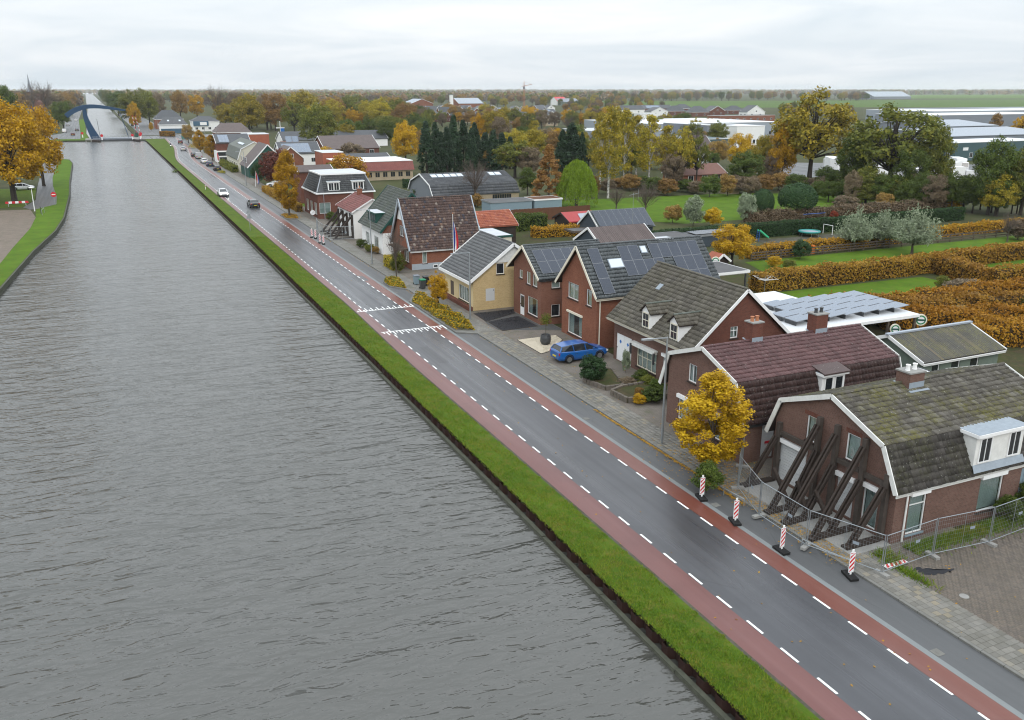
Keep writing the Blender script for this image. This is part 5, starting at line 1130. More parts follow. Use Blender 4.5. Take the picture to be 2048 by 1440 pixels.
        for pq in (((xa - .2, ez - .15), (xa + w_ * .1, ez + (rz - ez) * .6)), ((xa + w_ * .1, ez + (rz - ez) * .6), (xm, rz)), ((xm, rz), (xb - w_ * .1, ez + (rz - ez) * .6)), ((xb - w_ * .1, ez + (rz - ez) * .6), (xb + .2, ez - .15))):
            (p, q), (s, t_) = pq; m = MB(); m.prism([(p, Yd - .2, q), (p, yb + .2, q), (s, yb + .2, t_), (s, Yd - .2, t_)], (-.03 if s < xm + .1 else .03, 0, .14)); m.build('roof', MAT[roof], r)
            m = MB(); m.bar((p, Yd - .24, q + .04), (s, Yd - .24, t_ + .04), .07, .22); m.build('bargeboard', MAT[trim], r)
    if win and kind != 'none':
        wins(FY, xa + .3, xb - .3, cols, *wz)
        if kind in ('y', 'mans') and rz - ez > 2.2: wins(FY, xm - (xb - xa) * .18, xm + (xb - xa) * .18, 1, ez + .1, ez + 1.25)
        wins(FX, Yd + .5, yb - .5, max(1, int(depth / 4)), *wz)
    return r
# row beyond the mansard corner house
bg('green_gable_house', 'dark green gabled house with white trim behind the red leaved tree', 229.5, 32.9, 43.0, 2.5, 7.9, 13, 'y', 'green_paint', 'tile_far_brown', px=False, wz=(3.6, 4.9), cols=1)
bg('brown_gable_house', 'small brown roofed gable just right of the dark green gable', 246, 43.5, 50, 3.2, 6.2, 10, 'y', 'brick_red', 'tile_far_brown', px=False, cols=1)
Lh = bg('cream_mansard_house', 'cream gabled mansard house with a long white roof light', 248, 33.1, 42.2, 3.2, 7.7, 23.5, 'mans', 'render_cream', 'tile_green_grey', px=False, cols=2)
skylight(Lh, (35.2, 262, 6.65), (0, -1, 0), Vector((2.4, 0, 1.5)).normalized(), 9.5, .8)
Mh = bg('white_bay_house', 'white three storey house with a white bay behind the two amber street trees', 285, 32.2, 42, 5.6, 7.9, 11, 'x', 'brick_dark_red', 'tile_far_grey', px=False, sol=.35)
m = MB(); m.box(31.7, 284.2, 0, 35.0, 290, 3.35); m.build('bay', MAT['render_white'], Mh)
for z in (.4, 1.9): m = MB(); F_ = Face('ym', 284.2); F_.box(m, 32.1, z, -.04, 34.7, z + 1.1, -.002); m.build('bay_window', MAT['glass_dark'], Mh)
bg('red_roof_house', 'orange red mansard roof with a white flat rim left of the chimney', 330, 38, 46.5, 5.2, 6.3, 10, 'flat', 'tile_orange', 'bitumen_pale', px=False, win=False)
bg('red_roof_house', 'orange red mansard roof with a white flat rim right of the chimney', 331, 47.3, 55.6, 5.9, 6.3, 10, 'flat', 'tile_orange', 'bitumen_pale', px=False, win=False)
S2 = bg('solar_house', 'long roof covered with pale blue solar panels between two white gable walls', 262, 47, 58.4, 3.4, 6.3, 11, 'x', 'render_white', 'tile_far_grey', px=False, sol=.75)
sp = thing('solar_collector', 'two bright blue collector panels standing on the flat roof behind the solar roof', 'solar panel', (54, 281, 0)); m = MB(); m.box(51.5, 280, 0, 57, 287, 5.6); m.build('base', MAT['brick_dark_red'], sp)
for x in (52.1, 54.1): m = MB(); m.prism([(x, 280.2, 5.62), (x + 1.85, 280.2, 5.62), (x + 1.85, 281.6, 7.3), (x, 281.6, 7.3)], (0, .1, .05)); m.build('collector', MAT['solar_cell_sky_tint'], sp)
bg('dark_roof_house', 'dark grey roofed house with a white gable end in front of the blue signpost', -2.8, 566, 775, 279, 262, 14, 'x', 'render_white', 'tile_far_grey', win=False)
bg('brown_roof_hall', 'big plain brown roofed building before the green trees', -2.6, 650, 758, 297, 271, 18, 'x', 'brick_dark_red', 'tile_far_brown', cols=4)
bg('grey_roof_school', 'long purple grey roofs behind the maroon flat building', -2.6, 682, 790, 330, 307, 16, 'x', 'brick_red', 'tile_far_grey', cat='building', win=False)
bg('orange_roof_house', 'brick red steep roof with a white flat top behind the orange tree', 226, 645, 686, 305, 300, 9, 'flat', 'tile_orange', 'bitumen_pale', win=False)
mb_ = bg('maroon_building', 'long low building with a maroon fascia and cream piers between dark windows', 210, 682, 826, 354, 330, 14, 'flat', 'brick_beige', 'bitumen_pale', cat='building', cols=9, wz=(.7, 2.0), win_mat='brick_beige')
a_, b_ = ply(682, 350, 210), ply(826, 350, 210); m = MB(); m.prism([(a_.x - .3, 209.5, 2.3), (b_.x + .3, 209.5, 2.3), (b_.x + .1, 210.3, 4.4), (a_.x + .1, 210.3, 4.4)], (0, .4, 0)); m.build('fascia', MAT['tile_maroon'], mb_)
m = MB(); m.box(a_.x - .1, 210.2, 4.4, b_.x + .1, 224, 4.55); m.build('roof_rim', MAT['white_paint'], mb_)
bg('brown_flat_shed', 'flat brown tiled roof just behind the charcoal mansard house', 172, 598, 665, 343, 331, 6, 'x', 'brick_dark_red', 'tile_far_brown', cat='shed', win=False)
# big grey barn with a kinked roof
bn = House('gambrel_barn', 'long grey barn with a kinked roof and a row of roof lights', 'x', [(156.8, 1.9), (158.6, 3.85), (164.2, 5.5), (169.8, 3.85), (171.6, 1.9)], 55.5, 73.6, 55.8, 73.4, 157, 171.4, 'brick_beige', 'barn')
bn.walls({}, skip=('xm',)); m = MB(); wall_face(m, bn.face('xm'), [(157, 0), (157, 2), (158.7, 3.7), (164.2, 5.35), (169.7, 3.7), (171.4, 2), (171.4, 0)]); m.build('wall', MAT['metal_grey'], bn.root)
bn.roof('tile_far_grey', {}, tiles=False, mats={0: 'metal_grey', 3: 'metal_grey', 1: 'tile_far_grey', 2: 'tile_far_grey'}, ridge=False); bn.barge((0,), 'white_paint', .08, .25)
for r_, (y0, z0, y1, z1) in ((0, (156.8, 1.9, 158.6, 3.85)), (1, (158.6, 3.85, 164.2, 5.5))): v = Vector((0, y1 - y0, z1 - z0)); tiled(bn.roofs[r_], (55.5, y0, z0 + .02), (1, 0, 0), v, 18.1, v.length, 'tile_far_grey', .55, .6, amp=.02)
v = Vector((0, 5.6, 1.65)).normalized()
for k in (0, 1, 2, 3, 4, 9, 10): skylight(bn.root, Vector((57.2 + k * 1.35, 158.6, 3.87)) + v * 3.4, (1, 0, 0), v, 1.2, 1.5)
m = MB(); [m.box(67.8 + i * .5, 156.9, .4, 68.2 + i * .5, 156.99, 1.7) for i in range(8)]; m.build('barn_window', MAT['glass_dark'], bn.root)
# sheds and gardens behind the near houses
g1 = bg('red_tile_garage', 'weathered wooden garage with an orange red tiled roof behind the mottled house', 113.5, 47.2, 52.6, 2.6, 4.3, 6, 'x', 'dark_wood', 'tile_orange', cat='garage', px=False, win=False)
tiled(g1.children[1], (46.9, 113.15, 2.66), (1, 0, 0), (0, 3.3, 1.8), 6.0, 3.75, 'tile_orange', .3, .36)
flat_roof('shed', 'grey flat roofed sheds with white doors behind the brown board fence', 60.5, 141, 68.5, 145, 0, 2.3, 'blue_grey_paint', 'bitumen_dark', 'zinc', 'shed')
flat_roof('shed', 'shed with a pale tan flat roof beside the orange conical tree', 69.0, 141, 74.5, 145, 0, 2.3, 'blue_grey_paint', 'fence_wood', 'white_paint', 'shed')
s1 = bg('blue_gable_shed', 'dark blue gabled outbuilding with brown roof sheets behind the solar roof house', 90, 50.6, 54.9, 3.3, 5.2, .1, 'y', 'navy_wood', 'tile_far_brown', cat='outbuilding', px=False, win=False) if False else None
ob = House('outbuilding', 'navy gabled outbuilding with brown roof sheets and white trim behind the solar roofs', 'x', [(91.5, 2.6), (95.2, 4.6), (98.9, 2.6)], 54.0, 62.2, 54.2, 62.0, 92, 98.5, 'navy_wood', 'outbuilding')
ob.walls(); ob.roof('corrugated_old', {}, tiles=True, sheet=(.25, .03), mats={0: 'tile_far_brown', 1: 'tile_far_brown'}, ridge=False); ob.barge((0, 1), 'white_paint', .07, .28)
m = MB(); m.tube([(60.5, 95.2, 4.6), (60.5, 95.2, 8.6)], .025, 5); m.bar((59.9, 95.2, 8.3), (61.3, 95.2, 8.55), .03); m.bar((61.2, 95.2, 7.4), (61.2, 95.2, 9.0), .025); an = m.build('antenna', MAT['steel_galv'], ob.root)
ob2 = House('outbuilding', 'shed with a full roof of dark solar sheets behind the navy outbuilding', 'x', [(106, 2.3), (109.2, 4.6), (112.4, 2.3)], 62.0, 71.3, 62.2, 71.1, 106.4, 112, 'navy_wood', 'outbuilding'); ob2.walls(); ob2.roof('tile_anthracite', {}, tiles=False, mats={0: 'tile_anthracite', 1: 'tile_anthracite'}, ridge=False); ob2.barge((0,), 'weathered_white', .07, .24)
solar(ob2.roofs[0], Vector((62.3, 106.1, 2.45)), (1, 0, 0), Vector((0, 3.2, 2.3)).normalized(), 8, 1, 1.1, 3.6, h=.05)
flat_roof('shed', 'low shed with grey slab roof to the right of the navy outbuilding', 66.5, 97.5, 72.0, 102.0, 0, 1.9, 'navy_wood', 'bitumen_dark', 'zinc', 'shed'); flat_roof('shed', 'low lean-to with four solar panels along the dark green hedge', 73.5, 99.5, 80.5, 102.2, 0, 1.6, 'navy_wood', 'bitumen_dark', 'zinc', 'shed')
so_ = thing('solar_array', 'row of dark solar panels lying on the low lean-to along the dark green hedge', 'solar panel', (77, 100.8, 1.7)); solar(so_, (73.7, 99.6, 1.72), (1, 0, 0), (0, 1, .05), 6, 1, 1.1, 2.3)
flat_roof('lean_to', 'pale blue flat roof strip right of the navy outbuilding', 62.4, 93, 67, 97, 0, 2.3, 'navy_wood', 'bitumen_pale', 'zinc', 'extension')
rb_ = bg('red_sheet_shed', 'dark shed with a bright red sheet roof patched in grey', 118.5, 64.0, 69.0, 1.7, 2.7, 5, 'x', 'dark_wood', 'sheet_red', cat='shed', px=False, win=False, trim='dark_wood')
m = MB(); m.prism([(66, 118.6, 1.85), (68.3, 118.6, 1.85), (68.1, 120.3, 2.5), (66.3, 120.2, 2.45)], (0, 0, .16)); m.build('grey_patch', MAT['metal_light'], rb_)
flat_roof('pergola', 'flat dark roofed garden shelter beside the orange hedge', 58.5, 107, 63.5, 109.5, 1.9, 2.1, 'dark_wood', 'bitumen_dark', 'old_wood', 'shelter')
# boarded fence behind the gardens: every board its own piece
bf = thing('board_fence', 'tall brown board fence behind the clipped green hedge', 'fence', (68, 132.5, 0)); bm1 = MB(); bm1.box(0, -.02, 0, .235, .02, 2.05); bme = bm1.mesh('fence_board', MAT['fence_wood'])
for i in range(62): o = mesh_obj('fence_board', bme, bf, (-7.5 + i * .242, random.uniform(-.012, .012), random.uniform(-.02, .05)))
m = MB(); [m.box(60.5 + i * 2.4, 132.54, 0, 60.62 + i * 2.4, 132.66, 1.9) for i in range(7)]; m.build('fence_post', MAT['dark_wood'], bf)
# post and rail garden fence with three rails
rf = thing('rail_fence', 'brown post and rail fence below the orange hedge and willows', 'fence', (98, 88.3, 0))
for i in range(21): m = MB(); m.box(74.2 + i * 2.4, 88.25, 0, 74.34 + i * 2.4, 88.38, 1.15); m.build('post', MAT['old_wood'], rf)
for i in range(20):
    for z in (.25, .6, .95): m = MB(); m.box(74.2 + i * 2.4 + .01, 88.2, z, 76.6 + i * 2.4, 88.245, z + .17); m.build('rail', MAT['old_wood'], rf)
# carport with flat panels
cp = thing('flat_roof_building', 'white flat roofed building with tilted blue solar panels behind the dormer house', 'extension', (54, 57, 0))
pl = [(46.6, 51.2), (61.6, 51.2), (61.8, 58.6), (56.4, 58.6), (56.4, 63.4), (46.6, 63.4)]
m = MB(); m.prism([(x, y, 2.55) for x, y in pl], (0, 0, .25)); m.build('roof_edge', MAT['white_paint'], cp); m = MB(); m.add([(54 + (x - 54) * .985, 57 + (y - 57) * .985, 2.804) for x, y in pl], [tuple(range(6))]); m.build('roof', MAT['metal_white'], cp)
m = MB(); m.box(47, 52.0, 0, 56.2, 63, 2.54); m.build('wall', MAT['green_wood'], cp)
for x, y in ((58.2, 51.4), (61.3, 51.4), (61.4, 58.2)): m = MB(); m.box(x - .09, y - .09, 0, x + .09, y + .09, 2.54); m.build('post', MAT['old_wood'], cp)
for k in range(7):
    for j, y in enumerate((52.4, 54.0, 55.6, 57.2)):
        if k in (0,) and j > 1: continue
        x = 49.2 + k * 1.75 + (.25 if k > 3 else 0); R_ = Matrix.Translation(Vector((x, y, 2.9)) - cp.location) @ Matrix.Rotation(rad(12), 4, 'Y') @ Matrix.Rotation(0, 4, 'Z')
        key = 'tilt'; me = TILE_CACHE.get(key)
        if me is None:
            m = MB(); m.box(0, 0, .06, 1.65, 1.5, .10); m.cur = 1; m.box(.02, .02, .1, 1.63, 1.48, .104); m.cur = 2; m.box(0, .1, -.28, .05, 1.4, .06); me = TILE_CACHE[key] = m.mesh('solar_panel', [MAT['solar_rail'], MAT['solar_cell_sky_tint'], MAT['dark_metal']])
        o = mesh_obj('solar_panel', me, cp); R_ = Matrix.Translation(Vector((x, y, 3.1)) - cp.location) @ Matrix.Rotation(rad(-5), 4, 'Y'); o.matrix_local = R_
cv = flat_roof('canopy', 'white rimmed flat canopy at the back of the solar roofed house', 56.6, 72.8, 61.0, 78.2, 2.4, 2.6, 'white_paint', 'bitumen_dark', 'white_paint', 'canopy')
for x in (57, 60.7): m = MB(); m.box(x, 72.9, 0, x + .14, 73.04, 2.4); m.build('post', MAT['dark_metal'], cv)
# green shed with old corrugated roof
gs = House('garden_shed', 'weathered green board shed with old corrugated roof sheets and white trim', 'x', [(42.0, 2.3), (45.4, 3.55), (48.7, 2.3)], 51.6, 60.2, 51.8, 60.0, 42.4, 48.4, 'green_wood', 'shed')
oS = {'ym': [(55.0, .9, 55.9, 1.95), (57.0, .9, 57.9, 1.95), (53.0, .9, 53.8, 1.9)], 'xm': [(44.2, 1.0, 45.4, 1.95)]}
gs.walls(oS, thick=.1); gs.roof('corrugated_old', {}, tiles=True, sheet=(.18, .045, 'corrugated_sheet', .9), mats={0: 'corrugated_old', 1: 'corrugated_old'}, ridge=False); gs.barge((0, 1), 'white_paint', .07, .26)
m = MB(); m.box(51.4, 45.25, 3.6, 60.4, 45.55, 3.72); m.build('ridge_cap', MAT['metal_light'], gs.root); gs.gutter((0,), 'white_paint')
for r_ in oS['ym']: window(gs.root, gs.face('ym'), r_, glass='glass_dark', sill=None)
window(gs.root, gs.face('xm'), oS['xm'][0], glass='glass_dark', sill=None)
flat_roof('outhouse', 'low white flat roofed outhouse between the two mansard houses', 47.2, 37.5, 50.2, 41.2, 0, 2.3, 'render_white', 'metal_white', 'dark_metal')
flat_roof('extension', 'low flat roofed link with moss between the two mansard houses', 36.5, 35.6, 47, 37.1, 0, 2.75, 'brick_mauve', 'tile_moss', 'weathered_white')

# ---- across the bridge and the village beyond
bg('white_house', 'long white house with a dark roof and two roof lights near the bridge', 493, 28.8, 42.2, 4.2, 7.7, 9, 'hip', 'render_white', 'tile_far_grey', px=False, cols=5, skl=2, hip=.2)
wm = bg('white_villa', 'white modern house with a dark upper floor and grey hipped roof near the bridge', 505, 45.8, 59.5, 5.2, 7.7, 14, 'hip', 'render_white', 'tile_far_grey', px=False, cols=4, hip=.3)
m = MB(); m.box(46.2, 504.4, 2.9, 53.8, 505, 5.2); m.build('dark_front', MAT['metal_blue'], wm); m = MB(); m.box(49.5, 504.3, 3.2, 52.9, 504.38, 4.8); m.build('front_window', MAT['white_paint'], wm)
bg('dark_hip_house', 'dark hipped roof showing above the white house near the bridge', 545, 310, 366, 238, 220, 16, 'hip', 'brick_red', 'tile_far_grey', win=False)
bg('maroon_hip_house', 'hipped maroon brown roof with a flat top behind the red roofed row', 398, 45.2, 59.5, 3.8, 7.5, 14, 'hip', 'brick_red', 'tile_far_brown', px=False, cols=3, hip=.2)
rows = [(455, 1016, 1035, 233, 225, 'y'), (470, 1040, 1060, 235, 224, 'y'), (440, 1062, 1086, 232, 220, 'y'), (430, 1092, 1116, 236, 223, 'y'), (455, 1094, 1112, 224, 218, 'x'), (600, 1018, 1040, 221, 216, 'y'), (610, 1044, 1066, 222, 216, 'y'), (590, 1066, 1090, 221, 217, 'x'), (560, 905, 930, 222, 212, 'y'), (575, 932, 944, 220, 212, 'y'), (540, 880, 905, 228, 214, 'x'), (560, 850, 880, 226, 213, 'x'), (600, 820, 850, 226, 212, 'x'), (555, 815, 840, 230, 218, 'x'), (520, 945, 962, 226, 216, 'y')]
for i, (Yd, x0, x1, pe, pr, kd) in enumerate(rows): bg('terraced_house', 'dark roofed house in the distant estate beyond the conifers', -4.6, x0, x1, pe, pr, 9, kd, random.choice(['brick_red_mix', 'brick_beige', 'brick_red']), 'tile_far_grey', group='distant estate houses', cols=2, sol=random.choice([0, 0, .4]))
for i in range(26):
    px_ = 806 + (i % 13) * 24 + random.uniform(-4, 4); pe_ = (218, 230)[i // 13] + random.uniform(-2, 2); w_ = random.uniform(15, 21); bg('estate_house', 'small dark roofed house scattered among the trees of the distant estate', -4.4, px_, px_ + w_, pe_, pe_ - random.uniform(5, 7), 9, random.choice('xyy'), random.choice(['brick_beige', 'render_white', 'brick_dark_red', 'brick_red_mix']), 'tile_far_grey', group='scattered estate houses', cols=2, sol=random.choice([0, 0, .4]))
rows = [(520, 1303, 1336, 223, 215, 'y'), (540, 1342, 1372, 222, 211, 'hip'), (520, 1385, 1418, 224, 212, 'hip'), (545, 1420, 1450, 222, 212, 'y'), (530, 1460, 1488, 220, 211, 'hip'), (520, 1495, 1530, 224, 211, 'y'), (640, 1240, 1290, 219, 211, 'x'), (650, 1290, 1345, 217, 210, 'x'), (560, 1355, 1385, 217, 208, 'hip')]
for i, (Yd, x0, x1, pe, pr, kd) in enumerate(rows): bg('detached_house', 'dark roofed new house with solar panels standing before the green fields', -3.6, x0, x1, pe, pr, 11, kd, random.choice(['brick_red_mix', 'brick_dark_red', 'render_white']), 'tile_far_grey', group='new houses before the fields', cols=2, sol=random.choice([0, .5]))
bg('white_cube_house', 'small white cubic house in front of the new houses', -5.5, 1281, 1316, 228, 226, 8, 'flat', 'render_white', 'bitumen_pale', cols=2)
bg('school_building', 'long low brick building with grey roof bands before the fields', -4, 1440, 1550, 231, 229, 14, 'flat', 'brick_red', 'bitumen_dark', cat='building', cols=8)
# industrial halls
for a in (('warehouse', 'long pale flat roofed warehouse behind the birches', -7, 1305, 1560, 246, 244, 60, 'flat', 'metal_light', 'metal_white'), ('warehouse', 'grey blue warehouse block behind the yellow tree', -8, 1415, 1475, 250, 248, 30, 'flat', 'metal_grey', 'metal_white'),
          ('warehouse', 'white office block with big windows right of the grey blue warehouse', -8, 1475, 1530, 252, 250, 26, 'flat', 'render_white', 'metal_white'), ('warehouse', 'low pale hall roof glimpsed behind the golden birches', -6, 1200, 1345, 262, 260, 30, 'flat', 'metal_light', 'bitumen_pale'),
          ('warehouse', 'dark teal hall with a white roof strip behind the birches', -5, 1412, 1462, 278, 272, 25, 'flat', 'metal_teal', 'metal_teal'), ('warehouse', 'long grey hall with a white flat roof on the far right', -7, 1860, 2120, 229, 227, 40, 'flat', 'metal_grey', 'metal_white'),
          ('warehouse', 'white edged long hall with blue doors far right', -7, 1868, 2150, 221, 219, 60, 'flat', 'metal_light', 'metal_white'), ('warehouse', 'dark blue long hall at the edge of the far fields', -7, 1865, 2150, 217, 214, 40, 'flat', 'metal_blue', 'metal_grey')):
    bg(*a, cat='warehouse', cols=7, win_mat='metal_grey', wz=(1.5, 3.0))
bg('ridged_warehouse', 'wide ridged warehouse with a pale blue metal roof behind the right hand oak', -6, 1880, 1995, 252, 239, 42, 'x', 'metal_grey', 'metal_light', cat='warehouse', cols=5, trim='metal_white')
bg('ridged_warehouse', 'nearer ridged warehouse with a grey green gable wall on the right', -6, 1890, 2110, 270, 254, 40, 'x', 'metal_grey', 'metal_light', cat='warehouse', cols=6, trim='metal_white')
to = bg('office_block', 'dark teal office block with a pale sign board on the right', -5.5, 1914, 2090, 283, 281, 14, 'flat', 'metal_teal', 'metal_white', cat='office', cols=3, wz=(.9, 2.4))
yo_ = to.location.y - 7; c_ = ply(1930, 298, yo_); m = MB(); m.box(c_.x - .9, yo_ - .15, c_.z - .45, c_.x + 1.3, yo_ - .02, c_.z + .45); m.build('sign_board', MAT['sign_white'], to)
dg = bg('dark_gable_house', 'dark steep roof with bold white gable trim behind the birches', -3, 1385, 1432, 306, 271, 12, 'x', 'render_white', 'tile_far_brown', win=False)
bg('red_tile_cottage', 'cottage with an orange brown tile roof among bare shrubs', -2.3, 1366, 1452, 349, 328, 8, 'x', 'brick_red', 'tile_faded_red', cols=3)
bg('brick_hut', 'small pale brick hut with a red roof at the back of the lawn', 150.5, 1455, 1479, 374, 371, 2.5, 'flat', 'brick_beige', 'tile_orange', cat='hut', win=False, trim='tile_orange')
# sheds on the horizon plain
bg('farm_shed', 'grey roofed barn left of the white chimney on the plain', 930, 822, 866, 207, 198, 30, 'y', 'brick_red', 'metal_light', cat='barn', win=False); bg('farm_shed', 'pale roofed barn right of the white chimney on the plain', 900, 918, 966, 207, 196, 30, 'x', 'brick_red', 'metal_light', cat='barn', win=False)
bg('farm_shed', 'green farm shed with grey roof near the crane', 1150, 1122, 1160, 204, 197, 30, 'x', 'green_wood', 'metal_grey', cat='barn', win=False); bg('farm_shed', 'small shed with a bright red roof near the crane', 1160, 1114, 1134, 201, 194, 20, 'x', 'render_white', 'sign_red', cat='barn', win=False)
bg('farm_shed', 'large blue grey cattle shed on the far green field', -6, 1748, 1822, 193, 183, 60, 'x', 'metal_grey', 'metal_light', cat='barn', win=False); bg('farm_shed', 'low side wing of the blue grey cattle shed on the field', -5, 1728, 1750, 194, 189, 30, 'x', 'metal_grey', 'metal_grey', cat='barn', win=False)
ch_ = ply(903, 200, 900); m = MB(); ct = thing('chimney_tower', 'small white tower between two barns on the plain', 'tower', (ch_.x, 900, 0)); m.box(ch_.x - 1.6, 899, 0, ch_.x + 1.6, 902, height_at(ch_.x, 900, 190)); m.build('shaft', MAT['render_white'], ct); m = MB(); m.box(ch_.x - 1.9, 898.7, height_at(ch_.x, 900, 190), ch_.x + 1.9, 902.3, height_at(ch_.x, 900, 189)); m.build('cap', MAT['metal_grey'], ct)
# church spire, tower crane
sx = gp(66, 222); cs = thing('church', 'church with a slender dark spire above the brown trees on the far left', 'church', (sx.x, sx.y, 0)); h1, h2 = height_at(sx.x, sx.y, 184), height_at(sx.x, sx.y, 149)
m = MB(); m.box(sx.x - 3, sx.y - 3, 0, sx.x + 3, sx.y + 3, h1); m.build('tower', MAT['brick_dark_red'], cs); m = MB(); m.lathe((sx.x, sx.y, h1), [(3.6, 0), (2.0, 3.5), (.9, (h2 - h1) * .55), (.15, h2 - h1)], 8); m.build('spire', MAT['metal_grey'], cs); m = MB(); m.prism([(sx.x + 3, sx.y - 6, 0), (sx.x + 3, sx.y + 6, 0), (sx.x + 3, sx.y + 6, h1 * .5), (sx.x + 3, sx.y, h1 * .9), (sx.x + 3, sx.y - 6, h1 * .5)], (30, 0, 0)); m.build('nave', MAT['brick_dark_red'], cs)
cx_ = gp(1048, 216); cr_ = thing('tower_crane', 'orange tower crane rising above the distant estate', 'crane', (cx_.x, cx_.y, 0)); zt, zj = height_at(cx_.x, cx_.y, 163), height_at(cx_.x, cx_.y, 172)
m = MB()
for a, b in ((-.9, -.9), (.9, -.9), (.9, .9), (-.9, .9)): m.tube([(cx_.x + a, cx_.y + b, 0), (cx_.x + a, cx_.y + b, zj)], .16, 4)
n_ = 16; [m.bar((cx_.x + (-.9 if i % 2 else .9), cx_.y - .9, zj * i / n_), (cx_.x + (.9 if i % 2 else -.9), cx_.y - .9, zj * (i + 1) / n_), .14) for i in range(n_)]; m.build('mast', MAT['terracotta'], cr_)
m = MB(); u = Vector((math.cos(YAW), -math.sin(YAW), 0)); p0 = Vector((cx_.x, cx_.y, zj)); L_ = 9.5; J0, J1 = p0 + u * (-3.0) + Vector((0, 0, -.4)), p0 + u * L_ + Vector((0, 0, 1.9)); m.bar(J0, J1, .9, .5); m.bar(p0, p0 + Vector((0, 0, zt - zj)), .5); m.bar(p0 + Vector((0, 0, zt - zj)), J1, .12); m.bar(p0 + Vector((0, 0, zt - zj)), J0, .12); m.build('jib', MAT['terracotta'], cr_); m = MB(); m.box(cx_.x - 1, cx_.y - 1, zj - 3.6, cx_.x + 1, cx_.y + 1, zj - .7); m.build('cab', MAT['metal_grey'], cr_)
# fields
poly('field', [gp(1235, 203)[:2], gp(2200, 198)[:2], gp(2300, 213)[:2], gp(1240, 216)[:2]], .01, 'meadow'); poly('field', [gp(1700, 190.5)[:2], gp(2300, 188)[:2], gp(2300, 196.5)[:2], gp(1690, 197)[:2]], .012, 'lawn'); poly('field', [gp(1100, 199)[:2], gp(1240, 198.5)[:2], gp(1235, 206)[:2], gp(1120, 205)[:2]], .012, 'meadow')
poly('field', [gp(640, 185)[:2], gp(820, 184)[:2], gp(820, 189)[:2], gp(640, 190)[:2]], .012, 'meadow')
# lawns and beds
poly('lawn', [(70, 79), (76, 77.2), (112, 78.5), (150, 79), (150, 88), (73, 88)], .0, 'lawn'); poly('lawn', [(63, 66), (70, 62.3), (86, 66), (86, 72), (65, 72.5)], .0, 'lawn'); poly('lawn', [(97, 65), (150, 60), (150, 75), (95, 75)], .0, 'lawn')
poly('lawn', [(72, 136), (86, 119), (150, 119), (150, 138), (120, 152), (72, 156)], .0, 'lawn'); poly('playground', [(85, 91.5), (104, 91.5), (104, 101), (85, 101)], .004, 'verge_dirt'); poly('lawn', [(105, 91), (150, 92.5), (150, 100), (105, 100)], .0, 'lawn')
poly('garden_ground', [(36.6, 26.3), (120, 26.3), (120, 62), (36.6, 62)], -.01, 'garden_soil'); poly('garden_ground', [(36.6, 62.1), (62, 62.1), (72, 90), (60, 135), (36.6, 135)], -.012, 'garden_soil'); poly('lawn', [(31, 158), (44, 158), (44, 200), (31, 200)], .02, 'lawn')
# ------------------------------------------------------------------ planting
ST = 'trees along the street'
tree_at('hornbeam', 1420, 950, 746, 150, 'yellow street tree on the pavement in front of the glossy brown mansard house', ST, shape=1)
tree_at('hornbeam', 579, 434, 302, 58, 'tall amber street tree beside the charcoal mansard corner house', ST, shape=1)
tree_at('hornbeam', 401, 306, 261, 28, 'farther of the two amber street trees near the parked cars', ST, shape=2); tree_at('hornbeam', 425, 321, 271, 30, 'nearer of the two amber street trees near the parked cars', ST, shape=2)
plant('oak_amber', 28.9, 80.9, 2.3, 4.0, 'small spreading orange tree in the planted strip by the yellow brick house', ST)
plant('bare', 29.35, 96.2, 2.6, 6.6, 'slim almost bare tree with a mossy trunk before the mottled roof house', ST); plant('shrub_olive', 30.7, 99.6, 2.0, 2.9, 'yellow green shrub beside the mossy trunk of the bare street tree')
plant('oak_rust', 33.5, 395, 5.5, 8, 'brown leaved street tree near the blue van by the bridge', ST); plant('oak_amber', 34.5, 175, 3.6, 5.5, 'tree trunk behind the tall amber street tree') if False else None
# left bank
tree_at('oak_amber', 30, 407, 190, 165, 'largest golden oak with a dark trunk on the left bank', None, shape=1); tree_at('oak_amber', 88, 372, 200, 98, 'golden oak overhanging the left bank path towards the water', None, shape=2)
tree_at('oak_amber', -45, 400, 180, 190, 'golden oak cut by the left edge of the picture', None, shape=3); tree_at('oak_yellow', 5, 330, 205, 120, 'paler yellow tree behind the golden oaks on the left bank', None)
tree_at('oak_green', 14, 262, 163, 62, 'dark green tree top showing above the golden oaks'); tree_at('oak_brown', -40, 300, 190, 120, 'brown tree behind the golden oaks at the left edge') 
for i, (k, px, pb, pt, w_) in enumerate([('bare', 70, 232, 160, 48), ('bare', 95, 238, 162, 54), ('oak_brown', 112, 236, 178, 46), ('oak_rust', 128, 230, 180, 40), ('oak_rust', 140, 222, 180, 32), ('oak_brown', 150, 216, 181, 24), ('oak_rust', 52, 226, 180, 44), ('oak_brown', 146, 210, 180, 18), ('oak_green', 128, 258, 198, 40), ('oak_olive', 118, 250, 202, 36), ('oak_olive', 140, 233, 198, 24), ('oak_brown', 30, 222, 178, 46)]):
    tree_at(k, px, pb, pt, w_, {'bare': 'bare brown tree beside the church spire', 'oak_green': 'green tree lining the far left quay', 'oak_olive': 'olive tree lining the far left quay'}.get(k, 'brown autumn tree along the far left quay road'), 'trees along the far left quay')
for i, (k, px, pb, pt, w_) in enumerate([('oak_olive', 265, 252, 176, 62), ('oak_olive', 300, 250, 180, 44), ('oak_green', 238, 232, 182, 40), ('oak_green', 225, 222, 180, 26), ('oak_olive', 215, 212, 178, 20), ('oak_green', 206, 204, 176, 16), ('oak_brown', 318, 240, 182, 36), ('oak_green', 246, 222, 178, 34), ('oak_olive', 285, 235, 174, 40)]):
    tree_at(k, px, pb, pt, w_, 'green tree in the row along the right side of the far canal', 'trees along the right of the far canal')
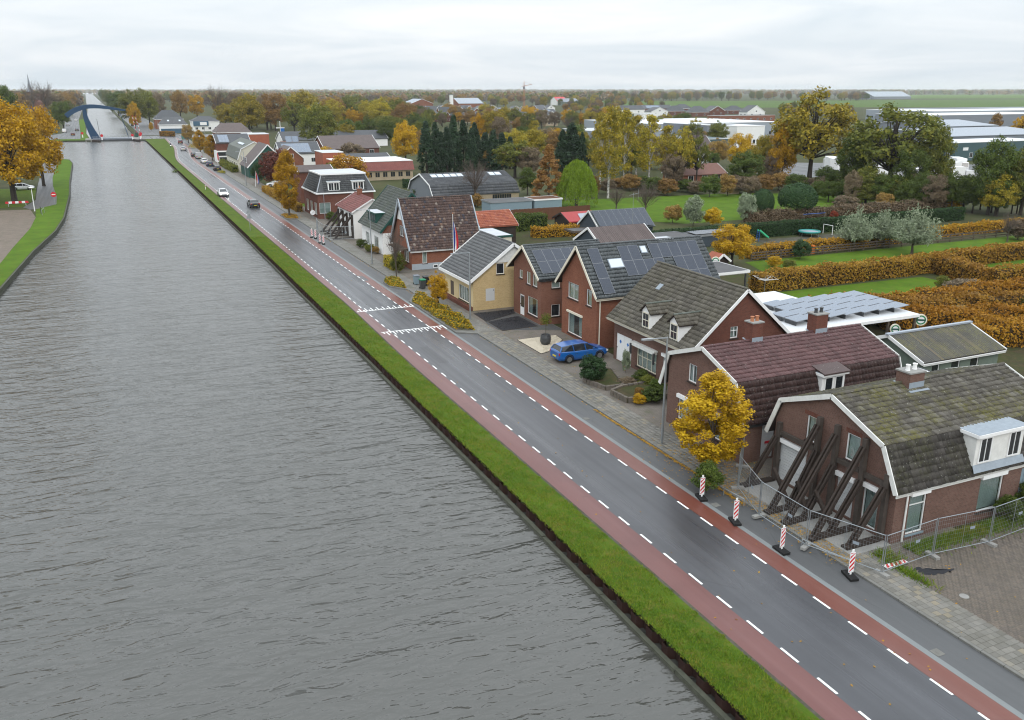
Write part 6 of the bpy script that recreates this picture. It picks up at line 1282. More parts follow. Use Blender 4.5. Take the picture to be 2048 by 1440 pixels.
tree_at('oak_yellow', 272, 262, 202, 28, 'small golden tree in front of the green canal trees'); tree_at('shrub_yellow', 303, 262, 243, 10, 'small yellow tree by the bridge crossing')
for k, px, pb, pt, w_, lb in [('oak_rust', 362, 240, 178, 38, 'rust coloured tree left of the amber one above the white houses'), ('oak_amber', 395, 238, 186, 36, 'amber tree above the white modern house'), ('bare', 440, 252, 168, 66, 'large bare tree above the white modern house'), ('oak_brown', 478, 246, 180, 44, 'brown tree right of the large bare tree'), ('oak_gold', 500, 272, 184, 72, 'broad golden tree behind the maroon brown roof'), ('oak_rust', 552, 262, 180, 62, 'rust coloured tree left of the blue signpost'), ('oak_gold', 610, 255, 177, 78, 'golden tree top behind the blue signpost'), ('oak_rust', 668, 254, 184, 50, 'rust coloured tree right behind the big olive tree'), ('thin_olive', 590, 276, 196, 52, 'pale thin tree left of the big olive tree'),
                          ('oak_olive', 638, 300, 204, 86, 'big olive tree behind the blue collector panels'), ('oak_green', 694, 290, 232, 36, 'green round tree right of the big olive tree'), ('oak_green', 718, 288, 238, 30, 'dark green round tree second right of the big olive tree'), ('oak_green', 740, 286, 234, 36, 'green round tree third right of the big olive tree'), ('oak_green', 772, 290, 233, 40, 'green tree left of the amber tree at the conifers'), ('oak_gold', 775, 262, 228, 50, 'yellow green tree behind the round green trees'), ('oak_amber', 812, 333, 239, 58, 'amber tree standing left of the dark conifers'), ('oak_rust', 840, 322, 255, 30, 'orange tree tucked against the dark conifers'),
                          ('oak_gold', 990, 290, 210, 62, 'golden tree rising behind the dark conifers'), ('oak_amber', 958, 290, 225, 40, 'olive yellow tree behind the middle conifers'), ('oak_brown', 1000, 300, 228, 46, 'brown tree behind the right hand conifers'), ('oak_yellow', 1106, 300, 252, 42, 'small bright yellow tree left of the single conifer'), ('thin_olive', 1030, 356, 276, 92, 'brown olive thicket of thin trees behind the grey barn'), ('oak_brown', 1060, 358, 288, 60, 'brown leaved tree left of the orange conical tree'), ('oak_green', 1055, 390, 330, 40, 'dark green shrub tree at the end of the grey barn')]:
    tree_at(k, px, pb, pt, w_, lb)
ORD = 'first second third fourth fifth sixth seventh eighth ninth tenth eleventh twelfth'.split()
CG = 'row of dark conifers behind the grey barn'
for i, (px, pt, w_) in enumerate(sorted([(858, 240, 40), (876, 242, 34), (898, 252, 38), (912, 228, 40), (930, 238, 38), (946, 252, 34), (952, 243, 36), (972, 262, 40), (988, 258, 38), (1004, 264, 40), (886, 262, 40), (1020, 272, 34)])): tree_at('conifer', px, 349, pt, w_, ORD[i] + ' dark conifer from the left in the row behind the grey barn', CG, Yd=214 + 6 * (i % 3))
tree_at('conifer', 1142, 345, 243, 58, 'single dark conifer left of the golden birches'); tree_at('conifer', 1124, 345, 256, 36, 'slimmer conifer against the left of the single dark conifer'); tree_at('conifer', 1163, 345, 262, 26, 'slim conifer against the right of the single dark conifer')
tree_at('larch', 1097, 413, 287, 76, 'orange conical larch left of the bright green willow'); tree_at('weeping', 1153, 414, 318, 80, 'bright green weeping willow beside the orange conical larch')
tree_at('bare', 950, 413, 316, 74, 'bare thin tree in front of the grey barn'); tree_at('shrub_rust', 955, 415, 385, 30, 'rust shrub at the foot of the bare tree by the barn'); tree_at('shrub_green', 846, 400, 366, 40, 'round green shrub at the end of the grey barn')
BG_ = 'golden birches at the back of the lawn'
for i, (px, pb, pt, w_) in enumerate(sorted([(1216, 396, 206, 70), (1247, 374, 212, 64), (1297, 372, 224, 66), (1272, 350, 226, 60), (1330, 370, 246, 60), (1200, 370, 218, 56), (1230, 350, 208, 50)])): tree_at('birch', px, pb, pt, w_, ORD[i] + ' golden birch from the left at the back of the lawn', BG_)
for k, px, pb, pt, w_, lb in [('oak_olive', 1262, 352, 268, 60, 'dark understorey tree between the birches'), ('thin_gold', 1362, 372, 252, 62, 'brown gold thin tree right of the birches'), ('thin_olive', 1392, 372, 262, 50, 'thin olive tree beside the red tiled cottage'), ('oak_brown', 1345, 382, 300, 58, 'brown low tree in front of the birches'), ('oak_green', 1490, 380, 298, 80, 'dark green dense tree right of the red tiled cottage'), ('oak_yellow', 1478, 345, 260, 58, 'bright yellow tree behind the dark green dense tree'), ('oak_green', 1425, 338, 300, 34, 'green shrub tree behind the cottage roof'), ('oak_gold', 1520, 365, 262, 52, 'golden tree left of the tallest oak'),
                          ('thin_gold', 1617, 372, 174, 170, 'tallest golden oak with open branches behind the lawn'), ('oak_amber', 1562, 372, 232, 66, 'amber tree leaning against the left of the tallest oak'), ('thin_olive', 1775, 402, 194, 190, 'large olive oak with pale sky showing through on the right'), ('oak_green', 1700, 396, 262, 80, 'green tree between the tallest oak and the olive oak'), ('oak_olive', 1725, 392, 246, 60, 'olive tree close to the left of the large olive oak'), ('oak_green', 1815, 414, 290, 76, 'dark ivy clad tree below the large olive oak'), ('oak_olive', 1862, 404, 240, 74, 'olive green tree at the right of the large olive oak'), ('oak_green', 1650, 388, 330, 60, 'low green tree right of the tallest oak trunk'), ('oak_olive', 1730, 410, 330, 80, 'low bushy tree below the olive oak'),
                          ('oak_green', 1975, 430, 268, 100, 'dark green tree in the right hand clump'), ('oak_olive', 2040, 430, 285, 110, 'olive tree cut by the right edge'), ('oak_gold', 1990, 432, 340, 80, 'rust and green bushy tree below the right hand clump'), ('oak_green', 1925, 424, 345, 60, 'low dark tree left of the right hand clump'), ('oak_amber', 2040, 290, 226, 44, 'amber tree among the warehouses at the right edge'), ('shrub_rust', 1990, 262, 223, 26, 'red brown round tree before the long white hall'), ('oak_brown', 1540, 372, 300, 44, 'brown tree at the left foot of the tallest oak')]:
    tree_at(k, px, pb, pt, w_, lb)
for px, pb, pt, w_, sh_, lb in [(1523, 440, 378, 44, None, 'smaller dark clipped ball tree'), (1592, 436, 366, 76, None, 'larger dark clipped mushroom shaped tree')]: tree_at('ball', px, pb, pt, w_, lb)
for px, pb, pt, w_, lb in [(1707, 500, 410, 76, 'left of the three silvery willows on the garden lawn'), (1766, 494, 414, 76, 'middle of the three silvery willows on the garden lawn'), (1823, 511, 400, 94, 'right and tallest of the three silvery willows')]: tree_at('pollard', px, pb, pt, w_, lb, 'silvery willows')
tree_at('oak_yellow', 1463, 533, 442, 92, 'golden yellow garden tree behind the solar roofed house'); tree_at('bare', 2014, 484, 424, 46, 'bare garden tree near the right edge above the orange hedge')
for k, px, pb, pt, w_, lb in [('shrub_silver', 1492, 444, 383, 42, 'grey green willow shrub left of the ball tree'), ('shrub_silver', 1386, 452, 388, 48, 'grey green shrub at the front of the back lawn'), ('shrub_yellow', 1425, 452, 414, 44, 'yellow brown shrub by the green hedge'), ('shrub_rust', 1345, 446, 408, 42, 'rust red shrub at the lawn edge'), ('bare', 1232, 428, 372, 46, 'small bare fruit tree left on the back lawn'), ('bare', 1290, 438, 356, 70, 'larger bare fruit tree on the back lawn'), ('shrub_dark', 1600, 518, 478, 42, 'dark shrub before the rail fence'), ('shrub_yellow', 1548, 534, 510, 36, 'yellow green shrub by the stone terrace'), ('shrub_olive', 1578, 540, 518, 30, 'olive shrub on the terrace edge'), ('shrub_olive', 1883, 582, 548, 34, 'yellow green shrub at the corner of the small lawn'), ('shrub_brown', 1930, 594, 556, 92, 'wide bare brown shrub in the orange hedge'), ('shrub_rust', 1767, 424, 383, 42, 'round rust shrub behind the silvery willows'), ('shrub_red', 1668, 440, 420, 20, 'small pinkish red shrub before the dark hedge'), ('shrub_brown', 2035, 480, 436, 60, 'brown shrub mass at the right edge of the lawn'), ('shrub_yellow', 1905, 422, 392, 44, 'bright yellow bush below the right hand clump'), ('shrub_brown', 1690, 420, 390, 60, 'grey brown shrub at the back of the ball trees')]:
    tree_at(k, px, pb, pt, w_, lb)
for i in range(26): tree_at(random.choice(['shrub_brown', 'shrub_olive', 'shrub_rust', 'shrub_brown', 'shrub_green']), 1180 + i * 27 + random.uniform(-8, 8), 384 + random.uniform(-8, 10), 350 + random.uniform(-8, 10), random.uniform(36, 56), 'brown shrub in the undergrowth at the back of the lawn', 'undergrowth behind the back lawn')
for i in range(22): tree_at(random.choice(['oak_green', 'oak_olive', 'oak_green', 'oak_brown']), 1640 + i * 19 + random.uniform(-8, 8), 404 + i * 1.2 + random.uniform(-6, 6), 352 + random.uniform(-16, 12), random.uniform(40, 62), 'low dark tree in the thicket under the large oaks', 'thicket under the large oaks')
# near gardens
tree_at('shrub_dark', 1188, 766, 706, 64, 'big dark evergreen bush on the raised bed by the blue car'); tree_at('shrub_green', 1412, 985, 922, 66, 'dark leafy shrub at the foot of the yellow street tree')
for k, x, y, w_, h_, lb in [('shrub_green', 33.3, 48.6, 2.0, 1.2, 'bright green leafy plant in the brick planter'), ('shrub_yellow', 32.0, 48.6, 1.1, .8, 'yellow flowering plant in the brick planter'), ('shrub_rust', 32.7, 49.6, .9, .9, 'rust coloured plant in the middle of the brick planter'), ('shrub_green', 34.4, 49.8, 1.6, 1.2, 'green shrub at the back of the brick planter'), ('shrub_olive', 34.6, 51.6, 1.4, 1.0, 'olive plant under the wide front window'), ('shrub_brown', 33.4, 52.5, 1.6, .7, 'low brown plant beside the big evergreen bush'), ('shrub_green', 35.0, 53.0, 1.5, .9, 'green plant by the white garage doors'), ('shrub_silver', 34.9, 55.0, .8, 2.0, 'tall pale plant before the white garage doors'),
                            ('shrub_green', 31.4, 118.6, 1.8, 1.3, 'grey green shrub before the white house front'), ('shrub_olive', 31.4, 114.8, 1.8, 1.2, 'olive shrub before the white house front'), ('shrub_rust', 31.8, 113.2, 1.3, 1.1, 'rust shrub at the corner of the white house'), ('shrub_green', 34.0, 146.8, 2.2, 1.6, 'bright green bush beside the charcoal mansard house'), ('shrub_copper', 35.5, 208, 9.0, 8.6, 'large copper red round tree left of the tall amber street tree'), ('shrub_dark', 33.0, 215, 3.6, 5.2, 'dark green shrub left of the copper red tree'), ('shrub_orange', 48, 190, 9.5, 8.2, 'wide orange round tree behind the charcoal mansard house'), ('shrub_olive', 42.5, 188, 6, 6.5, 'brown olive tree left of the wide orange tree'), ('shrub_yellow', 60, 270, 9, 5, 'yellow green shrubs before the big brown roof'), ('shrub_brown', 69, 268, 9, 6, 'bare brown shrub before the big brown roof'), ('shrub_yellow', 40.8, 139, 3, 2.6, 'yellow shrub behind the small white house'),
                            ('shrub_green', 39.7, 26.0, 1.5, 1.5, 'ivy clump climbing beside the wide side window'), ('shrub_green', 41.5, 26.2, 1.6, 1.9, 'dark ivy clump between the side window and the door'), ('shrub_green', 43.4, 26.1, 1.6, 1.2, 'low ivy at the far end of the side wall')]:
    plant(k, x, y, w_, h_, lb)
# hedges
hedge('beech_hedge', 'long tall russet hedge across the middle of the gardens', [(63, 73.9), (91.5, 73.9)], 1.8, 2.0, 'leaf_beech_hedge', 75, .15, wob=.22)
hedge('beech_hedge', 'russet hedge running towards the viewer at the corner of the small lawn', [(89.8, 72.8), (87.6, 65)], 1.8, 2.1, 'leaf_beech_hedge', 75, .15, wob=.25); hedge('beech_hedge', 'russet hedge continuing to the right picture edge behind the lawn', [(92, 74.9), (150, 76.5)], 1.8, 1.9, 'leaf_beech_hedge', 60, .17, wob=.2)
hedge('beech_hedge', 'lower russet hedge on the right of the small lawn', [(88.2, 65.3), (110, 63), (140, 61)], 1.8, 1.9, 'leaf_beech_hedge', 60, .16, wob=.3)
for i, (pts, w_, h_, lf, lb) in enumerate([([(60.5, 62.8), (70, 60.2), (84, 60.2), (120, 55)], 2.0, 1.8, 'leaf_orange', 'golden orange hedge along the near side of the small lawn'), ([(63.5, 59.3), (75, 56.0), (120, 48)], 2.6, 2.0, 'leaf_beech_hedge', 'broad russet hedge behind the green shed'), ([(63, 55.6), (75, 51.5), (110, 42)], 2.8, 1.9, 'leaf_orange', 'wild orange hedge right behind the green shed roof'), ([(66, 50), (78, 46), (105, 38)], 3.2, 1.8, 'leaf_orange', 'nearest yellow hedge beside the green shed')]): hedge('beech_hedge', lb, pts, w_, h_, lf, 70, .15, wob=.3)
for i in range(14): plant(random.choice(['shrub_orange', 'shrub_rust', 'shrub_yellow', 'shrub_orange', 'shrub_olive']), 64 + i * 2.5 + random.uniform(-1, 1), 57 - i * .7 + random.uniform(-5.5, 4.5), random.uniform(2.4, 4.0), random.uniform(1.5, 2.4), 'shrub bulging out of the russet hedges behind the green shed', 'shrubs in the russet hedges')
hedge('beech_hedge', 'orange hedge strip along the rail fence and playground', [(75, 89.6), (92, 90.2), (104, 91.2)], 1.4, 1.5, 'leaf_orange', 65, .15, wob=.3); hedge('beech_hedge', 'orange hedge strip behind the rail fence right of the willows', [(104.5, 91.4), (126, 92.3), (150, 92)], 1.5, 1.5, 'leaf_orange', 60, .16, wob=.25)
hedge('clipped_hedge', 'long dark green clipped hedge behind the playground', [(68, 103), (104, 103.2), (131, 103.6)], 1.3, 2.1, 'leaf_box', 90, .12, 'hedge_core_green', .05); hedge('clipped_hedge', 'thick rounded green hedge before the brown board fence', [(56.5, 124), (62.6, 125)], 2.6, 2.2, 'leaf_green', 90, .14, 'hedge_core_green', .25)
hedge('beech_hedge', 'orange garden hedge in front of the red sheet roof', [(57, 117), (66, 116)], 1.6, 1.4, 'leaf_orange', 80, .14, wob=.3); hedge('garden_hedge', 'brown hedge along the back lawn behind the ball trees', [(96, 116), (112, 115), (140, 113)], 2.0, 1.7, 'leaf_brown', 60, .17, wob=.5)
hedge('garden_hedge', 'square yellow green hedge before the mottled roof house', [(30.9, 101.2), (30.9, 104.6)], 1.1, 1.4, 'leaf_gold_green', 110, .1, wob=.12); hedge('garden_hedge', 'brownish hedge along the pavement behind the amber street tree', [(31.2, 160), (31.2, 196)], 1.1, 1.3, 'leaf_beech_hedge', 70, .14, wob=.2); hedge('garden_hedge', 'low dark hedge by the entrance of the cream mansard house', [(31.8, 246), (31.8, 272)], 1.4, 1.5, 'leaf_olive', 40, .2, 'hedge_core_green', .4)
hedge('garden_hedge', 'green hedge below the maroon fascia building', [(61, 192), (74, 188)], 1.6, 1.8, 'leaf_box', 50, .18, 'hedge_core_green', .1); hedge('garden_hedge', 'green hedge in front of the grey fenced field near the signpost', [(90, 390), (120, 378)], 2, 2.5, 'leaf_green', 20, .35, 'hedge_core_green', .2)
# planted islands in the parking strip
def island(name, label, pts, n, h_, lfs):
    m = MB(); m.prism([(x, y, .0) for x, y in pts], (0, 0, .11)); r = thing(name, label, 'planting', (*pts[0], 0)); m.build('kerb_bed', MAT['kerb_concrete'], r); cx_ = sum(p[0] for p in pts) / len(pts); cy_ = sum(p[1] for p in pts) / len(pts); P = []
    from mathutils.geometry import intersect_point_tri_2d as ip
    while len(P) < n:
        i = random.randrange(len(pts)); a, b = Vector(pts[i]), Vector(pts[(i + 1) % len(pts)]); c = Vector((cx_, cy_)); u, v = random.random(), random.random(); u, v = (u, v) if u + v < 1 else (1 - u, 1 - v); q = a + (b - a) * u + (c - a) * v; q = c + (q - c) * .9
        P.append((q.x, q.y, .12 + h_ * random.random() ** .7 * (.6 + .4 * math.sin(q.x * 3 + q.y * 2))))
    P = np.array(P); k = len(P) // len(lfs)
    for i, lf in enumerate(lfs): V, Fq = leaf_cards(P[i * k:(i + 1) * k], np.tile([0, 0, 1.0], (k, 1)), .11); tag(mesh_obj('foliage', np_mesh('foliage', V - np.array(r.location), Fq, MAT[lf]), r), kind='stuff')
    return r
island('planted_island', 'long bed of yellow green ground cover in the parking strip by the hump', [(27.15, 84.8), (27.15, 71.4), (28.95, 70.2), (29.6, 75), (29.4, 86.9), (28.6, 87.9)], 9000, .55, ['leaf_gold_green', 'leaf_amber', 'leaf_olive']); island('planted_island', 'smaller bed of green and rust ground cover round the mossy trunk', [(27.4, 95), (27.4, 92.6), (28.8, 90.2), (29.5, 94.4), (29.2, 96.7), (28, 96.5)], 3200, .4, ['leaf_green', 'leaf_amber', 'leaf_gold_green'])
island('planted_island', 'leaf strewn bed round the tall amber street tree', [(27.2, 157), (27.2, 151.5), (29.2, 150.5), (29.8, 155), (29.2, 158)], 2500, .25, ['leaf_amber', 'leaf_rust']); island('planted_island', 'bed of low shrubs beside the parked dark hatchback', [(27.3, 248), (28.9, 243), (29.4, 246), (29, 250)], 900, .5, ['leaf_gold_green', 'leaf_olive']); island('planted_island', 'shrub bed with bare saplings near the bridge road', [(30, 360), (33, 350), (35, 366), (33, 385)], 1500, .7, ['leaf_olive', 'leaf_amber'])
# weeds along the mesh fence
pts = [(random.uniform(32.6, 47), 26.2 - abs(random.gauss(0, .45)), .06) for _ in range(9000)] + [(31.2 + random.gauss(0, .3), random.uniform(25.2, 26.4), .06) for _ in range(500)] + [(30.9 + random.gauss(0, .18), 24.4 + random.gauss(0, .7), .06) for _ in range(500)]
tufts('grass', pts, .22, .05, 'grass_blade', .8)
# the village trees and the belts towards the horizon
VG = ['oak_rust', 'oak_olive', 'oak_brown', 'oak_gold', 'oak_green', 'oak_brown', 'oak_olive', 'oak_rust', 'bare']
def scatter_trees(n, fx, fb, hr, lab, grp, kinds=VG):
    for _ in range(n):
        px = fx(); pb = fb(px); g = gp(px, pb); k = random.choice(kinds); h_ = random.uniform(*hr); plant(k, g.x, g.y, h_ * random.uniform(.7, 1.0), h_, lab[k] if isinstance(lab, dict) else COLWORD[k] + ' ' + lab, grp)
scatter_trees(26, lambda: random.uniform(640, 1010), lambda p: random.uniform(236, 248), (8, 14), 'tree in the gardens of the distant estate', 'estate trees')
scatter_trees(50, lambda: random.uniform(340, 1240), lambda p: random.uniform(203, 216), (9, 16), 'tree in the wooded village belt below the horizon', 'village belt trees')
scatter_trees(34, lambda: random.uniform(1130, 1330), lambda p: random.uniform(214, 226), (7, 11), 'tree before the new houses by the field', 'trees by the new houses')
scatter_trees(40, lambda: random.uniform(1040, 1310), lambda p: random.uniform(205, 216), (9, 14), 'tree in the hedgerows left of the green field', 'hedgerows left of the green field')
scatter_trees(150, lambda: random.uniform(1180, 1740), lambda p: 201 + random.uniform(-3.5, 1.5) + (1240 - p) * .002, (14, 21), 'tree in the belt beyond the green field', 'belt beyond the green field')
scatter_trees(75, lambda: random.uniform(1690, 2060), lambda p: 187.5 + random.uniform(-.8, .8), (18, 26), 'tree in the wood beyond the cattle shed', 'wood beyond the cattle shed', ['oak_rust', 'oak_brown', 'oak_brown', 'oak_olive'])
scatter_trees(70, lambda: random.uniform(440, 830), lambda p: random.uniform(226, 262), (12, 18), 'tree in the dense village canopy behind the red roofs', 'village canopy trees', ['oak_rust', 'oak_olive', 'oak_gold', 'oak_gold', 'oak_brown', 'thin_olive', 'oak_olive'])
scatter_trees(60, lambda: random.uniform(330, 1240), lambda p: random.uniform(200, 209), (10, 17), 'tree in the farther village belt', 'farther village belt trees')
scatter_trees(60, lambda: random.uniform(680, 1250), lambda p: random.uniform(240, 258), (8, 12), 'tree between the estate and the dark conifers', 'trees between estate and conifers', ['oak_rust', 'oak_olive', 'oak_gold', 'oak_brown', 'thin_olive', 'oak_amber'])
scatter_trees(70, lambda: random.uniform(990, 1440), lambda p: random.uniform(252, 345), (6.5, 11), 'tree in the woodland behind the larch and birches', 'woodland behind the larch and birches', ['oak_rust', 'oak_olive', 'oak_gold', 'oak_brown', 'thin_olive', 'oak_olive', 'oak_green', 'bare'])
scatter_trees(26, lambda: random.uniform(640, 860), lambda p: random.uniform(262, 292), (7, 11), 'tree behind the big plain brown roof', 'trees behind the big brown roof', ['oak_olive', 'oak_gold', 'oak_green', 'oak_olive', 'oak_brown'])
scatter_trees(16, lambda: random.uniform(1560, 1700), lambda p: random.uniform(222, 240), (8, 12), 'tree among the warehouses behind the tallest oak', 'trees among the warehouses')
# far woods: crowns past counting, joined
def far_wood(name, label, n, fy, fx, hr, mat, seed):
    rng = np.random.default_rng(seed); V = []; Nn = []; S_ = []
    for _ in range(n):
        px = rng.uniform(*fx); pb = rng.uniform(*fy); g = gp(px, pb); h_ = rng.uniform(*hr); w_ = h_ * rng.uniform(.35, .5); k = 34; d = rng.normal(0, 1, (k, 3)); d /= np.linalg.norm(d, axis=1)[:, None]
        V.append(np.array([g.x, g.y, h_ * .52]) + d * np.array([w_, w_, h_ * .48]) * rng.uniform(.75, 1.05, (k, 1))); Nn.append(d)
    vf = leaf_cards(np.concatenate(V), np.concatenate(Nn), 5.0, 1.3, rng=rng); return tag(mesh_obj(name, np_mesh(name, *vf, MAT[mat])), label, 'wood', kind='stuff')
for i, mt in enumerate(('leaf_brown', 'leaf_olive', 'leaf_rust')):
    far_wood('far_wood', 'hazy far woodland on the horizon', 640, (185, 190), (-40, 2100), (15, 22), mt, 200 + i); far_wood('far_wood', 'hazy woodland strip on the plain', 460, (189, 203), (330, 1240), (10, 17), mt, 210 + i); far_wood('far_wood', 'woodland strip left of the far canal', 110, (186, 215), (-60, 160), (12, 20), mt, 220 + i)
    far_wood('far_wood', 'faint woodland rim at the horizon', 700, (184.6, 186.5), (-60, 2120), (20, 30), mt, 230 + i)
    far_wood('far_wood', 'woodland strip right of the far canal', 110, (186, 200), (215, 420), (12, 19), mt, 240 + i)
# ------------------------------------------------------------------ vehicles
def paint(name, c):
    t = NT(name); t.done(c, .28, None, .5); t.b.inputs['Coat Weight'].default_value = .6; t.b.inputs['Coat Roughness'].default_value = .06; return t.m
for n_, c in dict(car_blue=(.002, .085, .31), car_white=(.72, .72, .73), car_dark=(.025, .028, .032), car_grey=(.18, .19, .20), car_silver=(.42, .43, .45), car_navy=(.02, .035, .09), car_wine=(.10, .012, .02), car_red=(.35, .02, .02), car_teal=(.02, .22, .22)).items(): paint(n_, c)
plain('tyre', (.02, .02, .021), .85, .2, var=.2); plain('rim', (.28, .29, .30), .35, .5, .8); plain('tail_red', (.45, .01, .012), .25, .5, var=.03); plain('plate_yellow', (.62, .48, .03), .5, .3, var=.03); plain('lamp_clear', (.6, .62, .64), .15, .6, var=.03)
t = NT('headlight_on'); t.done((.9, .9, .85), .2); t.b.inputs['Emission Color'].default_value = (1, .97, .88, 1); t.b.inputs['Emission Strength'].default_value = 14
CARS = dict(
    wagon=([(-2.3, .40, .88, .70), (-2.24, .28, 1.0, .84), (-1.7, .22, .98, .90), (-.9, .20, .95, .91), (0, .20, .93, .91), (.8, .20, .92, .91), (1.25, .20, .94, .90), (1.75, .24, .86, .88), (2.15, .32, .74, .80), (2.3, .40, .58, .62)], [(-2.22, .99, .79, .76), (-1.98, 1.36, .80, .63), (-1.2, 1.46, .82, .66), (-.2, 1.48, .82, .66), (.4, 1.42, .82, .64), (1.28, .95, .82, .79)], (-1.42, 1.38), .325),
    hatch=([(-1.95, .40, .85, .68), (-1.9, .28, .96, .80), (-1.4, .22, .95, .86), (-.7, .20, .93, .87), (0, .20, .92, .87), (.6, .20, .92, .87), (1.0, .20, .94, .86), (1.45, .24, .86, .84), (1.85, .32, .74, .76), (1.98, .40, .58, .60)], [(-1.86, .96, .75, .72), (-1.55, 1.38, .77, .60), (-.9, 1.47, .78, .63), (-.1, 1.48, .78, .63), (.3, 1.42, .78, .61), (1.02, .95, .78, .75)], (-1.22, 1.2), .31),
    sedan=([(-2.3, .42, .82, .70), (-2.24, .30, .98, .84), (-1.7, .22, 1.0, .89), (-.9, .20, .95, .90), (0, .20, .93, .90), (.8, .20, .92, .90), (1.2, .20, .94, .89), (1.75, .24, .86, .87), (2.15, .32, .74, .79), (2.3, .40, .58, .62)], [(-1.75, 1.0, .78, .74), (-1.1, 1.36, .80, .62), (-.5, 1.43, .81, .64), (.1, 1.42, .81, .64), (.5, 1.34, .81, .62), (1.2, .95, .81, .78)], (-1.4, 1.36), .32),
    van=([(-2.4, .45, 1.1, .86), (-2.36, .30, 1.15, .93), (-1.7, .25, 1.15, .95), (-.5, .25, 1.15, .95), (.6, .25, 1.15, .95), (1.3, .25, 1.15, .94), (1.9, .28, 1.1, .90), (2.25, .34, .95, .84), (2.4, .42, .7, .7)], [(-2.35, 1.15, .92, .90), (-2.28, 1.9, .92, .84), (-1, 1.97, .92, .85), (.6, 1.95, .92, .84), (1.0, 1.85, .92, .82), (1.85, 1.15, .88, .82)], (-1.5, 1.5), .34))
def make_car(kind, colour, label, loc, rz, group=None, cat='car', lights=False, name='parked_car'):
    body, gh, ax, wr = CARS[kind]; r = thing(name, label, cat, (0, 0, 0)); m = MB(); m.smooth = False; k = len(body); vs = []
    for x, zl, zt, hw in body:
        half = [(hw * .90, zl), (hw, zl + .16), (hw * 1.0, (zl + zt) / 2 + .08), (hw * .965, zt - .05), (hw * .86, zt), (hw * .4, zt + .025)]
        vs += [(x, -y, z) for y, z in half] + [(x, y, z) for y, z in half[::-1]]
    n = 12; m.add(vs, [(i * n + j, (i + 1) * n + j, (i + 1) * n + (j + 1) % n, i * n + (j + 1) % n) for i in range(k - 1) for j in range(n)] + [tuple(range(n))[::-1], tuple((k - 1) * n + j for j in range(n))][::1]); b = m.build('body', MAT[colour], r, local=True)
    md = b.modifiers.new('bevel', 'BEVEL'); md.width = .05; md.segments = 2; md.limit_method = 'ANGLE'; md.angle_limit = rad(25); b.data.polygons.foreach_set('use_smooth', [True] * len(b.data.polygons))
    m = MB(); vs = []
    for x, zt, hb, ht in gh: vs += [(x, -hb, body[4][2] - .02), (x, -ht, zt - .05), (x, -ht + .1, zt - .02), (x, ht - .1, zt - .02), (x, ht, zt - .05), (x, hb, body[4][2] - .02)]
    k = len(gh); m.add(vs, [(i * 6 + j, (i + 1) * 6 + j, (i + 1) * 6 + j + 1, i * 6 + j + 1) for i in range(k - 1) for j in range(5)]); m.build('window', MAT['glass_dark'], r, local=True)
    m = MB(); vs = []; top = gh[1:-1]
    for x, zt, hb, ht in top: vs += [(x, -ht - .012, zt - .07), (x, -ht * .8, zt), (x, ht * .8, zt), (x, ht + .012, zt - .07)]
    m.add(vs, [(i * 4 + j, (i + 1) * 4 + j, (i + 1) * 4 + j + 1, i * 4 + j + 1) for i in range(len(top) - 1) for j in range(3)]); zb = body[4][2] - .01
    if kind == 'van':                                                # closed rear panels
        for s in (-1, 1): m.quad((-2.33, s * .925, zb), (.25, s * .925, zb), (.25, s * .845, 1.9), (-2.26, s * .845, 1.9))
        m.quad((-2.36, -.9, zb), (-2.36, .9, zb), (-2.3, .83, 1.9), (-2.3, -.83, 1.9))
    for s in (-1, 1):
        for (p, q) in ((0, 1), (len(gh) - 1, len(gh) - 2)): m.bar((gh[p][0], s * gh[p][2], zb + .03), (gh[q][0], s * (gh[q][3] + .01), gh[q][1] - .05), .09, .05)
        for x in (.15, -.95): m.bar((x, s * (gh[2][2] + .005), zb), (x - .08, s * (gh[2][3] + .01), gh[2][1] - .06), .05, .07)
    m.build('roof', MAT[colour], r, local=True)
    for x in ax:
        for s in (-1, 1):
            hw = .90 if kind != 'van' else .94; hw = .86 if kind == 'hatch' else hw
            m = MB(); m.disc((x, s * (hw - .07), wr), (0, 1, 0), wr, .2, 18); w_ = m.build('wheel', MAT['tyre'], r, local=True)
            q = MB(); q.disc((x, s * (hw + .032), wr), (0, 1, 0), wr * .68, .012, 14); q.build('rim', MAT['rim'], w_, local=True)
            q = MB(); q.tube([(x + (wr + .07) * math.cos(a), s * (hw + .012), wr + (wr + .07) * math.sin(a)) for a in np.linspace(-.15, math.pi + .15, 11)], .045, 5); q.build('arch', MAT['tyre'], w_, local=True)
    x0, x1 = body[1][0], body[-2][0]; hw = body[1][3]; m = MB(); yy = body[4][3] + .004
    for s in (-1, 1):
        for x in (1.05, .1, -.9): m.box(x - .008, s * yy - .004, .32, x + .008, s * yy + .004, zb - .06)
        for x in (.2, -.8): m.box(x, s * yy - .01, .72, x + .17, s * yy + .02, .75)
    m.build('door_seam', MAT['dark_metal'], r, local=True)
    for s in (-1, 1):
        m = MB(); m.box(x0 - .05, s * hw * .98, .70, x0 + .16, s * hw * .62, .90); m.build('tail_light', MAT['tail_red'], r, local=True); m = MB(); m.box(x1 - .10, s * body[-2][3] * 1.02, .58, x1 + .09, s * body[-2][3] * .6, .70); m.build('headlight', MAT['headlight_on' if lights else 'lamp_clear'], r, local=True)
        m = MB(); m.box(.72, s * (hw + .06), .98, .84, s * (hw + .24), 1.11); m.build('mirror', MAT[colour], r, local=True)
    m = MB(); m.box(body[0][0] - .03, -.26, .48, body[0][0] + .02, .26, .60); m.build('number_plate', MAT['plate_yellow'], r, local=True); m = MB(); m.box(body[-1][0] - .05, -.45, .34, body[-1][0] + .02, .45, .50); m.build('grille', MAT['dark_metal'], r, local=True)
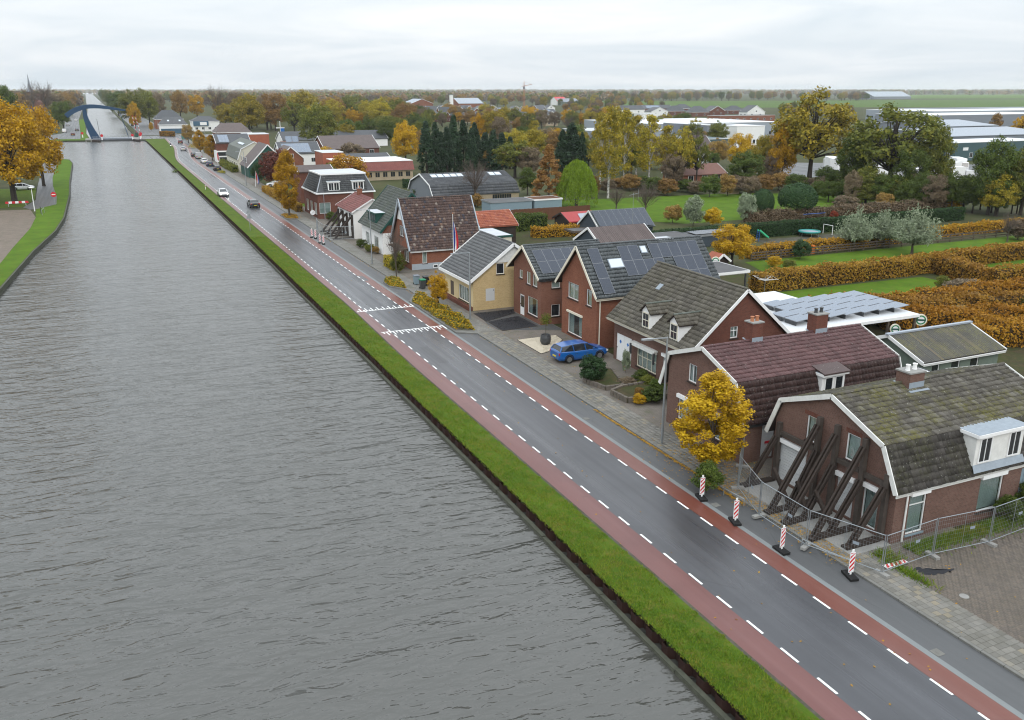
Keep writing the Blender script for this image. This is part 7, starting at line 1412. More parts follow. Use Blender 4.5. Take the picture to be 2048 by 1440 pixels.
    r.location = loc; r.rotation_euler = (0, 0, rz)
    if group: r['group'] = group
    return r
H_ = math.pi / 2
make_car('wagon', 'car_blue', 'bright blue estate car parked nose in beside the red brick solar house', (33.45, 59.85, .06), 0.02)
make_car('wagon', 'car_white', 'white car with lit headlights driving towards the viewer on the wet road', (21.95, 191.9, .0), -H_, lights=True, name='moving_car'); make_car('sedan', 'car_dark', 'dark saloon with red tail lights driving away on the wet road', (24.85, 170.9, 0), H_, name='moving_car')
PK = 'cars parked along the street'
for a in (('hatch', 'car_dark', 'dark grey hatchback parked first by the shrub bed', (28.3, 255.5, .01), H_), ('hatch', 'car_navy', 'navy hatchback parked behind the white one near the amber trees', (28.1, 271, .01), H_), ('wagon', 'car_white', 'white estate parked between the navy hatchback and the silver van', (27.9, 283.5, .01), H_), ('van', 'car_silver', 'silver van parked under the farther amber street tree', (28.3, 303, .01), H_), ('sedan', 'car_dark', 'black saloon parked just beyond the silver van', (27.9, 313, .01), H_)): make_car(*a[:2], a[2], a[3], a[4], PK)
make_car('sedan', 'car_silver', 'silver car driving towards the bridge round the bend', (27.4, 346.5, .01), H_ - .12, name='moving_car'); make_car('hatch', 'car_wine', 'dark wine red car at the bend before the bridge', (30.2, 393, .01), H_ - .12, name='moving_car'); make_car('van', 'car_teal', 'white and teal van parked near the low wall by the bridge', (35.5, 427, .01), .9)
g = gp(543, 374); make_car('wagon', 'car_white', 'white car parked on the grass under the copper red tree', (g.x + 1.2, g.y, .03), 2.9); make_car('wagon', 'car_white', 'white car parked side on behind the golden oak trunk', (-16.6, 222, .01), 0)
FQ = 'small cars along the far left quay road'
FX_ = [make_car(k, c, 'tiny distant ' + c[4:] + ' ' + k + ' on the quay road left of the far canal', (gp(px, py).x, gp(px, py).y, .01), H_, FQ) for k, c, px, py in (('van', 'car_white', 129, 265), ('hatch', 'car_wine', 146, 271), ('sedan', 'car_dark', 154, 262), ('sedan', 'car_white', 152, 242), ('hatch', 'car_silver', 136, 252), ('hatch', 'car_red', 160, 222), ('sedan', 'car_grey', 140, 243))]
copy_thing(FX_[4], (gp(165, 209).x, gp(165, 209).y, .01), H_, 'tiny distant silver hatchback farthest along the quay road left of the far canal')
for i, (px, py) in enumerate(((258, 240), (266, 246), (252, 236), (245, 231), (270, 250))): copy_thing(FX_[(2, 4, 6, 3, 2)[i]], (gp(px, py).x + 1, gp(px, py).y, .01), H_, 'tiny car in the row parked right of the far canal', 'cars parked right of the far canal')
def make_truck(label, loc, rz, group):
    r = thing('truck', label, 'truck', (0, 0, 0)); m = MB(); m.box(-5, -1.25, 1.0, 2.6, 1.25, 3.8); m.build('cargo_box', MAT['white_paint'], r, local=True); m = MB(); m.prism([(2.9, -1.2, .7), (5.0, -1.2, .7), (5.0, -1.2, 1.8), (4.6, -1.2, 3.0), (2.9, -1.2, 3.0)], (0, 2.4, 0)); c = m.build('cab', MAT['car_white'], r, local=True)
    m = MB(); m.quad((5.01, -1.1, 1.85), (5.01, 1.1, 1.85), (4.64, 1.1, 2.9), (4.64, -1.1, 2.9)); m.build('windscreen', MAT['glass_dark'], c, local=True); m = MB(); m.box(-5, -.5, .75, 3.2, .5, 1.0); m.build('chassis', MAT['dark_metal'], r, local=True)
    for x in (-4, -2.8, 3.9):
        for s in (-1, 1): m = MB(); m.disc((x, s * 1.05, .5), (0, 1, 0), .5, .3, 12); m.build('wheel', MAT['tyre'], r, local=True)
    r.location = loc; r.rotation_euler = (0, 0, rz); r['group'] = group; return r
TG = 'white trucks in the yard behind the trees'; g = gp(1915, 345); t0 = make_truck('white truck parked nearest the dark teal office block', (g.x, g.y, 0), -2.2, TG)
for i, (px, py) in enumerate([(1846, 372), (1868, 362), (1890, 378), (1858, 384), (1900, 366), (1760, 358), (1740, 352), (1720, 356), (1880, 352), (1690, 345), (1660, 342)]): g = gp(px, py); copy_thing(t0, (g.x, g.y, 0), random.uniform(0, 6.2), 'white truck in the yard glimpsed through the trees', TG)
poly('truck_yard', [gp(1560, 352)[:2], gp(2060, 372)[:2], gp(2060, 330)[:2], gp(1560, 325)[:2]], .01, 'parking_asphalt')

# ------------------------------------------------------------------ street furniture
def lamp_post(label, x, y, ptop, arm=1.6, ang=math.pi, group='tall street lamps'):
    h = height_at(x, y, ptop); r = thing('street_lamp', label, 'street lamp', (x, y, .06), 0, group); m = MB(); m.tube([(0, 0, 0), (0, 0, 1.3), (0, 0, h)], [.085, .08, .05], 8); m.build('pole', MAT['steel_galv'], r, local=True)
    ca, sa = math.cos(ang), math.sin(ang); m = MB(); m.tube([(0, 0, h - .06), (ca * arm * .5, sa * arm * .5, h), (ca * arm, sa * arm, h + .02)], .032, 6); m.build('arm', MAT['steel_galv'], r, local=True); m = MB(); m.bar((ca * (arm - .3), sa * (arm - .3), h), (ca * (arm + .45), sa * (arm + .45), h + .03), .2, .1); m.build('lamp_head', MAT['zinc'], r, local=True); return r
lamp_post('tall grey street lamp on the pavement left of the yellow street tree', 29.4, 41.88, 676, 1.35); lamp_post('grey street lamp in front of the yellow brick house', 30.2, 75.5, 506, 1.5, math.pi + .1); lamp_post('grey street lamp before the white house with the green gable', 29.33, 106.3, 420, 1.3); lamp_post('grey street lamp before the cream mansard house', 29.48, 211, 304, 1.3)
lamp_post('thin lamp by the white modern house near the bridge', 48, 470, 252, 1.5); lamp_post('thin lamp at the bridge crossing', 27, 478, 232, 1.5); lamp_post('thin lamp post by the blue signpost', 92, 385, 250, 1.0)
lp = thing('lantern_post', 'short white lantern post at the corner of the left quay', 'street lamp', (-12.2, 181, 0)); m = MB(); m.tube([(0, 0, 0), (0, 0, 4.1)], [.09, .05], 8); m.build('pole', MAT['white_paint'], lp, local=True); m = MB(); m.lathe((0, 0, 4.1), [(.05, 0), (.45, .12), (.42, .2), (.06, .3)], 12); m.build('lamp_head', MAT['white_paint'], lp, local=True)
def board(r, w_, z0, z1, y=0.0, x=0.0, n=5, flip=1, horiz=False):
    m = MB(); m.box(x - w_ / 2, y - .015, z0, x + w_ / 2, y + .015, z1); b = m.build('board', MAT['sign_white'], r, local=True); st = (z1 - z0) / n; q = MB()
    for i in range(n + 1):
        za = z0 + st * (i - .25); p = [(-w_ / 2 + .012, za), (w_ / 2 - .012, za + flip * w_), (w_ / 2 - .012, za + flip * w_ + st * .5), (-w_ / 2 + .012, za + st * .5)]; c = lambda z: min(max(z, z0 + .02), z1 - .02); vs = [(x + a, y - .018, c(z)) for a, z in p]
        if abs(vs[0][2] - vs[3][2]) + abs(vs[1][2] - vs[2][2]) > .01: q.add(vs, [(0, 1, 2, 3)])
    q.build('red_stripe', MAT['sign_red'], b, local=True); return b
def beacon(label, x, y, group, tilt=0.0):
    r = thing('beacon_board', label, 'traffic beacon', (x, y, .01), tilt, group); board(r, .26, .22, 1.22, n=4); m = MB(); m.bar((-.06, -.42, .06), (.02, .42, .06), .4, .11); m.build('rubber_foot', MAT['black_rubber'], r, local=True); m = MB(); m.box(-.04, -.012, .1, .04, .012, .215); m.box(-.05, -.02, 1.225, .05, .02, 1.36); m.build('bracket', MAT['white_paint'], r, local=True); return r
BG2 = 'red and white beacons along the road works'
for x, y, lb in ((27.09, 34.65, 'farthest of the four near red and white beacons, beside the shrub under the street tree'), (26.99, 31.69, 'second beacon from the shrub, beside the first mesh fence corner'), (27.15, 28.43, 'third beacon from the shrub, beside the bent low rail'), (28.4, 25.34, 'nearest red and white beacon, on the dark foot by the fence end'), (27.04, 130.6, 'leftmost of the four beacons before the small white propped house'), (27.3, 129.3, 'second from left of the beacons before the small white propped house'), (27.0, 125.1, 'third from left of the beacons before the small white propped house'), (27.25, 123.9, 'rightmost of the four beacons before the small white propped house')): beacon(lb, x, y, BG2, random.uniform(-.25, .1))
fb = thing('fallen_beacon_board', 'red and white beacon board lying flat at the corner of the mesh fence', 'traffic beacon', (30.95, 25.15, .12)); m = MB(); m.box(-.66, -.14, 0, .66, .14, .03); b = m.build('board', MAT['sign_white'], fb, local=True); q = MB()
for i in range(5): x = -.62 + i * .26; q.add([(x, -.125, .033), (x + .13, -.125, .033), (min(x + .28, .65), .125, .033), (x + .15, .125, .033)], [(0, 1, 2, 3)])
q.build('red_stripe', MAT['sign_red'], b, local=True)
# mesh fence panels
def fence_panel(label, p, q, h=2.0):
    a, b = Vector((*p, 0)), Vector((*q, 0)); d = (b - a).normalized(); L_ = (b - a).length; r = thing('fence_panel', label, 'mesh fence', (a.x, a.y, .07), math.atan2(d.y, d.x), 'temporary mesh fence panels'); m = MB(); e = .05
    for x in (e, L_ - e): m.tube([(x, 0, .12), (x, 0, h)], .024, 6)
    for z in (.16, h - .03): m.tube([(e, 0, z), (L_ - e, 0, z)], .02, 6)
    m.tube([(L_ / 2, 0, .16), (L_ / 2, 0, h)], .013, 5); m.build('frame', MAT['steel_galv'], r, local=True); m = MB()
    for i in range(1, int(L_ / .13)): x = e + i * .13; m.bar((x, .004, .16), (x, .004, h - .03), .0045)
    for i in range(1, 9): m.bar((e, -.004, .16 + i * .205), (L_ - e, -.004, .16 + i * .205), .0045)
    m.build('wire_mesh', MAT['steel_galv'], r, local=True)
    m = MB(); m.box(-.12, -.36, 0, .12, .36, .13); m.build('foot_block', MAT['concrete'], r, local=True); m = MB(); m.box(.3, -.012, 1.55, .62, .012, 1.7); m.build('tag', MAT['blue_grey_paint'], r, local=True) if False else None
    m = MB(); m.box(L_ * .6, -.014, 1.05, L_ * .6 + .3, -.008, 1.2); m.build('tag', MAT['lead'], r, local=True); return r
PP = [(31.6, 36.9), (29.51, 34.7), (28.38, 31.57), (28.35, 28.13), (29.71, 24.78), (33.15, 25.0), (36.6, 24.7), (40.0, 24.95), (43.4, 25.2), (46.8, 25.4)]
LBL = ['mesh fence panel from the brown tiled house to the first corner', 'mesh fence panel from the first corner along the propped front', 'mesh fence panel in the middle of the propped front', 'mesh fence panel at the near end of the propped front', 'mesh fence panel round the corner on the side wall', 'second mesh fence panel along the side wall', 'third mesh fence panel along the side wall by the ivy', 'fourth mesh fence panel along the side wall', 'last mesh fence panel along the side wall at the edge']
for a, b, l in zip(PP, PP[1:], LBL): fence_panel(l, a, b)
for a, b, l in (((29.2, 137), (28.6, 133.4), 'far mesh fence panel left of the propped white house'), ((28.6, 133.4), (28.5, 129.9), 'far mesh fence panel along the propped white house'), ((28.5, 129.9), (28.9, 126.4), 'far mesh fence panel before the props of the white house'), ((28.9, 126.4), (32.2, 125.6), 'far mesh fence panel at the near corner of the white house')): fence_panel(l, a, b)
def low_rail(label, pts):
    r = thing('low_rail', label, 'railing', (*pts[0], .05)); P = [(x - pts[0][0], y - pts[0][1], .42) for x, y in pts]; m = MB(); m.tube([(P[0][0], P[0][1], 0), (P[0][0], P[0][1], .36)] + P + [(P[-1][0], P[-1][1], .36), (P[-1][0], P[-1][1], 0)], .025, 6); m.build('rail', MAT['steel_galv'], r, local=True); m = MB(); c = P[len(P) // 2]; m.tube([(c[0], c[1], 0), (c[0], c[1], .42)], .02, 6); m.build('post', MAT['steel_galv'], r, local=True)
low_rail('bent low steel rail beside the third beacon', [(28.25, 28.3), (28.5, 26.9), (28.95, 25.6)]); low_rail('low steel rail round the shrub under the street tree', [(28.2, 36.2), (28.35, 34.4), (28.5, 32.9)])
def round_sign(label, x, y, pm, rad_, mats, face=(0, -1, 0), name='traffic_sign', top=None):
    z = height_at(x, y, pm); r = thing(name, label, 'traffic sign', (x, y, 0)); m = MB(); m.tube([(0, .03, 0), (0, .03, z + .05)], .035, 6); m.build('pole', MAT['steel_galv'], r, local=True); m = MB(); m.disc((0, 0, z), face, rad_, .03, 24); s = m.build('plate', MAT[mats[0]], r, local=True); return r, s, z
r, s, z = round_sign('round white sign with a dark slanting bar before the charcoal mansard house', 31.44, 149.9, 425, .42, ['sign_white']); m = MB(); m.bar((-.25, -.025, z - .22), (.25, -.025, z + .22), .012, .09, up=(0, 1, 0)); m.build('bar', MAT['dark_metal'], s, local=True)
r, s, z = round_sign('red no entry sign on the left quay road', -9.2, 189.6, 389, .48, ['sign_red']); m = MB(); m.box(-.32, -.03, z - .08, .32, -.018, z + .08); m.build('bar', MAT['sign_white'], s, local=True)
ts = thing('traffic_sign', 'two grey triangular signs seen from behind on the grass verge', 'traffic sign', (19.66, 140.8, 0)); m = MB(); m.tube([(0, 0, 0), (0, 0, 3.15)], .035, 6); m.build('pole', MAT['steel_galv'], ts, local=True)
for z in (2.25, 3.0): m = MB(); m.prism([(-.48, -.02, z - .3), (.48, -.02, z - .3), (0, -.02, z + .5)], (0, .03, 0)); m.build('plate', MAT['zinc'], ts, local=True)
vp = thing('marker_post', 'short white marker post on the grass verge', 'post', (19.9, 205, 0)); m = MB(); m.box(-.06, -.05, 0, .06, .05, 1.0); m.build('post', MAT['white_paint'], vp, local=True); m = MB(); m.box(-.062, -.055, .7, .062, -.051, .85); m.build('reflector', MAT['sign_red'], vp, local=True)
rbar = thing('road_barrier', 'low red and white barrier beam beside the golden oak trunk', 'barrier', (-15.6, 190.3, 0)); m = MB(); m.box(-1.9, -.04, .55, 1.9, .04, .95); b = m.build('beam', MAT['sign_white'], rbar, local=True); m = MB(); [m.box(-1.9 + i * 1.1, -.045, .55, -1.35 + i * 1.1, .045, .951) for i in range(4)]; m.build('red_stripe', MAT['sign_red'], b, local=True); m = MB(); [m.box(x, .045, 0, x + .12, .12, .9) for x in (-1.5, 1.4)]; m.build('leg', MAT['steel_galv'], rbar, local=True)
bk = thing('bicycle_rack', 'dark metal rack on the grass by the left quay', 'rack', (-10.7, 174.5, 0)); m = MB(); m.tube([(0, 0, 0), (0, 0, .9), (.2, 3.6, .9), (.2, 3.6, 0)], .04, 6); m.build('rail', MAT['steel_galv'], bk, local=True); m = MB(); m.tube([(-.25, 1.8, 0), (-.25, 1.8, 1.3)], .06, 6); m.build('post', MAT['dark_metal'], bk, local=True)
bu = thing('mooring_post', 'small leafy clump at the water edge of the sheet piling', 'plant', (18.3, 262, -.9)); V, Fq = leaf_cards(RNG.normal(0, 1, (400, 3)) * np.array([.5, .9, .3]) + np.array([-.3, 0, .35]), np.tile([0, 0, 1.0], (400, 1)), .14); mesh_obj('foliage', np_mesh('foliage', V, Fq, MAT['leaf_green']), bu); bu.name = 'water_plant'
# flags
def flag(label, x, y, h, zs, cols, poleh=True, lean=0.0):
    r = thing('flagpole', label, 'flag', (x, y, 0)); m = MB(); m.tube([(0, 0, 0), (lean, 0, h)], [.05, .03], 8); m.build('pole', MAT['white_paint'], r, local=True); m = MB(); m.lathe((lean, 0, h), [(.03, 0), (.08, .06), (.03, .14)], 8); m.build('finial', MAT['terracotta'], r, local=True); n = 6; k = len(cols)
    for c, mt in enumerate(cols):
        m = MB(); vs = []
        for i in range(n + 1):
            t_ = i / n; z = zs[0] + (zs[1] - zs[0]) * t_
            for e in (0, 1): u = (c + e) / k; vs.append((lean + .04 + u * .55 * (.35 + .65 * math.sin(t_ * 2.6)), -.05 + .12 * math.sin(u * 9 + t_ * 4), z - u * .55))
        m.add(vs, [(2 * i, 2 * i + 1, 2 * i + 3, 2 * i + 2) for i in range(n)]); m.build('flag_stripe', MAT[mt], r, local=True)
    return r
flag('white flagpole with a limp red, white and blue flag beside the mottled roof house', 36.0, 95.0, 7.35, (6.5, 3.3), ('flag_blue', 'flag_white', 'flag_red')); flag('leaning pole with a red, white and blue banner by the dark green gable', 31.0, 207.5, 3.4, (3.3, 1.0), ('flag_red', 'flag_white', 'flag_blue'), lean=.3); flag('short pole with a red banner before the white bay house', 31.3, 279, 3.6, (3.4, 1.2), ('flag_red', 'flag_red', 'flag_white'))
# bins, pot, beds, planters
def bin_(label, x, y, body, lid): r = thing('wheelie_bin', label, 'bin', (x, y, .06)); m = MB(); m.add([(-.24, -.26, .08), (.24, -.26, .08), (.24, .26, .08), (-.24, .26, .08), (-.29, -.33, 1.0), (.29, -.33, 1.0), (.29, .36, 1.0), (-.29, .36, 1.0)], [(0, 3, 2, 1), (4, 5, 6, 7), (0, 1, 5, 4), (1, 2, 6, 5), (2, 3, 7, 6), (3, 0, 4, 7)]); m.build('body', MAT[body], r, local=True); m = MB(); m.box(-.32, -.38, 1.002, .32, .4, 1.07); m.build('lid', MAT[lid], r, local=True); [MB().disc((s * .25, .3, .1), (1, 0, 0), .1, .05, 10).build('wheel', MAT['tyre'], r, local=True) for s in (-1, 1)]
bin_('dark wheelie bin with a green lid before the yellow brick house', 30.4, 90.0, 'dark_metal', 'bin_green'); bin_('grey wheelie bin left of the green lidded bin', 30.5, 92.4, 'blue_grey_paint', 'metal_grey'); bin_('black wheelie bin between the grey bin and the house wall', 31.3, 91.4, 'black_rubber', 'dark_metal')
P5 = lambda x, y: gp(1000 + x * .2246, 600 + y * .2246); P2 = lambda x, y: gp(850 + x * .2246, 420 + y * .2246)
def bed(name, label, pts, mat, stones=0, smat=None, size=.05):
    r = thing(name, label, 'gravel bed', (pts[0][0], pts[0][1], .06)); m = MB(); m.prism([(x, y, .055) for x, y in pts], (0, 0, .03)); m.build('edging', MAT['dark_wood'], r); c = Vector((sum(p[0] for p in pts) / len(pts), sum(p[1] for p in pts) / len(pts), 0)); m = MB(); m.add([tuple(c + (Vector((x, y, 0)) - c) * .97 + Vector((0, 0, .088))) for x, y in pts], [tuple(range(len(pts)))]); m.build('gravel', MAT[mat], r)
    if stones:
        P = []
        while len(P) < stones: i = random.randrange(len(pts)); a, b = Vector((*pts[i], 0)), Vector((*pts[(i + 1) % len(pts)], 0)); u, v = random.random(), random.random(); u, v = (u, v) if u + v < 1 else (1 - u, 1 - v); q = c + ((a - c) * u + (b - c) * v) * .96; P.append((q.x, q.y, .10))
        V, Fq = leaf_cards(np.array(P), np.tile([0, 0, 2.0], (len(P), 1)), size, 1.1); tag(mesh_obj('pebble', np_mesh('pebble', V - np.array(r.location), Fq, MAT[smat or mat]), r), kind='stuff')
bed('gravel_bed', 'bed of pale gravel round the dark plant pot beside the blue car', [P5(150, 362)[:2], P5(390, 330)[:2], P5(500, 318)[:2], P5(560, 362)[:2], P5(430, 470)[:2], P5(365, 487)[:2]], 'gravel_white', 1500, 'gravel_white', .07)
bed('gravel_bed', 'bed of black gravel against the yellow brick side wall', [P2(432, 928)[:2], P2(790, 888)[:2], P2(800, 925)[:2], P2(545, 1000)[:2]], 'gravel_black', 700, 'gravel_black', .07); bed('gravel_bed', 'bed of black gravel before the front door of the smaller brick house', [P2(560, 1002)[:2], P2(830, 950)[:2], P2(1005, 1040)[:2], P2(690, 1083)[:2]], 'gravel_black', 900, 'gravel_black', .07)
m = MB(); m.add([(31.0, 70.6, .062), (36.4, 68.2, .062), (36.4, 70.55, .062), (35.2, 70.55, .062), (35.2, 77.0, .062), (31.7, 77.6, .062), (30.9, 73, .062)], [tuple(range(7))]); m.build('driveway', MAT['dark_brick_paving'], kind='structure')
g = P5(405, 400); pt_ = thing('plant_pot', 'dark round pot with a thin olive tree on the pale gravel', 'plant pot', (g.x, g.y, .09)); m = MB(); m.lathe((0, 0, 0), [(.34, 0), (.46, .25), (.46, .6), (.40, .85), (.36, .85), (.3, .6)], 18); m.build('pot', MAT['dark_metal'], pt_, local=True); m = MB(); m.tube([(0, 0, .6), (.03, 0, 1.9)], .025, 6); m.build('stem', MAT['bark'], pt_, local=True)
d = RNG.normal(0, 1, (500, 3)); V, Fq = leaf_cards(d / np.linalg.norm(d, axis=1)[:, None] * np.array([.55, .55, .6]) * RNG.uniform(.3, 1, (500, 1)) + np.array([0, 0, 2.2]), d, .07, 2.2); mesh_obj('foliage', np_mesh('foliage', V, Fq, MAT['leaf_olive']), pt_)
def planter(label, pts, h):
    r = thing('brick_planter', label, 'planter', (*pts[0], .06))
    for (x0, y0), (x1, y1) in zip(pts, pts[1:] + pts[:1]):
        n = max(1, round(math.hypot(x1 - x0, y1 - y0) / .42))
        for i in range(n):
            for j in range(2): a, b = i / n + .012, (i + 1) / n - .012; m = MB(); m.bar((x0 + (x1 - x0) * a, y0 + (y1 - y0) * a, .06 + h * (j + .5) / 2), (x0 + (x1 - x0) * b, y0 + (y1 - y0) * b, .06 + h * (j + .5) / 2), .2 + random.uniform(-.02, .02), h / 2 - .012); m.build('stone', MAT['paving_brick_single'], r)
    m = MB(); m.prism([(x, y, .06) for x, y in pts], (0, 0, h * .7)); m.build('soil', MAT['garden_soil'], r)
planter('stone edged planter with green and yellow plants before the wide front window', [P5(990, 850)[:2], P5(1135, 925)[:2], P5(1490, 885)[:2], P5(1400, 760)[:2], P5(1090, 810)[:2]], .42); planter('stone edged bed round the big evergreen bush', [P5(745, 735)[:2], P5(940, 812)[:2], P5(1100, 790)[:2], P5(1000, 650)[:2], P5(850, 620)[:2]], .34)
pts = [(random.uniform(32, 35.6), random.uniform(48, 56), .3 + random.random() * .2) for _ in range(500)]
man = thing('manhole_cover', 'round iron manhole cover in the pavement by the street tree', 'manhole cover', (30.0, 39.9, .066)); m = MB(); m.lathe((0, 0, 0), [(.33, 0), (.33, .012), (.3, .013)], 20); m.build('ring', MAT['dark_metal'], man, local=True); man = thing('manhole_cover', 'small grey manhole cover in the near brick yard', 'manhole cover', (31.6, 22.0, .07)); m = MB(); m.lathe((0, 0, 0), [(.2, 0), (.2, .012), (.18, .013)], 16); m.build('ring', MAT['concrete'], man, local=True)
# round advertising signs
def ad_sign(label, x, y, z, rr, ang, post=True):
    r = thing('round_sign', label, 'sign', (x, y, 0), ang); m = MB(); m.disc((0, 0, z), (0, 1, 0), rr, .16, 24); s = m.build('rim', MAT['cream_paint'], r, local=True); m = MB(); m.disc((0, -.085, z), (0, 1, 0), rr * .8, .012, 24); m.build('green_ring', MAT['bin_green'], s, local=True); m = MB(); m.disc((0, -.095, z), (0, 1, 0), rr * .58, .012, 24); m.build('centre', MAT['sign_white'], s, local=True); m = MB(); m.box(-rr * .75, -.112, z - rr * .16, rr * .75, -.103, z + rr * .14); m.build('band', MAT['green_paint'], s, local=True); m = MB(); m.tube([(0, .03, 0), (0, .03, z - rr)], .03, 6); m.build('post', MAT['dark_metal'], r, local=True)
ad_sign('round cream sign with a green ring on a post by the carport', 58.3, 50.7, 2.0, .42, -.5); ad_sign('round cream sign with a green ring at the corner of the flat solar roof', 61.9, 51.3, 2.25, .5, -.6); ad_sign('round pale sign beside the rimmed canopy', 62.4, 80.3, 2.3, .5, -.6)
# gardens
dr_ = thing('rotary_dryer', 'white rotary clothes dryer before the long russet hedge', 'clothes dryer', (63.0, 72.4, 0)); m = MB(); m.tube([(0, 0, 0), (0, 0, 1.9)], .03, 6); m.build('pole', MAT['steel_galv'], dr_, local=True); m = MB()
for k in range(4): a = k * H_ + .4; m.tube([(0, 0, 1.5), (math.cos(a) * 1.5, math.sin(a) * 1.5, 1.85)], .018, 5)
for rr in (.6, 1.0, 1.4): m.tube([(math.cos(k * H_ + .4) * rr, math.sin(k * H_ + .4) * rr, 1.5 + .233 * rr) for k in range(5)], .012, 4)
m.build('arm', MAT['white_paint'], dr_, local=True)
ph = bg('playhouse', 'small wooden playhouse with an orange roof under the golden yellow tree', 84.5, 65.6, 67.6, 1.2, 2.0, 1.8, 'y', 'dark_wood', 'tile_orange', cat='playhouse', px=False, win=False, over=.2)
g = gp(1516, 482); sl_ = thing('slide', 'pale green slide on the playground', 'slide', (g.x, g.y, 0)); m = MB(); m.add([(0, -.25, 1.5), (0, .25, 1.5), (1.6, .25, .35), (1.6, -.25, .35), (2.2, -.25, .25), (2.2, .25, .25)], [(0, 1, 2, 3), (3, 2, 5, 4)]); m.bar((0, -.27, 1.6), (1.7, -.27, .45), .05, .2); m.bar((0, .27, 1.6), (1.7, .27, .45), .05, .2); m.build('chute', MAT['play_green'], sl_, local=True); m = MB(); [m.tube([(-.1, s, 0), (-.05, s, 1.6)], .04, 6) for s in (-.25, .25)]; [m.bar((-.08, -.25, .3 + i * .3), (-.08, .25, .3 + i * .3), .04) for i in range(4)]; m.build('ladder', MAT['play_blue'], sl_, local=True)
g = gp(1618, 472); tr_ = thing('trampoline', 'teal rimmed round trampoline on the playground', 'trampoline', (g.x, g.y, 0)); m = MB(); m.tube([(1.5 * math.cos(a), 1.5 * math.sin(a), .7) for a in np.linspace(0, 6.2832, 25)], .14, 6); m.build('rim', MAT['play_teal'], tr_, local=True); m = MB(); m.lathe((0, 0, .68), [(1.42, 0), (1.42, .02), (.05, .02)], 24); m.build('mat', MAT['metal_light'], tr_, local=True); m = MB(); [m.tube([(1.4 * math.cos(a), 1.4 * math.sin(a), 0), (1.4 * math.cos(a), 1.4 * math.sin(a), .7)], .03, 5) for a in np.linspace(0, 5.24, 6)]; m.build('leg', MAT['steel_galv'], tr_, local=True)
g = gp(1622, 466); sw = thing('swing_frame', 'tall swing frame with a blue top bar behind the trampoline', 'swing', (g.x, g.y + 2, 0)); m = MB(); m.tube([(0, 0, 2.6), (4.4, 0, 2.6)], .05, 6); m.build('top_bar', MAT['play_blue'], sw, local=True); m = MB(); [m.tube([(x, s * .8, 0), (x, 0, 2.6)], .05, 6) for x in (.05, 4.35) for s in (-1, 1)]; m.build('leg', MAT['old_wood'], sw, local=True); m = MB(); [m.tube([(x, 0, 2.6), (x, 0, .5)], .012, 4) for x in (1.2, 1.6, 2.6, 3.0)]; [m.box(x, -.1, .46, x + .42, .1, .5) for x in (1.19, 2.59)]; m.build('swing_seat', MAT['dark_metal'], sw, local=True)
g = gp(1575, 470); cb = thing('climbing_frame', 'stepped teal climbing bars on the playground', 'climbing frame', (g.x, g.y, 0)); m = MB()
for i in range(4): m.tube([(i * 1.1, 0, 0), (i * 1.1, 0, .7 + i * .3), (i * 1.1 + 1.1, 0, .7 + i * .3), (i * 1.1 + 1.1, 0, 0)], .035, 5)
m.build('bars', MAT['play_teal'], cb, local=True)
g = gp(1664, 470); go_ = thing('football_goal', 'small white football goal right of the swing frame', 'goal', (g.x, g.y, 0)); m = MB(); m.tube([(0, 0, 0), (0, 0, 1.4), (0, 1.9, 1.4), (0, 1.9, 0)], .05, 6); m.build('frame', MAT['white_paint'], go_, local=True)
g = gp(1626, 507); ty = thing('toy_slide', 'small yellow and orange toy slide by the rail fence', 'toy slide', (g.x, g.y, 0)); m = MB(); m.add([(0, -.25, .9), (0, .25, .9), (.5, .25, .45), (.5, -.25, .45), (1.3, .25, .08), (1.3, -.25, .08)], [(0, 1, 2, 3), (3, 2, 4, 5)]); m.bar((0, -.25, .95), (1.2, -.25, .2), .05, .12); m.build('chute', MAT['play_yellow'], ty, local=True); m = MB(); m.box(-.5, -.3, 0, -.01, .3, 1.15); m.build('tower', MAT['play_orange'], ty, local=True)
ms_ = thing('signpost', 'white mast with a cross arm and a bright blue board beyond the red roofs', 'sign', (*gp(562, 276)[:2], 0)); m = MB(); m.tube([(0, 0, 0), (0, 0, 7.5)], .18, 6); m.build('mast', MAT['white_paint'], ms_, local=True); m = MB(); m.box(-1.9, -.15, 4.3, 1.9, .15, 4.75); m.build('arm', MAT['white_paint'], ms_, local=True); m = MB(); m.box(.1, -.5, 2.9, 1.7, .5, 4.29); m.build('board', MAT['sign_blue'], ms_, local=True)
# ------------------------------------------------------------------ the lift bridge
br = thing('lift_bridge', 'dark blue lift bridge with a curved mast and a long curved balance beam', 'bridge', (0, 440, 0))
def sweep(name, pts, w_, mat, parent, dep=2.0):
    """beam in the plane across the canal: points (x, z, thickness)"""
    m = MB(); n = len(pts); up = []; lo = []
    for i, (x, z, t_) in enumerate(pts):
        a, b = pts[max(0, i - 1)], pts[min(n - 1, i + 1)]; dx, dz = b[0] - a[0], b[1] - a[1]; l = math.hypot(dx, dz); nx, nz = -dz / l, dx / l; up.append((x + nx * t_ / 2, z + nz * t_ / 2)); lo.append((x - nx * t_ / 2, z - nz * t_ / 2))
    vs = [(x, 440 + y - dep / 2, z) for y in (0, dep) for x, z in up + lo]; k = 2 * n
    fs = [(i, i + 1, n + i + 1, n + i) for i in range(n - 1)] + [(k + i + 1, k + i, k + n + i, k + n + i + 1) for i in range(n - 1)] + [(i + 1, i, k + i, k + i + 1) for i in range(n - 1)] + [(n + i, n + i + 1, k + n + i + 1, k + n + i) for i in range(n - 1)] + [(0, n, k + n, k), (n - 1, k + n - 1, k + 2 * n - 1, 2 * n - 1)]
    m.add(vs, fs); return m.build(name, MAT[mat], parent)
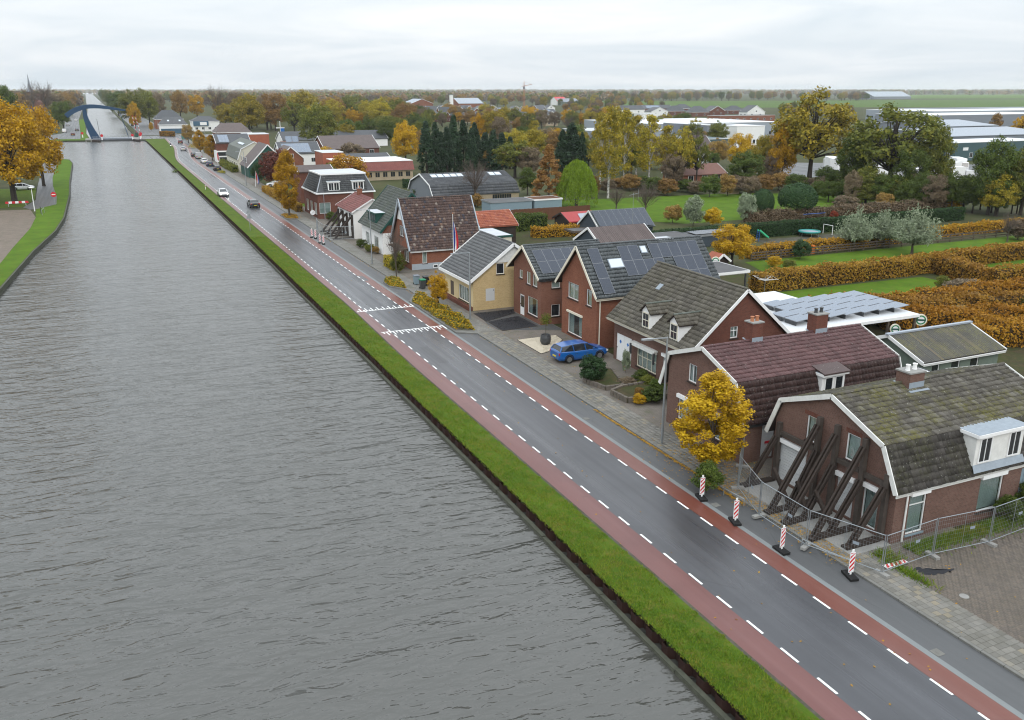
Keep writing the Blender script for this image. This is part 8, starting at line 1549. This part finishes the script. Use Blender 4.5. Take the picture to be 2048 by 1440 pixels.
def curve(P, n=14):
    out_ = []
    for i in range(n + 1):
        t_ = i / n * (len(P) - 1); k = min(int(t_), len(P) - 2); f = t_ - k; p0, p1, p2, p3 = P[max(0, k - 1)], P[k], P[k + 1], P[min(len(P) - 1, k + 2)]
        out_.append(tuple(.5 * ((2 * b) + (c - a) * f + (2 * a - 5 * b + 4 * c - d) * f * f + (3 * b - a - 3 * c + d) * f ** 3) for a, b, c, d in zip(p0, p1, p2, p3)))
    return out_
sweep('mast', curve([(-1.2, .2, 3.6), (-3.0, 5, 2.7), (-4.2, 9.5, 1.9), (-4.3, 13.2, 1.5)]), 2, 'bridge_blue', br, 2.2); sweep('balance_beam', curve([(-11.9, 10.2, 2.0), (-8.5, 12.4, 2.0), (-4.2, 13.9, 1.8), (.5, 14.1, 1.6), (6, 13.4, 1.2), (12.2, 12.3, .7)]), 2, 'bridge_blue', br, 2.6)
m = MB(); [m.tube([(9.6, 440 + s, 12.6), (12.2, 440 + s * 3.2, .6)], .09, 5) for s in (-1, 1)]; m.build('hanger', MAT['bridge_blue'], br); m = MB(); m.tube([(.6, 434, .4), (.1, 434, 9)], .08, 5); m.build('lamp_pole', MAT['dark_metal'], br)
m = MB(); m.box(-2.5, 436, .1, 13.8, 446, .62); m.build('deck', MAT['metal_grey'], br); m = MB(); m.box(-2.4, 435.9, -.55, 13.7, 436.35, .1); m.build('girder', MAT['dark_metal'], br); 
for y in (436.1, 445.9): m = MB(); [m.bar((-2.4, y, z), (13.7, y, z), .08) for z in (1.15, 1.6)]; [m.tube([(-2.4 + i * 1.61, y, .62), (-2.4 + i * 1.61, y, 1.65)], .05, 4) for i in range(11)]; m.build('railing', MAT['steel_galv'], br)
for x0, x1, nm in ((-5.5, -2.3, 'abutment'), (13.6, 16.6, 'abutment')): m = MB(); m.box(x0, 434.5, -1.2, x1, 447, .3); m.build(nm, MAT['concrete'], br)
for (x0, y0), (x1, y1) in (((-2.6, 434.5), (.2, 428)), ((13.8, 434.5), (15.9, 424))): m = MB(); m.bar((x0, y0, -.35), (x1, y1, -.35), .8, 1.1); m.build('guide_fender', MAT['dark_wood'], br)
for x, y, lb, ln in ((16.2, 452, 'raised red and white barrier boom right of the bridge', .9), (17.6, 447, 'second raised red and white boom right of the bridge', 1.2), (1.2, 434.6, 'red signal post at the foot of the blue bridge mast', 0), (13.6, 433.8, 'red signal post at the right end of the bridge deck', 0), (16.9, 436, 'round red signal at the right corner of the bridge', 0), (-6.8, 462, 'red and white posts along the quay left of the bridge', 0)):
    r = thing('bridge_barrier', lb, 'barrier', (x, y, 0)); m = MB(); m.box(-.25, -.25, 0, .25, .25, 1.5); m.build('pedestal', MAT['sign_white'], r, local=True); m = MB(); m.disc((0, -.3, 1.9), (0, 1, 0), .6, .08, 14); m.build('signal', MAT['sign_red'], r, local=True)
    if ln:
        for i in range(10): m = MB(); m.bar((-ln * i / 10 * 1.2, 0, 1.4 + i * .85), (-ln * (i + 1) / 10 * 1.2, 0, 1.4 + (i + .96) * .85), .2); m.build('boom_section', MAT['sign_red' if i % 2 else 'sign_white'], r, local=True)
cbx = thing('control_cabinet', 'dark green cabinet beside the right end of the bridge deck', 'cabinet', (15.9, 449, 0)); m = MB(); m.box(-.6, -.6, 0, .6, .6, 2.3); m.build('body', MAT['green_paint'], cbx, local=True); m = MB(); m.box(-.7, -.7, 2.3, .7, .7, 2.42); m.build('lid', MAT['dark_metal'], cbx, local=True)
lw_ = bg('garden_wall', 'dark blue low wall before the long white house', 488, 29, 39, 2.2, 2.3, .5, 'flat', 'metal_blue', 'metal_blue', cat='wall', px=False, win=False, trim='metal_blue'); hedge('garden_hedge', 'rust coloured hedge beside the teal van near the bridge', [(27.5, 462), (32, 455)], 2.5, 2.2, 'leaf_beech_hedge', 25, .25)
# ------------------------------------------------------------------ a cyclist on the far road
bx_, by_ = 24.4, 364.5
bc = thing('bicycle', 'bicycle with a bright lamp ridden towards the viewer on the far bend', 'bicycle', (bx_, by_, 0)); m = MB()
for y in (-.55, .55): w_ = MB(); w_.tube([(0, y + .33 * math.cos(a), .34 + .33 * math.sin(a)) for a in np.linspace(0, 6.2832, 17)], .025, 5); w_.build('wheel', MAT['tyre'], bc, local=True)
m.tube([(0, .55, .34), (0, .3, .9), (0, -.35, .85), (0, -.1, .35), (0, .3, .9)], .02, 5); m.tube([(0, -.35, .85), (0, -.55, .34)], .02, 5); m.tube([(-.28, -.3, 1.05), (0, -.38, 1.0), (.28, -.3, 1.05)], .015, 5); m.build('frame', MAT['dark_metal'], bc, local=True); m = MB(); m.disc((0, -.5, .9), (0, 1, 0), .06, .05, 10); m.build('lamp', MAT['headlight_on'], bc, local=True); m = MB(); m.box(-.1, .15, .9, .1, .42, .97); m.build('saddle', MAT['black_rubber'], bc, local=True)
J_ = dict(pelvis=(0, .28, 1.0, .16), chest=(0, .05, 1.38, .17), neck=(0, -.04, 1.56, .07), head=(0, -.08, 1.72, .11), hl=(-.11, .28, .97, .1), kl=(-.13, -.05, .72, .075), fl=(-.12, .0, .3, .05), tl=(-.12, -.12, .27, .04), hr=(.11, .28, .97, .1), kr=(.13, -.1, .85, .075), fr=(.12, .05, .5, .05), tr=(.12, -.08, .47, .04), sl=(-.2, .03, 1.44, .07), el=(-.27, -.14, 1.22, .05), wl=(-.26, -.3, 1.07, .035), sr=(.2, .03, 1.44, .07), er=(.27, -.14, 1.22, .05), wr=(.26, -.3, 1.07, .035))
E_ = [('pelvis', 'chest'), ('chest', 'neck'), ('neck', 'head'), ('pelvis', 'hl'), ('hl', 'kl'), ('kl', 'fl'), ('fl', 'tl'), ('pelvis', 'hr'), ('hr', 'kr'), ('kr', 'fr'), ('fr', 'tr'), ('chest', 'sl'), ('sl', 'el'), ('el', 'wl'), ('chest', 'sr'), ('sr', 'er'), ('er', 'wr')]
ks = list(J_); me = bpy.data.meshes.new('body'); me.from_pydata([J_[k][:3] for k in ks], [(ks.index(a), ks.index(b)) for a, b in E_], []); me.materials.append(MAT['car_navy']); pe = thing('person', 'person in dark clothes riding a bicycle on the far bend', 'person', (bx_, by_, 0)); ob_ = mesh_obj('body', me, pe); sk = ob_.modifiers.new('skin', 'SKIN'); ob_.modifiers.new('sub', 'SUBSURF').render_levels = 1
for i, k in enumerate(ks): me.skin_vertices[0].data[i].radius = (J_[k][3],) * 2; me.skin_vertices[0].data[i].use_root = (i == 0)
m = MB(); m.lathe((0, -.07, 1.72), [(.125, 0), (.13, .06), (.09, .13), (.02, .15)], 10); m.build('hair', MAT['dark_wood'], pe, local=True)
# ------------------------------------------------------------------ haze
def haze(dens):
    t = bpy.data.materials.new('haze'); t.use_nodes = True; n = t.node_tree; b = n.nodes['Principled BSDF']; n.nodes.remove(b); v = n.nodes.new('ShaderNodeVolumePrincipled'); v.inputs['Density'].default_value = dens; v.inputs['Color'].default_value = (.92, .955, .99, 1); v.inputs['Anisotropy'].default_value = .2; n.links.new(v.outputs[0], n.nodes['Material Output'].inputs['Volume'])
    m = MB(); m.box(-7200, -120, -3, 9800, 9800, 48); o = m.build('haze', t, kind='stuff'); o.display_type = 'WIRE'
haze(HAZE)

# ------------------------------------------------------------------ repeats that look alike are told apart by their place, counted from the left of the view
O1 = 'first second third fourth fifth sixth seventh eighth ninth tenth eleventh twelfth thirteenth fourteenth fifteenth sixteenth seventeenth eighteenth nineteenth'.split()
def ordw(i): return O1[i] if i < 19 else (('twentieth', 'thirtieth', 'fortieth', 'fiftieth')[(i + 1) // 10 - 2] if (i + 1) % 10 == 0 else ('twenty', 'thirty', 'forty', 'fifty')[(i + 1) // 10 - 2] + '-' + O1[i % 10])
same = {}
for o in SC.objects:
    if o.get('group') and o.get('label'): same.setdefault((o['group'], o['label']), []).append(o)
for (g_, l_), os_ in same.items():
    if len(os_) < 2: continue
    def px_(o): q = o.location - Vector((0, 0, CAM_H)); return q.dot(_R) / max(.1, q.dot(_FW))
    for i, o in enumerate(sorted(os_, key=px_)): o['label'] = ordw(i) + ' from left: ' + l_
